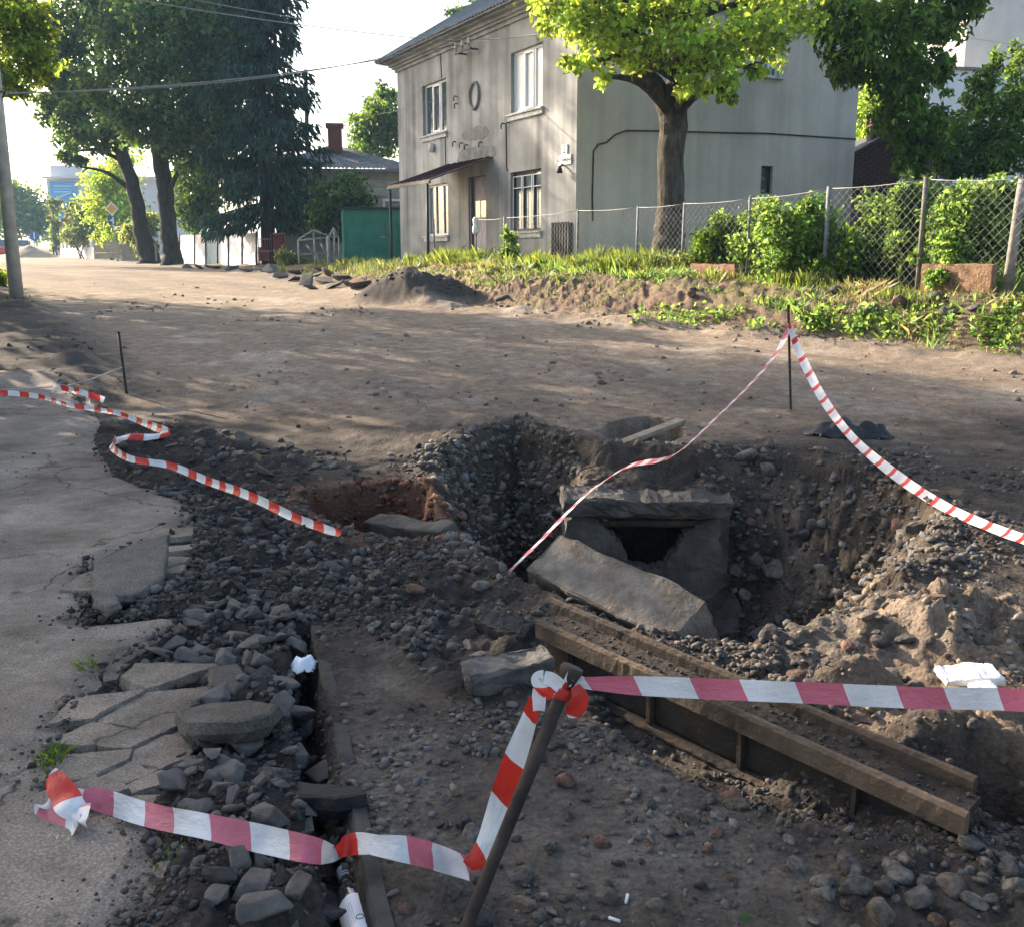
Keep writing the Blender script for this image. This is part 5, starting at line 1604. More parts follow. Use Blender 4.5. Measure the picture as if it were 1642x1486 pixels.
# soot marks over the porch: thin patches of old render
def patch(pxpts, name, m, y=-.006, seed=0):
    rg_ = random.Random(seed)
    pts = [front(*p) for p in pxpts]
    c = (sum(p[0] for p in pts) / len(pts), sum(p[1] for p in pts) / len(pts)); out = []
    for i in range(len(pts)):
        a_, b_ = pts[i], pts[(i + 1) % len(pts)]
        for q in range(5):
            f = q / 5; out.append((a_[0] + (b_[0] - a_[0]) * f + rg_.uniform(-.03, .03), a_[1] + (b_[1] - a_[1]) * f + rg_.uniform(-.03, .03)))
    n = len(out)
    V = [(p[0], y, p[1]) for p in out] + [(c[0] + (p[0] - c[0]) * 1.03, -.0005, c[1] + (p[1] - c[1]) * 1.03) for p in out]
    return MB().add(V, [tuple(range(n))] + [(i, i + n, (i + 1) % n + n, (i + 1) % n) for i in range(n)]).build(name, m, house, True, fixn=True)
patch([(742, 214), (752, 206), (778, 203), (784, 210), (778, 222), (752, 226), (742, 222)], 'sooty_patch', M_STAIN, -.008, 1)
patch([(733, 262), (738, 243), (752, 237), (785, 233), (795, 238), (794, 252), (760, 262), (742, 268)], 'sooty_patch', M_STAIN, -.008, 2)
# canopy on two posts
xa, za = front(790, 251); xw, zw = front(737, 258)
DEP = 1.75
p_nr = (xa, -.02, za + .02); p_fr = (xa - 2.75, -.02, za + .02)
cn = thing  # (kept as a part of the house)
c0 = Vector((xa, 0, za)); c1 = Vector((xa - 2.75, 0, za)); lowz = front(0, 0)[1] if False else za - .62
can = MB()
th = .03
can.add([(c0.x, 0, za), (c1.x, 0, za), (c1.x - .05, -DEP, lowz), (c0.x + .05, -DEP, lowz), (c0.x, 0, za - th), (c1.x, 0, za - th), (c1.x - .05, -DEP, lowz - th), (c0.x + .05, -DEP, lowz - th)],
        [(0, 1, 2, 3), (7, 6, 5, 4), (0, 3, 7, 4), (3, 2, 6, 7), (2, 1, 5, 6), (1, 0, 4, 5)])
canopy = can.build('canopy', M_MAROON, house, True, fixn=True)
for k in range(7):
    f = (k + .5) / 7; x_ = c0.x + (c1.x - c0.x) * f
    MB().tube([(x_, -.01, za + .012), (x_, -DEP, lowz + .012)], .014, 5).build('seam', M_MAROON, canopy, True)
MB().box(c1.x - .06, c0.x + .06, -DEP - .02, -DEP + .03, lowz - .09, lowz - .032).build('edge_rail', M_IRON, canopy, True)
for x_ in (c0.x - .15, c1.x + .12):
    MB().tube([(x_, -DEP + .02, -.4), (x_, -DEP + .02, lowz - .09)], .035, 10).build('post', M_IRON, canopy, True)
# insulator bracket under the eaves
bx_, bz_ = front(744, 88)
ib = MB().box(bx_, bx_ + .95, -.28, -.24, bz_ - .03, bz_ + .02); ib.box(bx_ + .1, bx_ + .14, -.24, 0, bz_ - .03, bz_ + .01); ib.box(bx_ + .8, bx_ + .84, -.24, 0, bz_ - .03, bz_ + .01)
br_ = ib.build('insulator_bracket', M_IRON, house, True)
M_PORC = mat('porcelain', (.62, .60, .56), .35, .1, 6, 0)
for k in range(3):
    x_ = bx_ + .08 + .38 * k
    MB().tube([(x_, -.26, bz_ + .021), (x_, -.26, bz_ + .12)], .012, 6).build('pin', M_IRON, br_, True)
    MB().lathe([(.001, 0), (.055, .0), (.05, .05), (.03, .07), (.045, .10), (.03, .14), (.001, .15)], 14, (x_, -.26, bz_ + .10)).build('insulator', M_PORC, br_, True)
# small iron hooks and wall lamp left on the front
for a_, b_ in ((733, 158), (734, 170), (731, 231), (742, 233), (809, 202), (817, 201), (750, 236), (773, 232)):
    x_, z_ = front(a_, b_)
    MB().tube([(x_, 0, z_ + .05), (x_, -.08, z_ + .05), (x_ + .02, -.11, z_ - .01), (x_, -.09, z_ - .07), (x_ - .04, -.07, z_ - .05)], .017, 6).build('hook', M_IRON, house, True)
x_, z_ = front(696, 238)
MB().lathe([(.001, .13), (.06, .12), (.09, .02), (.085, -.06), (.05, -.12), (.001, -.13)], 14, (x_, -.08, z_)).build('wall_lamp', M_PORC, house, True)
# number plate, street plate, bracket lamp
def text_part(body, size, x, z, y, parent, m, name='lettering', M=None, sx=1.0):
    cu = bpy.data.curves.new(name, 'FONT'); cu.body = body; cu.size = size; cu.align_x = 'CENTER'; cu.align_y = 'CENTER'; cu.extrude = .002
    tmp = bpy.data.objects.new('tmp', cu); COL.objects.link(tmp)
    dg = bpy.context.evaluated_depsgraph_get(); me = bpy.data.meshes.new_from_object(tmp.evaluated_get(dg))
    bpy.data.objects.remove(tmp); bpy.data.curves.remove(cu)
    T = Matrix.Translation((x, y, z)) @ Matrix.Rotation(math.pi / 2, 4, 'X') @ Matrix.Diagonal((sx, 1, 1, 1))
    me.transform((M or Matrix.Identity(4)) @ T); me.materials.append(m); me.name = name
    o = bpy.data.objects.new(name, me); return put(o, parent, True)
M_PLATE = mat('enamel plate white', (.76, .78, .78), .4, .06, 6, 0); M_INK = mat('ink', (.03, .035, .04), .6, .1, 6, 0)
xa_, zt_ = front(902.5, 233); xb_, zb_ = front(911, 248)
pl = MB().bbox(xa_, xb_, -.03, -.004, zb_ - .01, zt_, .003).build('number_plate', M_PLATE, house, True)
text_part('2', .26, (xa_ + xb_) / 2, (zt_ + zb_) / 2, -.032, pl, M_INK, sx=.9)
xa_, zt_ = front(897.5, 250.5); xb_, zb_ = front(917, 261)
pl = MB().bbox(xa_, xb_, -.03, -.004, zb_ - .03, zt_, .003).build('street_plate', M_PLATE, house, True)
text_part('в. Галицька', .105, (xa_ + xb_) / 2, (zt_ + zb_) / 2 - .01, -.032, pl, M_INK, sx=1.05)
x_, z_ = front(906, 269)
lm = MB().tube([(x_ - .08, 0, z_ + .08), (x_ - .02, -.08, z_ + .04), (x_ + .04, -.16, z_ - .02)], .022, 8).build('lamp_arm', M_IRON, house, True)
MB().lathe([(.02, .05), (.05, .0), (.07, -.09), (.06, -.10), (.001, -.10)], 14, (x_ + .05, -.17, z_ - .03)).build('lamp_shade', M_IRON, lm, True)
# cable across the gable wall
pts = [(1372, 223.5), (1300, 219), (1230, 214.5), (1170, 213.5), (1110, 212), (1055, 210.5), (1003, 210), (985, 217), (972, 229), (958, 232), (951, 243), (950, 280), (949, 320), (950, 355)]
cp = []
for i, (a_, b_) in enumerate(pts):
    y_, z_ = gable(a_, b_); cp.append(Vector((HL + .02, y_, z_)))
MB().tube(cp, .018, 6).build('cable', M_IRON, house, True)
for a_, b_ in ((732, 262), (697, 240), (809, 205)):
    x_, z_ = front(a_, b_); 
x_, z_ = front(706, 75); _, zq = front(712, 268)
MB().tube([(x_, -.012, z_), (x_ + .02, -.012, (z_ + W1[3]) / 2 + .3), (W1[1] - .28, -.012, W1[3] + .02)], .010, 5).build('cable', M_IRON, house, True)
MB().tube([(W1[1] - .10, -.012, W1[2] - .17), (W1[1] - .08, -.012, zq)], .010, 5).build('cable', M_IRON, house, True)
x_, z_ = front(812, 205); _, zq = front(812, 270)
MB().tube([(x_, -.012, z_), (x_ + .02, -.012, zq), (x_ + .1, -.012, zq - .08)], .012, 5).build('cable', M_IRON, house, True)
# dark slatted cellar hatch at the corner
xa_, zt_ = front(888, 359); xb_, _ = front(918, 359)
hf = MB().box(xa_, xb_, -.05, -.003, -.2, zt_).build('cellar_hatch', M_IRON, house, True)
nsl = 7
for k in range(nsl):
    x0 = xa_ + (xb_ - xa_) * k / nsl
    MB().box(x0 + .01, x0 + (xb_ - xa_) / nsl * .6, -.075, -.051, -.2, zt_ + .02).build('slat', mat('dark slat', (.05, .048, .045), .8) if k == 0 else bpy.data.materials['dark slat'], hf, True)
# ---------------------------------------------------------------- neighbours, fences, signs, poles
M_WOOD = mat('grey old wood', (.20, .175, .15), .9, .3, 8, .4, 40)
M_GALV = mat('galvanised', (.36, .36, .35), .55, .2, 12, .1, metal=.4)
M_PIPE = mat('old paint pipe', (.24, .23, .22), .7, .35, 12, .3)
M_WIRE = mat('zinc wire', (.30, .30, .29), .6, .1, metal=.3)

# ---- chain-link fence along the top of the bank
def fence_at(px):
    """plan point where a sight column crosses the fence line"""
    a = (px - 821) / 1600.0 / (math.cos(PITCH) + .2 * math.sin(PITCH))
    for (x0, y0), (x1, y1) in zip(FENCE_LINE[:-1], FENCE_LINE[1:]):
        den = (x1 - x0) - a * (y1 - y0)
        t = (a * y0 - x0) / den if abs(den) > 1e-9 else -1
        if 0 <= t <= 1 and y0 + t * (y1 - y0) > 5: return Vector((x0 + t * (x1 - x0), y0 + t * (y1 - y0), 0))
FP = [(1750, 288), (1638, 286), (1474, 288), (1322, 303), (1198, 319), (1093, 327), (1020, 333), (925, 338), (810, 350), (763, 352), (697, 353)]
fence = thing('chain_link_fence', 'chain link wire fence with thin posts along the top of the bank', 'fence', (*fence_at(1198)[:2], HZ(*fence_at(1198)[:2])))
posts = []
for k, (px, py) in enumerate(FP):
    c = fence_at(px); top = P(px, py, c.y); zb = HZ(c.x, c.y)
    posts.append((c.x, c.y, zb, top.z))
for k, (x, y, zb, zt) in enumerate(posts):
    if k <= 1: continue
    lean = random.uniform(-.03, .03)
    r = .032 if k in (2, 3) else .022
    m_ = M_WOOD if k in (2,) else M_PIPE
    MB().tube([(x, y, zb - .15), (x + lean, y, zt + .03)], r, 8).build('post', m_, fence)
for k in range(len(posts) - 2):
    (xa, ya, ba, ta), (xb, yb, bb, tb) = posts[k], posts[k + 1]
    Lb = math.hypot(xb - xa, yb - ya); pitch = .062; nw = int(Lb / pitch)
    mid = max(HZv(np.linspace(xa, xb, 9), np.linspace(ya, yb, 9)).max() + .02 - .12, min(ba, bb) - .05)
    V = []; F = []
    off = .0
    def pt(u, h, side):
        z0 = mid if k < 3 else max(ba + (bb - ba) * u, mid - .1)
        z1 = ta + (tb - ta) * u - .025 * math.sin(math.pi * u)
        return (xa + (xb - xa) * u, ya + (yb - ya) * u, z0 + (z1 - z0) * h)
    rows = max(8, int((min(ta, tb) - mid) / .06))
    segs = []
    for i in range(nw):
        for j in range(rows):
            d = 1 if (i + j) % 2 == 0 else -1
            u0 = (i + .5 - .5 * d) / nw; u1 = (i + .5 + .5 * d) / nw
            a = pt(u0, j / rows, 0); b = pt(u1, (j + 1) / rows, 0)
            segs.append((a, b))
    A = np.array([s_[0] for s_ in segs]); B = np.array([s_[1] for s_ in segs])
    d = B - A; d /= np.linalg.norm(d, axis=1)[:, None]
    w = np.cross(d, np.array([[.86, .5, 0]])); w /= np.linalg.norm(w, axis=1)[:, None]; w2 = np.cross(d, w)
    r = .0019
    rings = []
    for an in (0, 2.094, 4.189):
        o_ = (w * math.cos(an) + w2 * math.sin(an)) * r
        rings += [A + o_, B + o_]
    n = len(A); V = np.concatenate(rings); I = np.arange(n)
    Fq = np.concatenate([np.stack([I + 2 * q * n, I + (2 * q + 1) * n, I + (2 * ((q + 1) % 3) + 1) * n, I + 2 * ((q + 1) % 3) * n], 1) for q in range(3)])
    o = mesh_np('wire_mesh', V, Fq, M_WIRE, fence); o['kind'] = 'stuff'
    MB().tube([pt(0, 1, 0), pt(.25, 1, 0), pt(.5, 1, 0), pt(.75, 1, 0), pt(1, 1, 0)], .0055, 5).build('top_wire', M_WIRE, fence)
# thick corner post standing at the right end, and its wooden neighbour
c = fence_at(1618); x, y = c.x, c.y
tag(MB().tube([(x, y, HZ(x, y) - .2), P(1634, 330, y + .02), P(1641, 287, y + .05)], [.062, .055, .052], 10).build('fence_post', mat('pale concrete post', (.30, .27, .23), .9, .3, 7, .5, 40)), 'thick pale corner post leaning at the right end of the fence', 'post')
c = fence_at(1640); x, y = c.x + .05, c.y - .15
tag(MB().tube([(x, y, HZ(x, y) - .2), (x + .04, y, HZ(x, y) + .62)], [.07, .055], 8).build('wooden_stump', mat('dark timber', (.10, .06, .042), .9, .3, 9, .5, 40)), 'short dark timber stump beside the thick corner post', 'post')
# white plastic bottles stuck on a fence post
x, y, zb, zt = posts[9]
t = thing('plastic_bottle', 'white plastic bottle stuck over a fence post by the door', 'plastic bottle', (x, y, zb))
MB().lathe([(.001, 0), (.06, .0), (.075, .05), (.07, .16), (.045, .20), (.06, .24), (.065, .33), (.03, .38), (.001, .38)], 14, (x, y - .03, zt - .33)).build('body', mat('white plastic', (.75, .75, .75), .5, .08), t)

# plinth slabs half buried under the fence
def plinth(px0, px1, pt_, pb_, label, m, seed, fwd=.18):
    c0, c1 = fence_at(px0), fence_at(px1)
    yv = (c0.y + c1.y) / 2
    zt = P((px0 + px1) / 2, pt_, yv - fwd).z; zb = P((px0 + px1) / 2, pb_, yv - fwd).z
    o_ = Vector((-.86, -.5, 0)) * fwd
    a, b = Vector((c0.x, c0.y, (zt + zb) / 2)) + o_, Vector((c1.x, c1.y, (zt + zb) / 2)) + o_
    blob_block('plinth_slab', prism_corners(a, b, .09, zt - zb, (0, 0, 1)), m, seed, cuts=3, rough=.015, label=label, cat='slab')
M_EARTHY = mat('earthy slab', (.235, .140, .085), .95, .35, 7, .9, 30, bdist=.03)
plinth(1497, 1612, 424, 472, 'broad earth coloured plinth slab under the fence at right', M_EARTHY, 61)
plinth(1125, 1196, 424, 446, 'small reddish plinth slab under the middle of the fence', mat('reddish slab', (.24, .125, .085), .95, .25, 8, .6, 30), 62)
plinth(932, 1000, 433, 458, 'pale stone plinth slab in the grass below the house corner', mat('pale slab', (.40, .36, .28), .95, .25, 8, .7, 30), 63, .35)
for k, (px, py, s_) in enumerate(((1405, 445, .16), (1365, 455, .11), (1520, 500, .12), (1530, 505, .1), (1395, 500, .14), (1440, 490, .13), (1500, 482, .15), (1340, 470, .10), (1560, 495, .09), (1108, 474, .10), (1110, 468, .07), (800, 482, .09), (810, 478, .07))):
    g_ = GT(px, py); drop('stone', random.choice(ROCKS), g_.x, g_.y, s_, ground, .45, .3)

# ---- green garage
def box_house(name, label, cat, o, ang):
    t = thing(name, label, cat, o, ang); return t
gy = 32.6
ga = P(551, 418, gy); NA = HANG
gar = thing('garage', 'green sheet metal garage beside the grey house', 'garage', (ga.x, ga.y, 1.15), NA * .35)
gw, gh = 3.6, P(551, 336, gy).z - 1.15
M_GREEN = mat('green painted steel', (.030, .215, .150), .5, .22, 2.5, .12, 14, spec=.4)
M_GREENE = mat('green rib', (.09, .30, .22), .5, .2, 5, .1)
wallg = MB().box(0, gw, 0, 5, -.3, gh).build('wall', M_GREEN, gar, True)
MB().box(-.08, gw + .08, -.10, 5.1, gh, gh + .07).build('roof', mat('dark roof felt', (.05, .045, .045), .9), gar, True)
dw = MB().box(.62, 1.30, -.035, -.002, -.1, gh - .42).build('door', M_GREEN, wallg, True)
MB().box(1.30, 1.325, -.045, -.002, -.2, gh - .38).build('hinge_rail', M_GREENE, wallg, True)
MB().box(.595, .615, -.045, -.002, -.2, gh - .38).build('hinge_rail', M_GREENE, wallg, True)
MB().box(1.2, 1.36, -.06, -.046, .85, .90).build('latch', M_GALV, wallg, True)
MB().box(.01, .05, -.04, -.002, -.2, gh - .02).build('corner_rail', M_GREENE, wallg, True)
for k in range(9):
    x_ = 1.5 + k * .23
    MB().tube([(x_, -.004, -.2), (x_, -.004, gh - .02)], .012, 4).build('rib', M_GREEN, wallg, True)

# ---- bare metal frame (gable shaped) on the verge
fy_ = 29.5
fr_t = thing('metal_frame', 'bare gabled metal frame standing on the weedy verge', 'metal frame', GT(510, 432))
M_FRM = mat('faded metal', (.34, .34, .33), .7, .3, 10, .2)
def bar(a, b, dy=0, dy2=0, r=.026, nm='bar'):
    MB().tube([P(*a, fy_ + dy), P(*b, fy_ + dy2)], r, 6).build(nm, M_FRM, fr_t)
bar((478, 385), (503, 369)); bar((503, 369), (527, 379)); bar((478, 386), (527, 381)); bar((478, 386), (480, 425), nm='post'); bar((503, 369), (506, 432), nm='post'); bar((526, 379), (528, 436), r=.05, nm='post')
bar((503, 370), (503, 384)); bar((527, 381), (535, 366), 0, 1.6); bar((535, 366), (543, 379), 1.6, 2.0); bar((528, 380), (543, 380), 0, 2); bar((543, 380), (545, 424), 2, 2, nm='post'); bar((536, 368), (537, 424), 1.6, 1.6, nm='post')
bar((491, 393), (504, 408)); bar((504, 404), (514, 424)); bar((514, 391), (523, 407)); bar((484, 408), (524, 406), 0, 0, .015)

# ---- red gate
ry = 37.5
rg_t = thing('red_gate', 'rust red double gate of tubes and sheet beside the spruce', 'gate', (*P(437, 425, ry)[:2], 1.1))
M_RED = mat('faded red paint', (.17, .035, .030), .65, .3, 5, .2); M_RED2 = mat('pale red tube', (.36, .16, .13), .6, .2, 8, .1)
def rb(px0, px1, py0, py1, nm, m_, dy=0, th=.03):
    a, b = P(px0, py0, ry + dy), P(px1, py1, ry + dy)
    MB().box(min(a.x, b.x), max(a.x, b.x), ry + dy, ry + dy + th, min(a.z, b.z), max(a.z, b.z)).build(nm, m_, rg_t)
rb(415, 433, 397, 419, 'panel', M_RED); rb(437, 458, 375, 419, 'panel', M_RED); rb(413.5, 414.9, 372, 427, 'post', M_RED2); rb(434, 436, 374, 424, 'post', M_RED2, -.04); rb(458.2, 460, 376, 424, 'post', M_RED2)
rb(415, 434, 402, 404, 'rail', M_RED2, -.05); rb(415, 434, 383, 384.5, 'rail', M_RED2, -.05); rb(437, 458, 401.5, 403, 'rail', M_RED2, -.05); rb(437, 458, 374, 376, 'rail', M_RED2, -.05)
for k in range(5):
    rb(417 + k * 3.6, 418 + k * 3.6, 384.5, 397, 'bar', M_RED2, 0)
# ---- white sheet fence
wf = thing('white_fence', 'white sheet panel fence behind the big dark trunks', 'fence', (*P(350, 426, 43)[:2], 1.08))
M_WHITE = mat('white sheet', (.74, .75, .77), .6, .08, 3, .1)
M_TEAL = mat('pale teal sheet', (.34, .44, .44), .6, .15, 3, .1)
pp_ = [(288, 47.2, 378, 428), (312, 45.2, 377, 427), (330, 43.6, 376.5, 427), (349, 42.2, 376, 426.5), (366, 41, 375.5, 426), (388, 39.6, 375, 426), (411, 38.2, 374, 427)]
for k in range(len(pp_) - 1):
    a, ya_, t0, b0 = pp_[k]; b, yb_, t1, b1 = pp_[k + 1]
    v = [P(a + .6, b0, ya_), P(b - .6, b1, yb_), P(b - .6, t1, yb_), P(a + .6, t0, ya_)]
    q = [p + Vector((.03, .05, 0)) for p in v]
    MB().add(v + q, [(0, 1, 2, 3), (7, 6, 5, 4), (0, 4, 5, 1), (1, 5, 6, 2), (2, 6, 7, 3), (3, 7, 4, 0)]).build('panel', M_TEAL if k == 2 else M_WHITE, wf)
for a, ya_, t0, b0 in pp_:
    MB().tube([P(a, b0 + 3, ya_ - .02), P(a, t0 - 3, ya_ - .02)], .035, 6).build('post', M_IRON, wf)
# ---- picket fences farther up the street
def pickets(px0, y0, px1, y1, pt_, pb_, n, label, m_, w=.11, gapd=.0):
    t = thing('picket_fence', label, 'fence', (*P((px0 + px1) / 2, pb_, (y0 + y1) / 2)[:2], P(px0, pb_, (y0 + y1) / 2).z))
    a0, a1 = P(px0, pb_, y0), P(px1, pb_, y1)
    for k in range(n):
        f = (k + .5) / n; yy_ = y0 + (y1 - y0) * f; c = a0.lerp(a1, f); h = P(px0, pt_, yy_).z + random.uniform(-.03, .03)
        MB().box(c.x - w / 2, c.x + w / 2, c.y - .012, c.y + .012, c.z - .1, h).build('picket', m_, t)
    for f in (.25, .8):
        b0, b1 = a0 + Vector((0, .04, (P(px0, pt_, y0).z - a0.z) * f)), a1 + Vector((0, .04, (P(px1, pt_, y1).z - a1.z) * f))
        MB().tube([b0, b1], .03, 5).build('rail', m_, t)
    return t
pickets(196, 58, 252, 49.5, 391, 416, 26, 'grey picket fence just left of the dark trunks', mat('grey picket', (.26, .25, .24), .9, .2, 6, .2))
pickets(152, 72, 194, 60, 388, 412, 20, 'open wooden picket fence behind the road signs', mat('pale picket', (.36, .32, .26), .9, .2, 6, .2), .09)
# low white wall with piers
lw = thing('low_wall', 'low white wall with square piers beyond the pickets', 'wall', (*P(132, 412, 78)[:2], 1.2))
a0, a1 = P(100, 411, 88), P(154, 414, 73)
M_WWALL = mat('white washed wall', (.62, .60, .56), .9, .12, 4, .2)
def wseg(a, b, h0, h1, th, nm, par):
    d = (b - a); d.z = 0; d.normalize(); nn_ = Vector((-d.y, d.x, 0)) * th / 2
    v = [a + nn_, b + nn_, b - nn_, a - nn_]
    vs = [Vector((p.x, p.y, h0)) for p in v] + [Vector((p.x, p.y, h1)) for p in v]
    return MB().add(vs, [(3, 2, 1, 0), (4, 5, 6, 7), (0, 1, 5, 4), (1, 2, 6, 5), (2, 3, 7, 6), (3, 0, 4, 7)]).build(nm, M_WWALL, par, fixn=True)
wseg(a0, a1, a0.z - .3, P(130, 398, 80).z, .25, 'base', lw)
for k in range(8):
    p = a0.lerp(a1, (k + .3) / 8); q = a0.lerp(a1, (k + .62) / 8)
    wseg(p, q, P(130, 398, 80).z, P(130, 386, 80).z, .26, 'pier', lw)
# ---- road signs
sy = 62.0
sg = thing('road_sign', 'road sign post with yellow diamond over a blue square plate', 'road sign', (*P(189, 424, sy)[:2], P(189, 424, sy).z))
M_YEL = mat('sign yellow', (.70, .36, .05), .5, .08, 3, 0); M_SBLUE = mat('sign blue', (.02, .10, .28), .5, .1, 3, 0); M_SW = mat('sign white', (.78, .78, .78), .5, .05, 3, 0)
MB().tube([P(190, 428, sy + .06), P(179, 328, sy + .06)], .045, 8).build('pole', M_GALV, sg)
c = P(179, 335, sy); r_ = .41
def diamond(c, r, y): return [(c.x - r, y, c.z), (c.x, y, c.z - r), (c.x + r, y, c.z), (c.x, y, c.z + r)]
dm = MB().add(diamond(c, r_, sy) + diamond(c, r_, sy + .02), [(0, 1, 2, 3), (7, 6, 5, 4), (0, 4, 5, 1), (1, 5, 6, 2), (2, 6, 7, 3), (3, 7, 4, 0)]).build('diamond_plate', M_SW, sg)
MB().add(diamond(c, r_ * .74, sy - .006), [(0, 1, 2, 3)]).build('yellow_field', M_YEL, dm)
a, b = P(173, 347, sy), P(186, 361, sy)
bp_ = MB().box(a.x, b.x, sy, sy + .02, b.z, a.z).build('blue_plate', M_SBLUE, sg)
cx_ = (a.x + b.x) / 2 + .06
MB().box(cx_ - .03, cx_ + .05, sy - .008, sy - .001, b.z + .04, a.z - .06).build('arrow', M_SW, bp_)
MB().add([(cx_ - .22, sy - .006, (a.z + b.z) / 2), (cx_ - .04, sy - .006, (a.z + b.z) / 2 - .06), (cx_ - .04, sy - .006, (a.z + b.z) / 2 + .08)], [(0, 1, 2)]).build('arrow', M_SW, bp_)
a, b = P(182, 363, sy), P(198, 369, sy)
wp = MB().box(a.x, b.x, sy - .02, sy, b.z, a.z).build('white_plate', M_SW, sg)
MB().box(a.x + .2, b.x - .2, sy - .028, sy - .021, b.z + .08, a.z - .08).build('plate_mark', M_INK, wp)
sy2 = 105
s2 = thing('road_sign', 'small round blue road sign far down the street', 'road sign', P(55, 400, sy2))
MB().tube([P(56, 408, sy2 + .05), P(55, 374, sy2 + .05)], .05, 6).build('pole', M_GALV, s2)
c = P(55, 379, sy2)
MB().add([(c.x + .5 * math.cos(k * .3927), sy2, c.z + .5 * math.sin(k * .3927)) for k in range(16)] + [(c.x + .5 * math.cos(k * .3927), sy2 + .03, c.z + .5 * math.sin(k * .3927)) for k in range(16)], [tuple(range(16))] + [(k, (k + 1) % 16, (k + 1) % 16 + 16, k + 16) for k in range(16)]).build('blue_disc', M_SBLUE, s2, fixn=True)
MB().box(c.x - .05, c.x + .05, sy2 - .02, sy2 - .001, c.z - .3, c.z + .35).build('arrow', M_SW, s2)

# ---- utility pole at the left edge
pb = GT(27, 476)
up = thing('utility_pole', 'tapered concrete utility pole at the left edge', 'pole', pb)
M_POLE = mat('pole concrete', (.52, .49, .45), .9, .2, 5, .4, 40)
MB().tube([pb + Vector((0, 0, -.3)), pb + Vector((0, 0, 9.0))], [.118, .068], 10).build('shaft', M_POLE, up)
MB().tube([pb + Vector((.13 * math.cos(k * .628), .13 * math.sin(k * .628), 3.45)) for k in range(11)], .012, 5, caps=False).build('clamp', M_IRON, up)
MB().tube([pb + Vector((.09, -.05, 3.9)), pb + Vector((.2, -.1, 3.75)), pb + Vector((.22, -.1, 3.5)), pb + Vector((.12, -.06, 3.35))], .012, 5).build('cable_loop', M_IRON, up)
MB().box(pb.x - .7, pb.x + .7, pb.y - .05, pb.y + .05, pb.z + 8.2, pb.z + 8.3).build('cross_arm', M_IRON, up)
MB().tube([pb + Vector((-.14, .05, -.2)), pb + Vector((-.05, .05, 8))], .02, 5).build('cable', M_IRON, up)
t2 = thing('wooden_pole', 'thin dark wooden pole rising beside the spruce', 'pole', (*P(492, 300, 47)[:2], 1.2))
MB().tube([(*P(492, 300, 47)[:2], 1.0), P(490, 112, 47)], [.11, .09], 8).build('shaft', mat('dark pole', (.075, .062, .055), .9), t2)

# ---- overhead wires
M_CAB = mat('overhead wire', (.25, .25, .26), .6, .1)
def wire(label, a, b, sag, r=.012, m_=None):
    pts = []
    for k in range(13):
        f = k / 12; p = a.lerp(b, f); p.z -= sag * 4 * f * (1 - f); pts.append(p)
    tag(MB().tube(pts, r, 5).build('overhead_wire', m_ or M_CAB), label, 'wire')
hw = [HM @ Vector((bx_ + .08 + .38 * k, -.26, bz_ + .2)) for k in range(3)]
wire('lower pale wire crossing in front of the dark tree crown', P(-60, 152, 19.5), hw[0], .25, .013, M_WIRE)
wire('middle pale wire crossing in front of the dark tree crown', P(-60, 149, 19.5), HM @ Vector((2.2, -.4, EAVE + .2)), .30, .010, M_WIRE)
wire('highest wire over the dark tree crown', P(150, -12, 22), hw[1], .1, .011, M_WIRE)
wire('thin wire beside the highest wire over the dark crown', P(250, -12, 22), hw[2], .1, .009, M_WIRE)
wire('dark wire running from the house bracket to the upper right', hw[2], P(1180, -40, 16), .25, .013, M_IRON)
wire('dark wire running from the house eave toward the left', HM @ Vector((.2, -.3, EAVE + .1)), P(560, 186, 36), .1, .010, M_CAB)
wire('wire sagging to the hooks on the street front', HM @ Vector((2.9, -.12, front(700, 163)[1])), P(540, 190, 34), .1, .008, M_CAB)

# ---- low house with grey roof behind the spruce
lh = thing('low_house', 'low beige house with grey corrugated hip roof behind the spruce', 'house', (*P(664, 400, 41)[:2], 1.2), HANG * .25)
M_BEIGE = mat('beige render', (.42, .385, .315), .9, .15, 3, .2)
LW, LD = 5.4, 7.0
ez = P(600, 272, 41).z - 1.2; rz_ = P(560, 231, 43).z - 1.2
lwall = MB().box(-LW, 0, 0, LD, -.5, ez).build('wall', M_BEIGE, lh, True)
for k, zq in enumerate((.34, .62, 1.02, 1.28)):
    MB().box(-LW - .03, .03, -.05 - .02 * (k == 0), -.001, ez - zq - .04, ez - zq + .04).build('moulding', M_BEIGE, lwall, True)
def corr2(p0, p1, q0, q1, n, nm, par):
    return corr(p0, p1, q0, q1, n, nm, par, .022)
o_ = .4
lrf = corr2((-LW - o_, -o_, ez), (o_, -o_, ez), (-LW + 1.9, LD / 2, rz_), (-3.0, LD / 2, rz_), 150, 'roof', lh)
corr2((o_, -o_, ez), (o_, LD + o_, ez), (-3.0, LD / 2, rz_), (-3.0, LD / 2, rz_), 100, 'hip_sheet', lrf)
MB().add([(-LW - o_, -o_, ez), (-LW - o_, LD + o_, ez), (-LW + 1.9, LD / 2, rz_)], [(0, 1, 2)]).build('hip_sheet', M_SLATE, lrf, True)
MB().box(-LW - o_, o_, -o_ - .03, -o_ + .02, ez - .16, ez - .05).build('fascia', M_SLATEE, lrf, True)
for k in range(6):
    f = (k + .5) / 6
    a_ = Vector((-LW - o_, -o_, ez)).lerp(Vector((o_, -o_, ez)), f); b_ = Vector((-LW + 1.9, LD / 2, rz_)).lerp(Vector((-3.0, LD / 2, rz_)), f)
cpx = P(537, 215, 43)
ci = MWORLD[lh.name].inverted() @ cpx
M_BRK = mat('red brick', (.22, .085, .06), .9, .3, 20, .3)
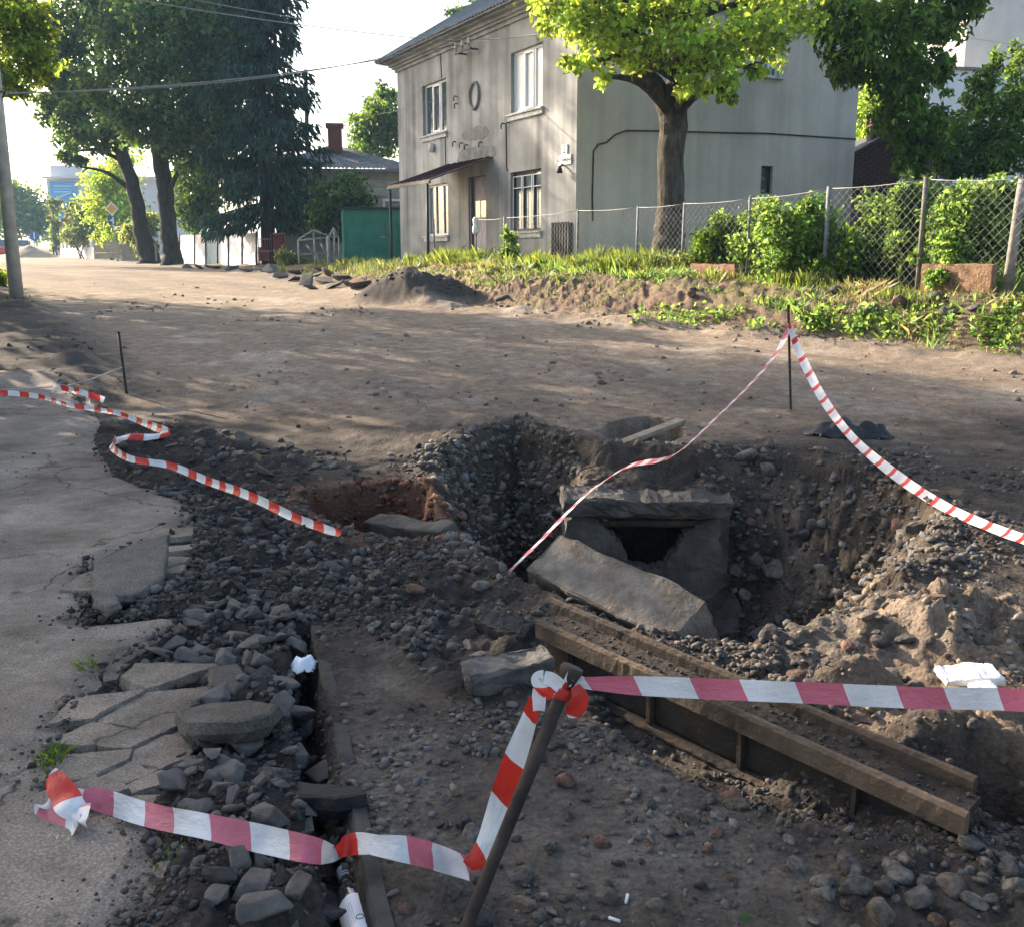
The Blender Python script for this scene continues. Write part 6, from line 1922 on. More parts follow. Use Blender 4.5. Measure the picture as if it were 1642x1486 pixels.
chim = MB().box(ci.x - .28, ci.x + .28, ci.y - .25, ci.y + .25, rz_ - .5, rz_ + .62); chim.box(ci.x - .36, ci.x + .36, ci.y - .33, ci.y + .33, rz_ + .621, rz_ + .78)
chim.build('chimney', M_BRK, lrf, True)
wx = (MWORLD[lh.name].inverted() @ P(631, 326, 41)).x
lwin = MB().box(wx - .42, wx + .42, -.05, -.002, ez - 2.0, ez - 1.15).build('window', M_PVC, lwall, True)
MB().box(wx - .33, wx + .33, -.058, -.051, ez - 1.92, ez - 1.23).build('pane', M_PANE, lwin, True)

# ---- far pale building with the blue banner
fb = thing('far_building', 'pale distant building with a blue banner at the street end', 'building', (*P(130, 405, 125)[:2], 1.8))
M_FAR = mat('far pale wall', (.62, .62, .64), .9, .08, .5, 0)
def fbox(px0, px1, pt_, pb_, y0, y1, nm, m_, par):
    a, b = P(px0, pt_, y0), P(px1, pb_, y0)
    return MB().box(a.x, b.x, y0, y1, b.z, a.z).build(nm, m_, par)
fw = fbox(74, 262, 286, 412, 125, 140, 'wall', M_FAR, fb)
fbox(80, 150, 266, 285.6, 126, 138, 'roof_block', M_FAR, fb); fbox(66, 262, 283, 286, 124, 124.9, 'parapet', M_FAR, fb)
ban = fbox(79, 126, 292, 356, 124.7, 124.95, 'banner', mat('banner blue', (.10, .36, .70), .6, .1, .2, 0), fb)
for (p0, p1, t0, t1) in ((86, 116, 298, 300), (86, 116, 303, 304), (86, 110, 307, 309)):
    fbox(p0, p1, t0, t1, 124.6, 124.68, 'lettering', mat('banner pale', (.45, .66, .85), .6, .05) if 'banner pale' not in bpy.data.materials else bpy.data.materials['banner pale'], ban)
a_, b_, c_ = P(92, 318, 124.62), P(114, 310, 124.62), P(112, 306, 124.62)
MB().tube([a_, b_, c_], .14, 4).build('chevron', bpy.data.materials['banner pale'], ban)
for (p0, p1) in ((150, 158), (168, 176), (186, 194), (204, 212)):
    fbox(p0, p1, 300, 318, 124.85, 124.98, 'window', M_PANE, fw); fbox(p0, p1, 336, 354, 124.85, 124.98, 'window', M_PANE, fw)
rh = thing('red_roofed_house', 'house with red tiled gable behind the roadside trees', 'house', (*P(120, 410, 100)[:2], 1.5))
a_, b_, c_ = P(92, 362, 100), P(150, 362, 100), P(122, 322, 100)
fbox(96, 146, 362, 410, 100.4, 108, 'wall', M_BEIGE, rh)
MB().add([a_, b_, c_, a_ + Vector((0, 9, 0)), b_ + Vector((0, 9, 0)), c_ + Vector((0, 9, 0))], [(0, 1, 2), (5, 4, 3), (0, 2, 5, 3), (2, 1, 4, 5), (1, 0, 3, 4)]).build('roof', mat('red tiles', (.25, .055, .035), .8, .2, 2, .2), rh)

# ---- right: tall pale block, long low building, brick shed
tb = thing('apartment_block', 'tall pale apartment block behind the trees at right', 'building', (*P(1520, 400, 62)[:2], 1.4), HANG)
M_BLOCK = mat('pale panel wall', (.54, .50, .465), .9, .08, .6, .1); M_JOINT = mat('panel joint', (.36, .35, .35), .9)
tw = MB().box(0, 18, 0, 12, -1, 22).build('wall', M_BLOCK, tb, True)
MB().box(-.003, 17.9, -.05, -.004, 9.6, 9.72).build('ledge', M_JOINT, tw, True)
for z_ in (3, 6, 12.5, 15.5):
    MB().box(0, 18, -.012, -.004, z_, z_ + .03).build('joint', M_JOINT, tw, True)
for j in range(5):
    for i in range(4):
        w_ = MB().box(-.04, -.002, 1.2 + i * 2.8, 2.6 + i * 2.8, 1 + j * 3, 2.5 + j * 3).build('window', M_PVC, tw, True)
        MB().box(-.05, -.041, 1.28 + i * 2.8, 2.52 + i * 2.8, 1.08 + j * 3, 2.42 + j * 3).build('pane', M_PANE, w_, True)
lb = thing('low_white_building', 'long low white building between the shed and the tall block', 'building', (*P(1500, 330, 50)[:2], 1.4), .2)
lbw = MB().box(-1.0, 14, 0, 6, -.5, P(1560, 112, 50).z - 1.4).build('wall', mat('white building wall', (.66, .67, .69), .9, .06, 1, 0), lb, True)
MB().box(-1.2, 14.2, -.15, 6.2, P(1560, 112, 50).z - 1.4, P(1560, 109, 50).z - 1.35).build('roof', M_SLATEE, lb, True)
for i in range(5):
    w_ = MB().box(1 + i * 2.6, 2.2 + i * 2.6, -.04, -.002, 2.0, 3.4).build('window', M_PVC, lbw, True)
    MB().box(1.08 + i * 2.6, 2.12 + i * 2.6, -.05, -.041, 2.08, 3.32).build('pane', M_PANE, w_, True)
sh_y = 29.0
sh = thing('brick_shed', 'old brick shed with chimney behind the grey house', 'shed', (*P(1376, 330, sh_y)[:2], 1.3))
M_BRKD = mat('dark old brick', (.105, .060, .050), .95, .4, 14, .5, 40); M_MORT = mat('mortar', (.13, .115, .105), .95, .2, 9, .3)
bl_ = P(1352, 312, sh_y); brt = P(1452, 312, sh_y); zt0 = P(1372, 243, sh_y).z; zpk = P(1436, 206, sh_y).z
swall = MB().add([(bl_.x, sh_y + .02, 1.0), (brt.x, sh_y + .02, 1.0), (brt.x, sh_y + .02, P(1452, 216, sh_y).z), (P(1436, 206, sh_y).x, sh_y + .02, zpk), (bl_.x, sh_y + .02, P(1352, 252, sh_y).z)], [(0, 1, 2, 3, 4)]).build('wall', M_MORT, sh)
bw, bh = .245, .076
brick = None; cnt = 0
zrow = bl_.z - .05; row = 0
while zrow < zpk - .15 and cnt < 290:
    x_ = bl_.x + (row % 2) * bw * .5
    while x_ + bw < brt.x and cnt < 290:
        xm = x_ + bw / 2; pk = P(1436, 206, sh_y).x
        lim = (P(1352, 252, sh_y).z + (zpk - P(1352, 252, sh_y).z) * (xm - bl_.x) / (pk - bl_.x)) if xm < pk else zpk - (xm - pk) * .5
        if zrow + bh < lim - .08:
            if brick is None:
                b0 = MB().bbox(-bw / 2 + .008, bw / 2 - .008, -.03, .0, -bh / 2 + .006, bh / 2 - .006, .006).build('brick', M_BRKD, swall); brick = b0; ob = b0
            else:
                ob = bpy.data.objects.new('brick', brick.data); put(ob, swall)
            ob.location = (xm, sh_y + random.uniform(-.008, .012), zrow + bh / 2); cnt += 1
        x_ += bw
    zrow += bh; row += 1
pkx = P(1436, 206, sh_y).x; lx, lz = bl_.x - .3, P(1352, 252, sh_y).z - .14
rfm = MB().add([(lx, sh_y - .35, lz), (pkx, sh_y - .35, zpk + .02), (pkx, sh_y + 5, zpk + .02), (lx, sh_y + 5, lz), (lx, sh_y - .35, lz - .07), (pkx, sh_y - .35, zpk - .05), (pkx, sh_y + 5, zpk - .05), (lx, sh_y + 5, lz - .07)], [(0, 1, 2, 3), (7, 6, 5, 4), (0, 4, 5, 1), (3, 2, 6, 7), (0, 3, 7, 4)])
rfm.add([(pkx, sh_y - .35, zpk + .02), (brt.x + .6, sh_y - .35, zpk - 1.0), (brt.x + .6, sh_y + 5, zpk - 1.0), (pkx, sh_y + 5, zpk + .02)], [(0, 1, 2, 3)])
srf = rfm.build('roof', mat('mossy dark sheet', (.085, .078, .072), .9, .3, 6, .3), sh, fixn=True)
ca_, cb_ = P(1402, 226, sh_y), P(1424, 189, sh_y)
chm = MB().box(ca_.x, cb_.x, sh_y + .25, sh_y + .65, ca_.z - .3, cb_.z - .1); chm.box(ca_.x - .05, cb_.x + .05, sh_y + .2, sh_y + .7, cb_.z - .099, cb_.z)
chm.build('chimney', M_BRKD, srf)
# lean-to with dark boards and a pale corrugated sheet
lt = thing('lean_to_shed', 'dark board lean-to with pale sheet roof behind the fence plants', 'shed', (*P(1470, 330, 24)[:2], 1.2))
lt_w = thing
a_, b_ = P(1372, 300, 25), P(1690, 296, 24)
for k in range(30):
    f0, f1 = k / 30, (k + .93) / 30
    p, q = a_.lerp(b_, f0), a_.lerp(b_, f1)
    MB().box(p.x, q.x, 24.6, 24.63, 1.0, p.z - .25).build('board', M_BROWN if k % 3 else M_IRON, lt)
MB().box(a_.x, b_.x, 24.0, 24.9, a_.z - .2, a_.z - .12).build('roof', mat('black felt', (.02, .02, .022), .9), lt)
corr_ = P(1446, 292, 26), P(1532, 268, 26)
V = []; F = []
n = 44
for i in range(n + 1):
    x_ = corr_[0].x + (corr_[1].x - corr_[0].x) * i / n; y_ = 26 + .03 * math.sin(i * math.pi / 2)
    V += [(x_, y_, corr_[0].z - .1), (x_, y_ + .5, corr_[1].z)]
for i in range(n): F.append((i * 2, i * 2 + 2, i * 2 + 3, i * 2 + 1))
MB().add(V, F).build('corrugated_sheet', mat('pale zinc', (.42, .42, .41), .6, .2, 4, .1), lt)

# ---- sand heap and parked cars far down the street
g_ = P(48, 411, 84)
n = 40
u = np.linspace(-1, 1, n); U, Wq = np.meshgrid(u, u); U = U.ravel(); Wq = Wq.ravel()
zz = np.clip(1 - np.hypot(U, Wq), 0, 1) * 1.15 + .15 * fbm(U * 3, Wq * 3, 3, 4) * (np.hypot(U, Wq) < 1)
ii = (np.arange(n - 1)[:, None] * n + np.arange(n - 1)[None, :]).ravel()
heap = mesh_np('sand_heap', np.stack([g_.x + U * 2.6, 84 + Wq * 2.2, HZ(g_.x, 84) - .1 + zz], 1), np.stack([ii, ii + 1, ii + n + 1, ii + n], 1), mat('tan sand', (.36, .29, .19), .95, .15, 3, .4, 20), smooth=True)
tag(heap, 'tan sand heap at the far left end of the road', 'sand heap')
def car(label, c, ang, m_, group='cars far down the street'):
    t = thing('parked_car', label, 'car', c, ang, group)
    L, W, H = 4.2, 1.7, 1.45
    def loft(secs, nm, mm, par=t):
        V = []; F = []
        for (x, z0, z1, w0, w1) in secs:
            V += [(x, -w0 / 2, z0), (x, w0 / 2, z0), (x, w0 / 2 * 1.0, (z0 + z1) / 2), (x, w1 / 2, z1), (x, -w1 / 2, z1), (x, -w0 / 2 * 1.0, (z0 + z1) / 2)]
        for i in range(len(secs) - 1):
            for k in range(6):
                k2 = (k + 1) % 6; F.append((i * 6 + k, i * 6 + k2, (i + 1) * 6 + k2, (i + 1) * 6 + k))
        F += [(5, 4, 3, 2, 1, 0), tuple((len(secs) - 1) * 6 + k for k in range(6))]
        return MB().add(V, F, False).build(nm, mm, par, True, fixn=True)
    body = loft([(-2.1, .35, .70, 1.45, 1.35), (-1.95, .22, .82, 1.66, 1.5), (-1.0, .2, .88, 1.7, 1.55), (1.2, .2, .92, 1.7, 1.55), (1.95, .22, .86, 1.66, 1.5), (2.1, .35, .78, 1.5, 1.4)], 'body', m_)
    loft([(-1.15, .86, .90, 1.5, 1.45), (-.45, .88, 1.42, 1.5, 1.12), (.9, .9, 1.43, 1.5, 1.12), (1.75, .86, .92, 1.5, 1.4)], 'cabin', M_PANE)
    MB().box(-.42, .88, -.54, .54, 1.425, 1.455).build('roof', m_, t, True)
    for x_ in (-1.3, 1.3):
        for s_ in (-1, 1):
            w_ = MB().tube([(x_, s_ * .72, .31), (x_, s_ * .87, .31)], .31, 16).build('wheel', M_IRON, t, True)
            MB().tube([(x_, s_ * .872, .31), (x_, s_ * .885, .31)], .19, 12).build('rim', M_GALV, w_, True)
    for s_ in (-.55, .55):
        MB().box(-2.12, -2.0, s_ - .17, s_ + .17, .6, .74).build('headlight', M_SW, t, True)
    return t
cz_ = P(36, 402, 96); car('white car parked behind the sand heap', (cz_.x, 96, HZ(cz_.x, 96)), 2.0, mat('white car paint', (.7, .71, .73), .3, .03, 2, 0, spec=.5))
cz_ = P(4, 404, 88); car('red car parked behind the utility pole', (cz_.x, 88, HZ(cz_.x, 88)), 2.0, mat('red car paint', (.45, .03, .03), .3, .03, 2, 0, spec=.5))
# ---------------------------------------------------------------- trees, shrubs, grass
M_BARK = mat('bark', (.105, .085, .066), .95, .5, 3.5, 1.0, 16, stretch=(3, 3, .6), bdist=.05)
M_BARKD = mat('dark bark', (.045, .040, .036), .95, .4, 4, .8, 18, stretch=(3, 3, .6), bdist=.05)
L_SUN = leaf_mat('leaf fresh', (.195, .290, .050), .55, (.50, .62, .08))
L_PLANT = leaf_mat('leaf garden', (.130, .220, .050), .45, (.34, .48, .09))
L_MID = leaf_mat('leaf mid', (.070, .135, .028), .42, (.20, .30, .03))
L_DARK = leaf_mat('leaf dark', (.048, .090, .044), .42, (.17, .27, .05))
L_OLIVE = leaf_mat('leaf olive', (.130, .165, .070), .42, (.30, .34, .08))
L_SPR = leaf_mat('needle', (.034, .068, .052), .2, (.05, .09, .05), .7, .1)
L_GRASS = leaf_mat('grass blade', (.120, .170, .035), .45, (.30, .36, .05))
L_STRAW = leaf_mat('dry grass', (.30, .25, .12), .40, (.40, .34, .14))

def leaf_block(C, size, rg, droop=.35, aspect=.55, fold=.22, dirs=None):
    n = len(C)
    d = rg.normal(0, 1, (n, 3)) if dirs is None else dirs + rg.normal(0, .35, (n, 3))
    d[:, 2] -= droop * 1.2 if dirs is None else 0
    d /= np.linalg.norm(d, axis=1)[:, None] + 1e-9
    q = rg.normal(0, 1, (n, 3)); q[:, 2] += 1.2
    s = np.cross(d, q); s /= np.linalg.norm(s, axis=1)[:, None] + 1e-9
    nr = np.cross(s, d)
    sz = (size * rg.uniform(.65, 1.3, n))[:, None]
    m = C + d * sz * .48
    V = np.stack([C, m + s * sz * aspect * .5 + nr * sz * fold, C + d * sz - nr * sz * fold * .4, m - s * sz * aspect * .5 + nr * sz * fold], 1)
    I = (np.arange(n) * 4)[:, None]
    F = np.concatenate([I + np.array([[0, 1, 2]]), I + np.array([[0, 2, 3]])])
    return V.reshape(-1, 3), F

def foliage(name, C, size, m, parent, rg, var=.35, smoothcol=None, **kw):
    V, F = leaf_block(C, size, rg, **kw)
    n = len(C)
    b = np.exp(rg.normal(0, var, n))
    hue = rg.normal(0, .10, n)
    col = np.stack([b * (1 + hue), b, b * (1 - hue * .5)], 1)
    if smoothcol is not None: col *= smoothcol[:, None]
    o = mesh_np(name, V, F, m, parent, col=np.repeat(np.clip(col, .1, 2.4), 4, axis=0))
    o['kind'] = 'stuff'
    return o

def blob_points(c, r, n, rg, per=26, cl=.16, shell=.55):
    """leaf positions in loose clumps through an ellipsoid; returns points and a clump tone"""
    nc = max(3, n // per)
    u = rg.normal(0, 1, (nc, 3)); u /= np.linalg.norm(u, axis=1)[:, None]
    rad = (shell + (1 - shell) * rg.random(nc)) ** (1 / 1.0) * rg.uniform(.75, 1.08, nc)
    cen = np.array(c)[None] + u * rad[:, None] * np.array(r)[None]
    k = rg.integers(0, nc, n)
    mr = (r[0] * r[1] * r[2]) ** (1 / 3)
    p = cen[k] + np.clip(rg.normal(0, 1, (n, 3)), -1.8, 1.8) * cl * mr * np.array([[1, 1, .75]])
    tone = np.exp(rg.normal(0, .30, nc))[k]
    return p, tone

def bark_trunk(cp, cr, sides, bark, t, seed, step=.035):
    """trunk with real furrows: long ridges and cross cracks"""
    L = np.concatenate([[0], np.cumsum(np.linalg.norm(np.diff(cp, axis=0), axis=1))])
    q = np.arange(0, min(L[-1], 5.2), step)
    c = np.stack([np.interp(q, L, cp[:, k]) for k in range(3)], 1); r = np.interp(q, L, cr)
    an = np.linspace(0, 2 * math.pi, sides, endpoint=False)
    A, Q = np.meshgrid(an, q)
    f = fbm(A * 5.5 + 40, Q * 1.6, 3, seed); f2 = fbm(A * 9 + 9, Q * 7, 3, seed + 1)
    d = (np.abs(f) * 2) ** .7 * .085 + f2 * .05 + .05 * fbm(A * 1.2, Q * .9, 2, seed + 2)
    # wrap the seam
    wv = sstep(0, .6, A); d = d * wv + d[:, -1:] * (1 - wv)
    rr = r[:, None] * (1 - .03) + d * np.clip(r[:, None], .1, 1) * 1.0
    V = np.stack([c[:, 0][:, None] + np.cos(A) * rr, c[:, 1][:, None] + np.sin(A) * rr, c[:, 2][:, None] + 0 * A], -1).reshape(-1, 3)
    n = len(q); i, j = np.meshgrid(np.arange(n - 1), np.arange(sides), indexing='ij'); j2 = (j + 1) % sides
    F = np.stack([i * sides + j, i * sides + j2, (i + 1) * sides + j2, (i + 1) * sides + j], -1).reshape(-1, 4)
    o = mesh_np('trunk', V, F, bark, t, smooth=True)
    k = np.searchsorted(L, 5.1) - 1
    if L[-1] > 5.3: MB().tube([Vector(p) for p in cp[k:]], list(cr[k:]), 12).build('upper_trunk', bark, t)
    return o

def tree(name, label, cat, base, trunk, blobs, leaf, lm, seed, group=None, bark=None, limbs=True, per=26, cl=.16, aspect=.55, droop=.35, sides=12, fork=None, thin=1.0):
    """trunk: [(point, radius)...]; blobs: [(centre, radii, leaves)...]"""
    rg = np.random.default_rng(seed)
    t = thing(name, label, cat, base, 0, group)
    bark = bark or M_BARK
    pts = [Vector(p) for p, _ in trunk]; rad = [r for _, r in trunk]
    k = 5
    cp = catmull([list(p) for p in pts], k); cr = np.interp(np.linspace(0, len(rad) - 1, len(cp)), range(len(rad)), rad)
    cp[1:-1] += rg.normal(0, .015, (len(cp) - 2, 3)) * rad[0] * 3
    if sides > 20:
        bark_trunk(cp, cr, sides, bark, t, seed)
    else:
        MB().tube([Vector(p) for p in cp], list(cr * (1 + rg.normal(0, .03, len(cr)))), sides).build('trunk', bark, t)
    if fork:
        for fpts in fork:
            fp = catmull([list(p) for p, _ in fpts], 5); frr = np.interp(np.linspace(0, len(fpts) - 1, len(fp)), range(len(fpts)), [r for _, r in fpts])
            MB().tube([Vector(p) for p in fp], list(frr), 9).build('limb', bark, t)
    P_, T_ = [], []
    for c, r, n in blobs:
        p, tn = blob_points(c, r, int(n * thin), rg, per, cl); P_.append(p); T_.append(tn)
        if limbs:
            c = Vector(c)
            # leave the trunk below the clump and curve up into it
            a = min(pts[len(pts) // 3:], key=lambda q: (q - c).length + (8 if q.z > c.z else 0))
            r0 = np.interp(pts.index(a), range(len(rad)), rad) * .42
            mid = a.lerp(c, .5) + Vector((0, 0, .12 * (c - a).length))
            sp = [mid.lerp(c, .6)] 
            bp_ = catmull([list(a), list(mid), list(c)], 4)
            MB().tube([Vector(q) for q in bp_], list(np.linspace(r0, r0 * .25, len(bp_))), 6).build('limb', bark, t)
            tw = MB()
            for _ in range(3):
                e = c + Vector(tuple(rg.normal(0, .55, 3) * np.array(r)))
                tw.tube([mid.lerp(c, .7), (mid.lerp(c, .7).lerp(e, .5) + Vector((0, 0, .05))), e], [r0 * .28, r0 * .2, r0 * .08], 5)
            o = tw.build('twigs', bark, t); o['kind'] = 'stuff'
    Pn = np.concatenate(P_); Tn = np.concatenate(T_)
    foliage('crown', Pn, leaf, lm, t, rg, smoothcol=Tn, aspect=aspect, droop=droop)
    return t

def B(px, py, Y, rx, ry, rd, n):
    """clump marked in the picture: centre, half sizes in picture points, half depth in metres"""
    s = Y / 1600.0
    return (P(px, py, Y), (rx * s, rd, ry * s), n)

# ---- the leafy tree in front of the gable
ty = 18.9
tb_ = Vector((P(1074, 400, ty).x, ty, HZ(P(1074, 400, ty).x, ty)))
trunk = [(tb_ + Vector((-.03, 0, -.3)), .42), (P(1073, 392, ty), .30), (P(1074, 330, ty), .245), (P(1076, 250, ty), .235), (P(1080, 190, ty), .25), (P(1088, 130, ty), .22), (P(1092, 40, ty), .2), (P(1098, -120, ty), .14), (P(1100, -330, ty), .07)]
fork = [[(P(1078, 195, ty), .20), (P(1050, 135, ty - .1), .16), (P(1010, 105, ty - .3), .13), (P(985, 60, ty - .5), .10), (P(940, 0, ty - .7), .06)],
        [(P(1092, 175, ty), .10), (P(1112, 120, ty - .1), .07), (P(1160, 60, ty - .4), .05), (P(1220, 10, ty - .6), .03)]]
bl = [B(905, 15, ty - 1, 55, 38, .9, 900), B(960, 50, ty - 1.2, 50, 45, .9, 1000), B(930, 105, ty - 1.4, 22, 18, .4, 260), B(965, 122, ty - 1.4, 12, 16, .35, 130), B(1010, 45, ty - 1, 50, 42, .9, 900), B(1030, 90, ty - 1.2, 34, 26, .6, 420),
      B(1090, 60, ty - 1.6, 45, 40, .7, 800), B(1130, 95, ty - 1.4, 45, 36, .7, 850), B(1115, 138, ty - 1.4, 26, 20, .5, 380), B(1165, 140, ty - 1.2, 22, 24, .5, 360), B(1190, 70, ty - 1, 55, 45, 1, 1000), B(1240, 60, ty - .6, 45, 35, .9, 700), B(1215, 112, ty - 1, 20, 15, .4, 160),
      B(1275, 20, ty, 45, 40, 1, 700), B(880, -60, ty - .5, 70, 50, 1.3, 900), B(980, -40, ty - 1.2, 80, 50, 1.4, 1200), B(1100, -30, ty - 1.6, 80, 50, 1.4, 1200), B(1220, -40, ty - .8, 80, 50, 1.4, 1100),
      B(950, -150, ty, 90, 70, 1.8, 1100), B(1090, -160, ty - .8, 100, 70, 1.8, 1200), B(1220, -150, ty, 90, 70, 1.8, 1000), B(1080, -280, ty, 120, 70, 1.8, 1100), B(1060, 10, ty + 1.0, 110, 50, 1.0, 900), B(1190, 20, ty + 1.4, 90, 50, 1.0, 800)]
tree('leafy_tree', 'bright green leafy tree with rough forked trunk before the gable', 'tree', tb_, trunk, bl, .128, L_SUN, 21, fork=fork, per=16, cl=.17, aspect=.72, limbs=True, sides=56, thin=.6)

# ---- dark drooping tree right of the house
dy_ = 21.0
db = Vector((P(1482, 330, dy_).x, dy_, 1.2))
trunk = [(db + Vector((0, 0, -.2)), .22), (P(1480, 280, dy_), .19), (P(1470, 180, dy_), .16), (P(1450, 60, dy_), .13), (P(1440, -80, dy_), .1), (P(1440, -250, dy_), .05)]
bl = [B(1345, 30, dy_ - 1, 40, 35, .9, 800), B(1375, 85, dy_ - 1.2, 45, 38, .9, 850), B(1355, 118, dy_ - 1.2, 22, 16, .4, 220), B(1430, 40, dy_ - 1, 60, 50, 1, 1300), B(1450, 120, dy_ - .8, 50, 45, .9, 1000), B(1440, 185, dy_ - .6, 38, 40, .7, 700), B(1480, 215, dy_ - .3, 40, 40, .7, 700), B(1460, 258, dy_ - .2, 26, 22, .5, 300),
      B(1510, 30, dy_, 45, 40, .9, 750), B(1555, 5, dy_, 38, 22, .7, 420), B(1500, 110, dy_ - .2, 22, 35, .6, 320), B(1400, -60, dy_, 90, 60, 1.6, 1400), B(1520, -60, dy_, 70, 50, 1.4, 900), B(1440, -170, dy_, 90, 60, 1.6, 1000)]
tree('drooping_tree', 'dark green drooping tree hanging over the right end of the house', 'tree', db, trunk, bl, .17, L_MID, 22, per=18, cl=.17, aspect=.42, droop=.9)
# ---- bushy tree on the right
by_ = 25.0
bb_ = Vector((P(1585, 330, by_).x, by_, 1.25))
trunk = [(bb_ + Vector((0, 0, -.2)), .12), (P(1586, 280, by_), .10), (P(1590, 200, by_), .07), (P(1592, 110, by_), .03)]
bl = [B(1530, 230, by_ - .6, 45, 45, 1.0, 1100), B(1600, 200, by_ - .6, 50, 55, 1.0, 1300), B(1560, 260, by_ - .8, 60, 30, .9, 1000), B(1640, 250, by_ - .4, 50, 45, 1, 900), B(1645, 160, by_, 30, 45, .8, 600), B(1598, 105, by_, 12, 38, .4, 200), B(1640, 90, by_, 14, 38, .5, 220), B(1570, 150, by_ - .2, 30, 35, .7, 480), B(1690, 200, by_, 50, 60, 1, 700), B(1500, 190, by_, 20, 22, .5, 220)]
tree('bushy_tree', 'round bushy green tree behind the lean-to at right', 'tree', bb_, trunk, bl, .17, L_MID, 23, per=20, cl=.18, aspect=.4)
yy = 44.0
q = Vector((P(1402, 330, yy).x, yy, 1.3))
tree('garden_tree', 'sunlit tree seen in the gap between house and shed', 'tree', q, [(q, .2), (P(1402, 250, yy), .15), (P(1402, 150, yy), .06)], [B(1398, 175, yy, 32, 35, 1.5, 1100), B(1385, 220, yy, 26, 28, 1.2, 700), B(1430, 210, yy, 30, 35, 1.2, 700), B(1400, 120, yy, 30, 30, 1.2, 500)], .26, L_SUN, 24, per=20)

# ---- the two big dark trees on the left
ay = 44.5
ab = GT(277, 431); ab = Vector((P(277, 428, ay).x, ay, HZ(P(277, 428, ay).x, ay)))
trunk = [(ab + Vector((0, 0, -.3)), .60), (ab + Vector((0, 0, .35)), .42), (P(272, 380, ay), .37), (P(266, 320, ay), .35), (P(258, 260, ay), .34), (P(250, 190, ay), .30), (P(245, 100, ay), .24), (P(240, -20, ay), .17), (P(240, -180, ay), .08)]
bl = [B(250, 205, ay - 2, 70, 34, 2.0, 2000), B(320, 200, ay - 2, 60, 45, 2.2, 2400), B(200, 150, ay - 2, 70, 55, 2.4, 2600), B(290, 120, ay - 2.5, 80, 60, 2.5, 3200), B(360, 120, ay - 1, 50, 55, 2.2, 2200), B(220, 60, ay - 2, 80, 55, 2.6, 2800), B(320, 40, ay - 2, 80, 55, 2.6, 2800), B(370, 40, ay, 40, 50, 2, 1200), B(260, -40, ay - 1, 110, 60, 3, 2800), B(270, -140, ay, 120, 70, 3, 2200), B(340, 235, ay - 1, 35, 24, 1.5, 700), B(350, 180, ay - 2, 45, 60, 2.0, 1500), B(310, 255, ay - 1.5, 40, 22, 1.4, 700), B(270, 60, ay + 2.5, 120, 80, 2, 1600)]
tree('big_tree', 'tall dark broadleaf tree with thick straight trunk by the white fence', 'tree', ab, trunk, bl, .25, L_DARK, 25, bark=M_BARKD, per=40, cl=.15, aspect=.6, thin=.92)
cy_ = 50.0
cb_ = Vector((P(240, 424, cy_).x, cy_, HZ(P(240, 424, cy_).x, cy_)))
trunk = [(cb_ + Vector((0, 0, -.3)), .62), (cb_ + Vector((0, 0, .35)), .46), (P(226, 370, cy_), .38), (P(216, 310, cy_), .33), (P(200, 260, cy_), .30), (P(180, 190, cy_), .25), (P(160, 100, cy_), .18), (P(150, -60, cy_), .08)]
bl = [B(82, 60, cy_, 40, 60, 2, 1300), B(88, 150, cy_, 34, 45, 2, 900), B(115, 120, cy_ - 1, 45, 55, 2.2, 1900), B(150, 180, cy_ - 1, 55, 45, 2.2, 1900), B(95, 190, cy_, 26, 40, 1.5, 800), B(112, 245, cy_, 18, 24, 1, 350), B(128, 268, cy_, 12, 16, .7, 150), B(160, 225, cy_ - .5, 40, 22, 1.4, 700), B(120, 40, cy_ - 1, 60, 50, 2.4, 2100), B(150, -40, cy_, 90, 60, 3, 1900), B(190, 30, cy_, 60, 60, 2.5, 1500), B(140, -140, cy_, 90, 60, 3, 1400), B(205, 215, cy_ + 1, 30, 28, 1.2, 500)]
tree('big_tree', 'leaning dark broadleaf tree left of the thick straight trunk', 'tree', cb_, trunk, bl, .27, L_DARK, 26, bark=M_BARKD, per=40, cl=.15, aspect=.6, thin=.92)

# ---- the spruce
def spruce(label, base, top_z, rmax, seed, m=L_SPR):
    rg = np.random.default_rng(seed)
    t = thing('spruce_tree', label, 'tree', base)
    H = top_z - base.z
    MB().tube([base + Vector((0, 0, -.3)), base + Vector((0, 0, H * .4)), base + Vector((0, 0, H))], [.30, .2, .03], 10).build('trunk', M_BARKD, t)
    C, D = [], []
    z = 2.3
    while z < H - .3:
        f = z / H; nb_ = 8
        Lb = rmax * (1 - f) ** .8 * (1 if f > .12 else .85) + .25
        for k in range(nb_):
            an = rg.uniform(0, 6.283); L1 = Lb * rg.uniform(.45, 1.2)
            n = int(26 + 60 * L1)
            u = rg.uniform(.08, 1, n) ** .8
            droop = -.28 * L1 * u ** 1.3 + .22 * L1 * np.clip(u - .6, 0, 1) ** 1.2
            wv = rg.normal(0, .22, n) * (1 - .5 * u) * L1 * .55
            x = np.cos(an) * u * L1 - np.sin(an) * wv; y = np.sin(an) * u * L1 + np.cos(an) * wv
            hang = rg.random(n) ** 1.5 * .85 * (.4 + .6 * (1 - f))
            C.append(np.stack([base.x + x, base.y + y, base.z + z + droop - hang], 1))
            D.append(np.tile(np.array([[math.cos(an) * .45, math.sin(an) * .45, -.9]]), (n, 1)))
            if k % 2 == 0:
                bpts = [base + Vector((math.cos(an) * L1 * q, math.sin(an) * L1 * q, z - .28 * L1 * q ** 1.3)) for q in (0, .3, .6, .9)]
                MB().tube(bpts, [.06, .045, .03, .012], 5).build('branch', M_BARKD, t)
        z += .42 + .30 * (1 - f)
    C = np.concatenate(C); D = np.concatenate(D)
    foliage('needles', C, .34, m, t, rg, .3, aspect=.28, dirs=D, fold=.1)
    return t
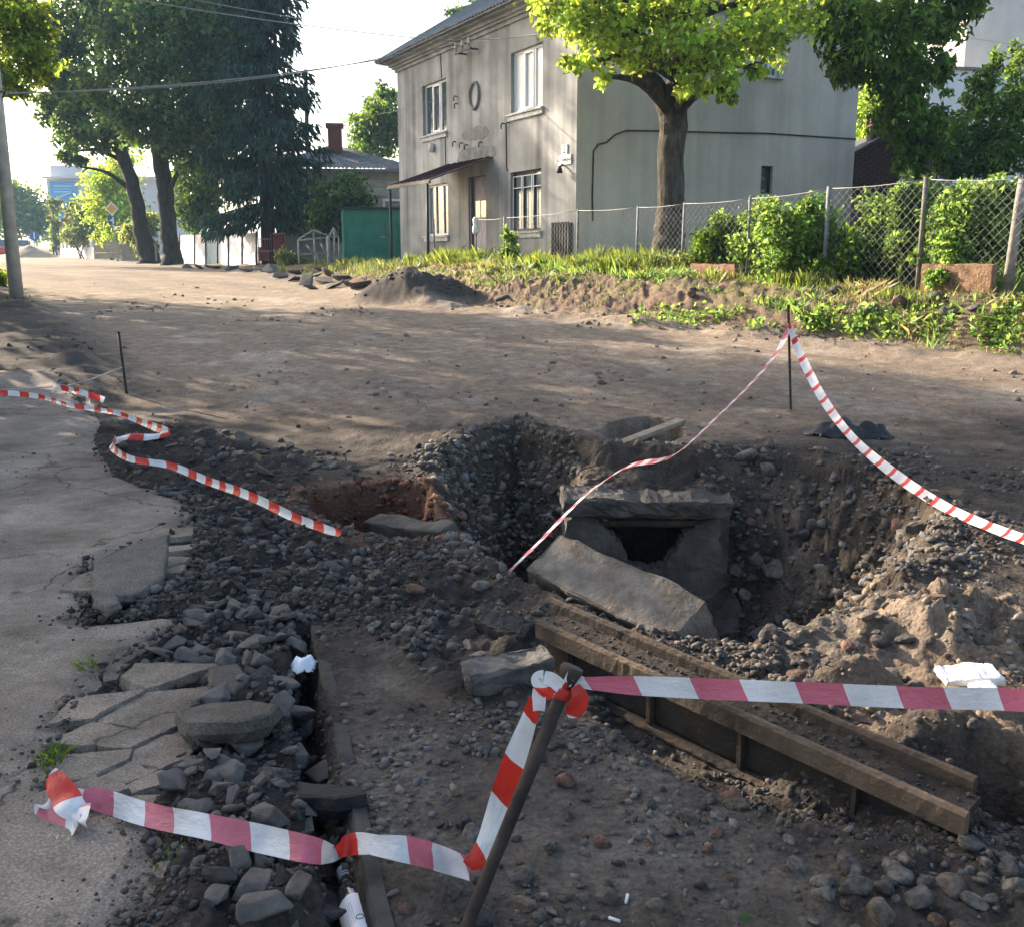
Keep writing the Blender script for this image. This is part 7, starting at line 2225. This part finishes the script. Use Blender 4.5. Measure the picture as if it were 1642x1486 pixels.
sp_y = 39.0
spb = Vector((P(431, 400, sp_y).x, sp_y, 1.1))
spruce('dark spruce with drooping branches standing beside the red gate', spb, 17.2, 2.75, 31)

# ---- shrubs and smaller trees in the distance
def shrub(label, px, pb_, Y, blobs, leaf, lm, seed, name='shrub', cat='shrub', stems=3, group=None, **kw):
    rg = np.random.default_rng(seed + 500)
    g_ = P(px, pb_, Y); base = Vector((g_.x, Y, HZ(g_.x, Y)))
    t = thing(name, label, cat, base, 0, group)
    c0 = Vector(blobs[0][0])
    for _ in range(stems):
        b_ = Vector(blobs[int(rg.integers(0, len(blobs)))][0])
        a_ = base + Vector((float(rg.normal(0, .12)), float(rg.normal(0, .08)), -.05))
        MB().tube([a_, a_.lerp(b_, .5) + Vector((float(rg.normal(0, .05)), 0, .05)), b_], [.012 + .0006 * Y, .009 + .0004 * Y, .004], 5).build('stem', M_BARK, t)
    pp_, tt_ = [], []
    for c, r, n in blobs:
        p, tn = blob_points(c, r, n, rg, kw.get('per', 18), kw.get('cl', .2), .3); pp_.append(p); tt_.append(tn)
    foliage('foliage', np.concatenate(pp_), leaf, lm, t, rg, smoothcol=np.concatenate(tt_), aspect=kw.get('aspect', .5), droop=kw.get('droop', .2))
    return t
shrub('bright yellow green tree lit by the sun behind the diamond sign', 180, 410, 68, [B(180, 290, 68, 44, 38, 2, 1500), B(165, 330, 68, 40, 34, 2, 1200), B(205, 345, 67, 34, 34, 1.6, 900), B(185, 382, 67, 34, 20, 1.4, 700), B(195, 255, 68, 34, 26, 1.6, 600)], .32, L_SUN, 41, 'roadside_tree', 'tree', 5)
shrub('dusty olive shrub left of the diamond sign', 130, 412, 76, [B(125, 345, 76, 26, 34, 1.6, 900), B(140, 375, 76, 34, 22, 1.6, 800), B(112, 375, 77, 16, 22, 1.2, 400)], .34, L_OLIVE, 42, stems=4)
shrub('pale olive shrub hanging over the leaning trunk', 228, 410, 53.5, [B(222, 372, 53.5, 30, 20, 1, 800), B(240, 362, 53.5, 24, 22, 1, 600), B(232, 390, 53, 20, 14, .8, 350)], .26, L_OLIVE, 43, stems=4)
shrub('dark bush behind the thick straight trunk', 310, 425, 50, [B(310, 330, 50, 36, 50, 1.6, 1500), B(335, 300, 50, 30, 40, 1.6, 900), B(300, 280, 51, 30, 30, 1.6, 700)], .28, L_DARK, 44)
shrub('ivy covered stump standing tall by the far wall', 88, 412, 90, [B(86, 328, 90, 11, 14, .7, 380), B(87, 355, 90, 9, 18, .6, 380), B(88, 385, 90, 10, 18, .6, 380)], .34, L_OLIVE, 45, 'ivy_stump', 'tree', 3)
shrub('dark rounded tree at the far left street end', 40, 408, 112, [B(38, 340, 112, 36, 44, 3, 1500), B(20, 320, 112, 26, 32, 3, 900), B(58, 350, 112, 22, 34, 2, 700), B(0, 350, 112, 30, 50, 3, 800)], .55, L_MID, 46, 'distant_tree', 'tree', 4)
shrub('tree behind the dark rounded tree at the street end', 150, 400, 150, [B(110, 370, 150, 60, 30, 4, 900), B(190, 330, 150, 60, 40, 4, 900), B(-20, 330, 150, 60, 60, 4, 800), B(250, 340, 150, 50, 50, 4, 800)], .8, L_MID, 47, 'distant_tree', 'tree', 4)
shrub('dark elder bush between spruce and garage', 555, 405, 36.5, [B(545, 315, 36.5, 42, 30, 1.2, 1300), B(580, 325, 36.5, 24, 24, 1, 500), B(520, 340, 36.5, 26, 40, 1.1, 900), B(560, 290, 36.8, 26, 16, .8, 350)], .20, L_DARK, 48)
shrub('leafy tree behind the low house roof', 600, 330, 56, [B(610, 190, 56, 30, 36, 2, 1500), B(585, 215, 56, 28, 24, 1.6, 800), B(640, 200, 56, 24, 48, 2, 1100), B(620, 150, 56, 18, 14, 1, 260), B(568, 190, 56, 9, 10, .6, 80), B(600, 240, 56, 40, 20, 1.6, 700)], .30, L_MID, 49, 'garden_tree', 'tree', 4)
shrub('tree tip showing above the house roof', 745, 330, 60, [B(735, 22, 60, 16, 10, 1, 160), B(765, 12, 60, 14, 12, 1, 160), B(750, 60, 60, 40, 40, 2, 500)], .3, L_DARK, 50, 'garden_tree', 'tree', 4)
shrub('clipped bush at the foot of the utility pole', 2, 460, 21.5, [B(0, 446, 21.5, 14, 15, .3, 420), B(-20, 440, 21.5, 22, 22, .5, 500)], .10, L_SUN, 51, stems=4)

# ---- trees across the street, left of the picture: they throw the shade over the dig
def shade_tree(label, w, t_, rw, z0, z1, n, seed, rt=1.6, leaf=.26, lm=None, extra=()):
    x, y = .61 * w - .79 * t_, .79 * w + .61 * t_
    base = Vector((x, y, float(road_z(y))))
    rg = np.random.default_rng(seed)
    bl = []
    nb_ = 9
    for k in range(nb_):
        f = (k + .5) / nb_
        hz_ = z0 + (z1 - z0) * f
        taper = math.sin(math.pi * (.18 + .70 * f)) ** .7
        ow = float(rg.uniform(-.35, .35)) * rw * taper
        bl.append(((x + .61 * ow, y + .79 * ow, hz_), (rw * .72 * taper, rw * .72 * taper, (z1 - z0) / nb_ * 1.15), n // nb_))
    tr = [(base + Vector((0, 0, -.2)), .3), (base + Vector((0, 0, 1.0)), .24), (base + Vector((.1, 0, (z0 + z1) / 2)), .17), (base + Vector((0, .1, z1 - .8)), .05)]
    t = tree('street_tree', label, 'tree', base, tr, bl, leaf, lm or L_MID, seed, per=16, cl=.30, group='trees on the near side of the street')
    if extra:
        q_ = [blob_points(c, r, n_, rg, 22, .18, .4) for c, r, n_ in extra]
        foliage('lower_crown', np.concatenate([a_ for a_, _ in q_]), .125, L_SUN, t, rg, smoothcol=np.concatenate([b_ for _, b_ in q_]) * .75, aspect=.6)
    return t
shade_tree('tall street tree at the left edge beside the utility pole', 8.5, 25.5, 2.1, 1.6, 14.0, 5600, 61, lm=L_SUN, extra=[B(28, 30, 21.5, 48, 50, .8, 2300), B(52, 100, 21.5, 34, 34, .6, 1100), B(18, 135, 21.5, 28, 24, .5, 650), B(-30, 60, 22, 60, 90, 1.2, 2000)])
shade_tree('street tree on the near side left of the pavement', 6.7, 19, 2.0, .9, 11.5, 6800, 62)
shade_tree('low street tree nearest the camera on the left', .75, 14, 1.9, .5, 8.5, 6000, 63)
shade_tree('small street shrub tree between the two near street trees', 3.2, 14, 1.6, .3, 4.7, 5600, 64)
shade_tree('slim unseen tree added to close the shade beside the shrub tree', 1.95, 13.5, 1.0, .3, 6.8, 3200, 68)  # unseen filler tree, added to keep sun dapples off the pavement
shade_tree('street tree behind the camera on the left', -2.6, 14, 2.2, .5, 9.5, 5200, 65)
shade_tree('tall unseen poplar added left of the picture to shade the house front', 20.35, 48, 2.05, 9, 25, 6200, 66, leaf=.36)  # both poplars are unseen, added so their crowns shade the house front
shade_tree('second tall unseen poplar added left of the picture to shade the house front', 22.6, 54, 2.2, 9, 26, 5600, 67, leaf=.36)

# overhanging lit branch in the upper left corner
# ---- plants along the fence
def fy_at(px): return fence_at(px).y
def plant(label, px, blobs, leaf, lm, seed, dy=.5, stems=4, **kw):
    Y = fy_at(px) + dy
    return shrub(label, px, 430, Y, [B(a, b, Y, rx * 1.15, ry * 1.1, rd * 1.2, int(n * 1.5)) for a, b, rx, ry, rd, n in blobs], leaf * 1.15, lm, seed, 'garden_plant', 'plant', stems, 'plants along the fence', **kw)
plant('broad raspberry bush behind the fence at the right edge', 1575, [(1560, 350, 45, 55, .35, 1500), (1600, 360, 40, 60, .35, 1400), (1530, 400, 30, 35, .3, 700), (1630, 330, 30, 40, .3, 700), (1590, 300, 18, 16, .2, 220), (1660, 380, 40, 50, .4, 700)], .075, L_PLANT, 71, .5, 7, aspect=.6)
plant('tall spiky goldenrod clump behind the fence post', 1455, [(1438, 330, 7, 45, .12, 420), (1452, 320, 7, 45, .12, 420), (1466, 340, 8, 50, .12, 420), (1482, 325, 7, 40, .12, 350), (1445, 390, 26, 32, .25, 700), (1510, 320, 6, 32, .12, 220), (1480, 400, 24, 26, .2, 420)], .075, L_PLANT, 72, .45, 8, aspect=.22, droop=-.5)
plant('rounded leafy bush bulging through the fence mesh', 1300, [(1265, 385, 48, 42, .4, 1500), (1310, 360, 36, 36, .35, 900), (1250, 430, 40, 26, .3, 800), (1345, 400, 40, 30, .35, 800), (1295, 330, 14, 14, .2, 180), (1240, 350, 22, 26, .25, 350)], .075, L_PLANT, 73, .15, 7, aspect=.6)
plant('spreading bush between the fence posts right of the trunk', 1165, [(1160, 370, 34, 26, .3, 800), (1180, 395, 36, 22, .3, 700), (1130, 395, 24, 22, .3, 450), (1150, 415, 40, 14, .3, 450)], .07, L_MID, 74, .5, 6, aspect=.6)
plant('lush darker bush right of the rounded leafy bush', 1390, [(1380, 400, 34, 34, .3, 800), (1400, 420, 34, 22, .3, 600), (1355, 425, 30, 20, .3, 450)], .075, L_MID, 75, .4, 6, aspect=.6)
plant('young sapling with pale leaves at the fence post by the door', 812, [(816, 390, 8, 18, .15, 110), (820, 405, 12, 10, .2, 90), (812, 372, 5, 9, .1, 40)], .10, L_PLANT, 76, -.2, 2)
plant('weedy bush left of the fence by the garage', 600, [(590, 431, 50, 8, .5, 700), (640, 430, 40, 8, .5, 550), (690, 427, 26, 8, .4, 300)], .085, L_MID, 77, -1.2, 5, aspect=.35, droop=-.6)
plant('tall grey green mugwort clump by the metal frame', 480, [(470, 420, 26, 12, .4, 500), (490, 426, 22, 10, .4, 420), (455, 412, 14, 12, .3, 260), (515, 428, 20, 8, .4, 260)], .085, L_OLIVE, 78, -2.2, 5, aspect=.25, droop=-.7)
plant('tall leafy weeds between the two right hand fence posts', 1420, [(1425, 360, 30, 55, .3, 700), (1400, 345, 24, 40, .3, 500)], .07, L_PLANT, 81, .6, 6, aspect=.45)
plant('high bush behind the fence left of the rounded bush', 1215, [(1215, 355, 26, 34, .3, 600), (1205, 400, 40, 30, .3, 700), (1235, 330, 14, 18, .2, 200)], .07, L_PLANT, 82, .4, 5, aspect=.5)
plant('dense bush behind the fence right of the goldenrod', 1530, [(1520, 370, 30, 50, .35, 900), (1545, 310, 16, 24, .2, 260), (1500, 405, 30, 26, .3, 500)], .075, L_PLANT, 83, .55, 6, aspect=.6)
plant('low weeds below the spreading bush by the trunk', 1100, [(1100, 420, 40, 14, .3, 450), (1060, 425, 30, 10, .3, 260)], .06, L_OLIVE, 84, .1, 4, aspect=.3, droop=-.6)
plant('small weed growing on the bank at right', 1505, [(1500, 445, 16, 12, .15, 200), (1510, 470, 12, 9, .12, 110)], .075, L_PLANT, 79, -.25, 2)
plant('low weed on the bank below the rounded bush', 1275, [(1276, 440, 14, 16, .15, 220), (1262, 455, 16, 8, .12, 130)], .07, L_PLANT, 80, -.3, 2)

# creeping plants along the foot of the bank
rg = np.random.default_rng(99)
pts = []
for px0, px1, py0, py1, n in ((1070, 1200, 505, 520, 700), (1190, 1330, 512, 535, 900), (1340, 1500, 512, 535, 1500), (1490, 1642, 525, 550, 900), (990, 1090, 500, 512, 300), (1560, 1642, 500, 530, 250)):
    for _ in range(n // 80):
        c = GT(rg.uniform(px0, px1), rg.uniform(py0, py1))
        p = np.stack([c.x + rg.normal(0, .10, 26), c.y + rg.normal(0, .08, 26)], 1)
        z = HZv(p[:, 0], p[:, 1]) + rg.uniform(.01, .11, 26)
        pts.append(np.concatenate([p, z[:, None]], 1))
o = foliage('ground_creepers', np.concatenate(pts), .07, L_PLANT, None, rg, .45, droop=-.2, aspect=.75)
tag(o, 'low leafy creepers along the foot of the bank', 'plants')

# ---- grass
def grass(name, X, Y, h, m, seed, label, w=.010, lean=.35):
    rg = np.random.default_rng(seed); n = len(X)
    Z = HZv(X, Y) - .02
    an = rg.uniform(0, 6.283, n); hh = h * rg.uniform(.45, 1.3, n) * np.clip(.85 + 2.6 * fbm(X * 1.9, Y * 1.9, 3, seed + 7), .25, 1.9); ln = np.abs(rg.normal(0, lean, n)) * hh
    bx_ = np.cos(an + 1.57) * w; by2 = np.sin(an + 1.57) * w
    V = np.stack([np.stack([X - bx_, Y - by2, Z], 1), np.stack([X + bx_, Y + by2, Z], 1),
                  np.stack([X + np.cos(an) * ln * .4 + bx_ * .6, Y + np.sin(an) * ln * .4 + by2 * .6, Z + hh * .6], 1),
                  np.stack([X + np.cos(an) * ln, Y + np.sin(an) * ln, Z + hh * .95], 1)], 1)
    I = (np.arange(n) * 4)[:, None]
    F = np.concatenate([I + np.array([[0, 1, 2]]), I + np.array([[0, 2, 3]])])
    b = np.exp(rg.normal(0, .3, n)); hu = rg.normal(0, .12, n)
    col = np.repeat(np.clip(np.stack([b * (1 + hu), b, b * (1 - hu)], 1), .1, 2), 4, axis=0)
    o = mesh_np(name, V.reshape(-1, 3), F, m, None, col=col)
    return tag(o, label, 'grass', kind='stuff')
def band(n, ymin, ymax, dmin, dmax, seed, thr=-.1):
    """points in a band beside the fence line (negative: street side)"""
    rg = np.random.default_rng(seed)
    Y = rg.uniform(ymin, ymax, n * 3)
    FX = np.interp(Y, [p[1] for p in FENCE_LINE], [p[0] for p in FENCE_LINE])
    d = rg.uniform(dmin, dmax, n * 3)
    X = FX + d * .87; Yy = Y + d * .5
    k = fbm(X * 1.1, Yy * 1.1, 3, seed) + .25 * rg.normal(0, .3, len(X)) > thr
    return X[k][:n], Yy[k][:n]
X, Y = band(15000, 17.2, 25.5, -.9, .7, 3, -.08); grass('grass', X, Y, .30, L_GRASS, 1, 'tall bright grass along the fence below the house', .012)
X, Y = band(3600, 11, 18.5, -.7, .4, 4, .06); grass('grass', X, Y, .17, L_GRASS, 2, 'sparse green grass on the bank at right', .010)
X, Y = band(5000, 11, 24, -1.0, -.1, 5, .03); grass('dry_grass', X, Y, .12, L_STRAW, 3, 'pale dry grass hanging on the bank', .008, .9)
X, Y = band(5000, 24, 32, -2.2, .6, 6, .0); grass('grass', X, Y, .17, L_OLIVE, 4, 'weedy grass on the verge before the garage', .014)
X, Y = band(7000, 18, 31, .6, 4.0, 7, -.1); grass('grass', X, Y, .13, L_GRASS, 5, 'garden grass around the grey house', .014)
X, Y = band(6000, 11, 20, .3, 4.5, 8, -.1); grass('grass', X, Y, .35, L_MID, 6, 'garden grass behind the fence plants', .012)
X, Y = band(3200, 11.3, 22, -1.25, -.15, 11, .10); grass('weeds', X, Y, .13, L_PLANT, 12, 'patchy green weeds growing on the earth bank', .010, .7)
X, Y = band(4500, 16.5, 24.5, -2.3, -.4, 13, .03); grass('weeds', X, Y, .13, L_OLIVE, 14, 'thin olive weeds on the bank below the house', .010, .7)
# tufts in the cracks of the pavement
rg = np.random.default_rng(77); X = []; Y = []
for a, b, n in ((185, 1032, 60), (140, 1072, 50), (85, 1215, 60), (75, 1235, 40), (262, 1405, 20), (245, 880, 25)):
    c = G(a, b); X.append(c.x + rg.normal(0, .018, n)); Y.append(c.y + rg.normal(0, .018, n))
X = np.concatenate(X); Y = np.concatenate(Y)
o = grass('grass', X, Y, .03, L_MID, 9, 'small grass tufts in the pavement cracks', .0022, .8)
o.location.z = .055

# ---- fallen leaves
def leaf_thing(label, px, py, size, m, n, seed):
    rg_ = np.random.default_rng(seed); c = on(px, py, .012)
    C = np.array([[c.x, c.y, c.z]]) + rg_.normal(0, size * .35, (n, 3)) * np.array([[1, 1, .15]])
    D = np.stack([np.cos(np.arange(n) * 2.1), np.sin(np.arange(n) * 2.1), np.full(n, .15)], 1)
    V, F = leaf_block(C, size, rg_, dirs=D, aspect=.7, fold=.12)
    o = mesh_np('fallen_leaf', V, F, m, None, col=np.ones((len(V), 3)))
    return tag(o, label, 'leaf')
leaf_thing('green leaf lying on the gravel near the bottom', 1148, 1450, .05, L_DARK, 1, 3)
leaf_thing('small yellow leaf by the end of the rusty beam', 868, 1004, .04, leaf_mat('yellow leaf', (.62, .58, .20), .3), 1, 4)
M_SEED = mat('dry seed', (.42, .34, .24), .8, .2)
for k, (a, b) in enumerate(((66, 1348), (82, 1355), (94, 1357), (103, 1356), (112, 1360), (150, 1362))):
    c = on(a, b, .02); c.z = .045
    an = k * 1.1
    d = Vector((math.cos(an) * .35, math.sin(an), .1)) * .012
    tag(MB().tube([c - d, c, c + d], [.001, .004, .001], 5).build('dry_seed', M_SEED), ('leftmost dry seed on the pavement below the tape end', 'second dry seed from the left below the tape end', 'third dry seed from the left below the tape end', 'fourth dry seed from the left below the tape end', 'fifth dry seed from the left below the tape end', 'rightmost dry seed beside the dark crumb on the pavement')[k], 'seed', 'dry seeds on the pavement')

# ---------------------------------------------------------------- bluish volume added to imitate lens glare over the dark trees
hm, hn, hl, hb = new_mat('thin haze')
hn.remove(hb)
pv = N(hn, 'ShaderNodeVolumePrincipled')
pv.inputs['Color'].default_value = (.45, .72, 1.0, 1); pv.inputs['Density'].default_value = .0006; pv.inputs['Anisotropy'].default_value = .25
hl.new(pv.outputs[0], hn['Material Output'].inputs['Volume'])
veil = MB().box(-920, 920, -60, 930, -3.0, 30.0).build('veil', hm)
tag(veil, 'thin bluish haze added for the lens glare', 'veil', kind='stuff')
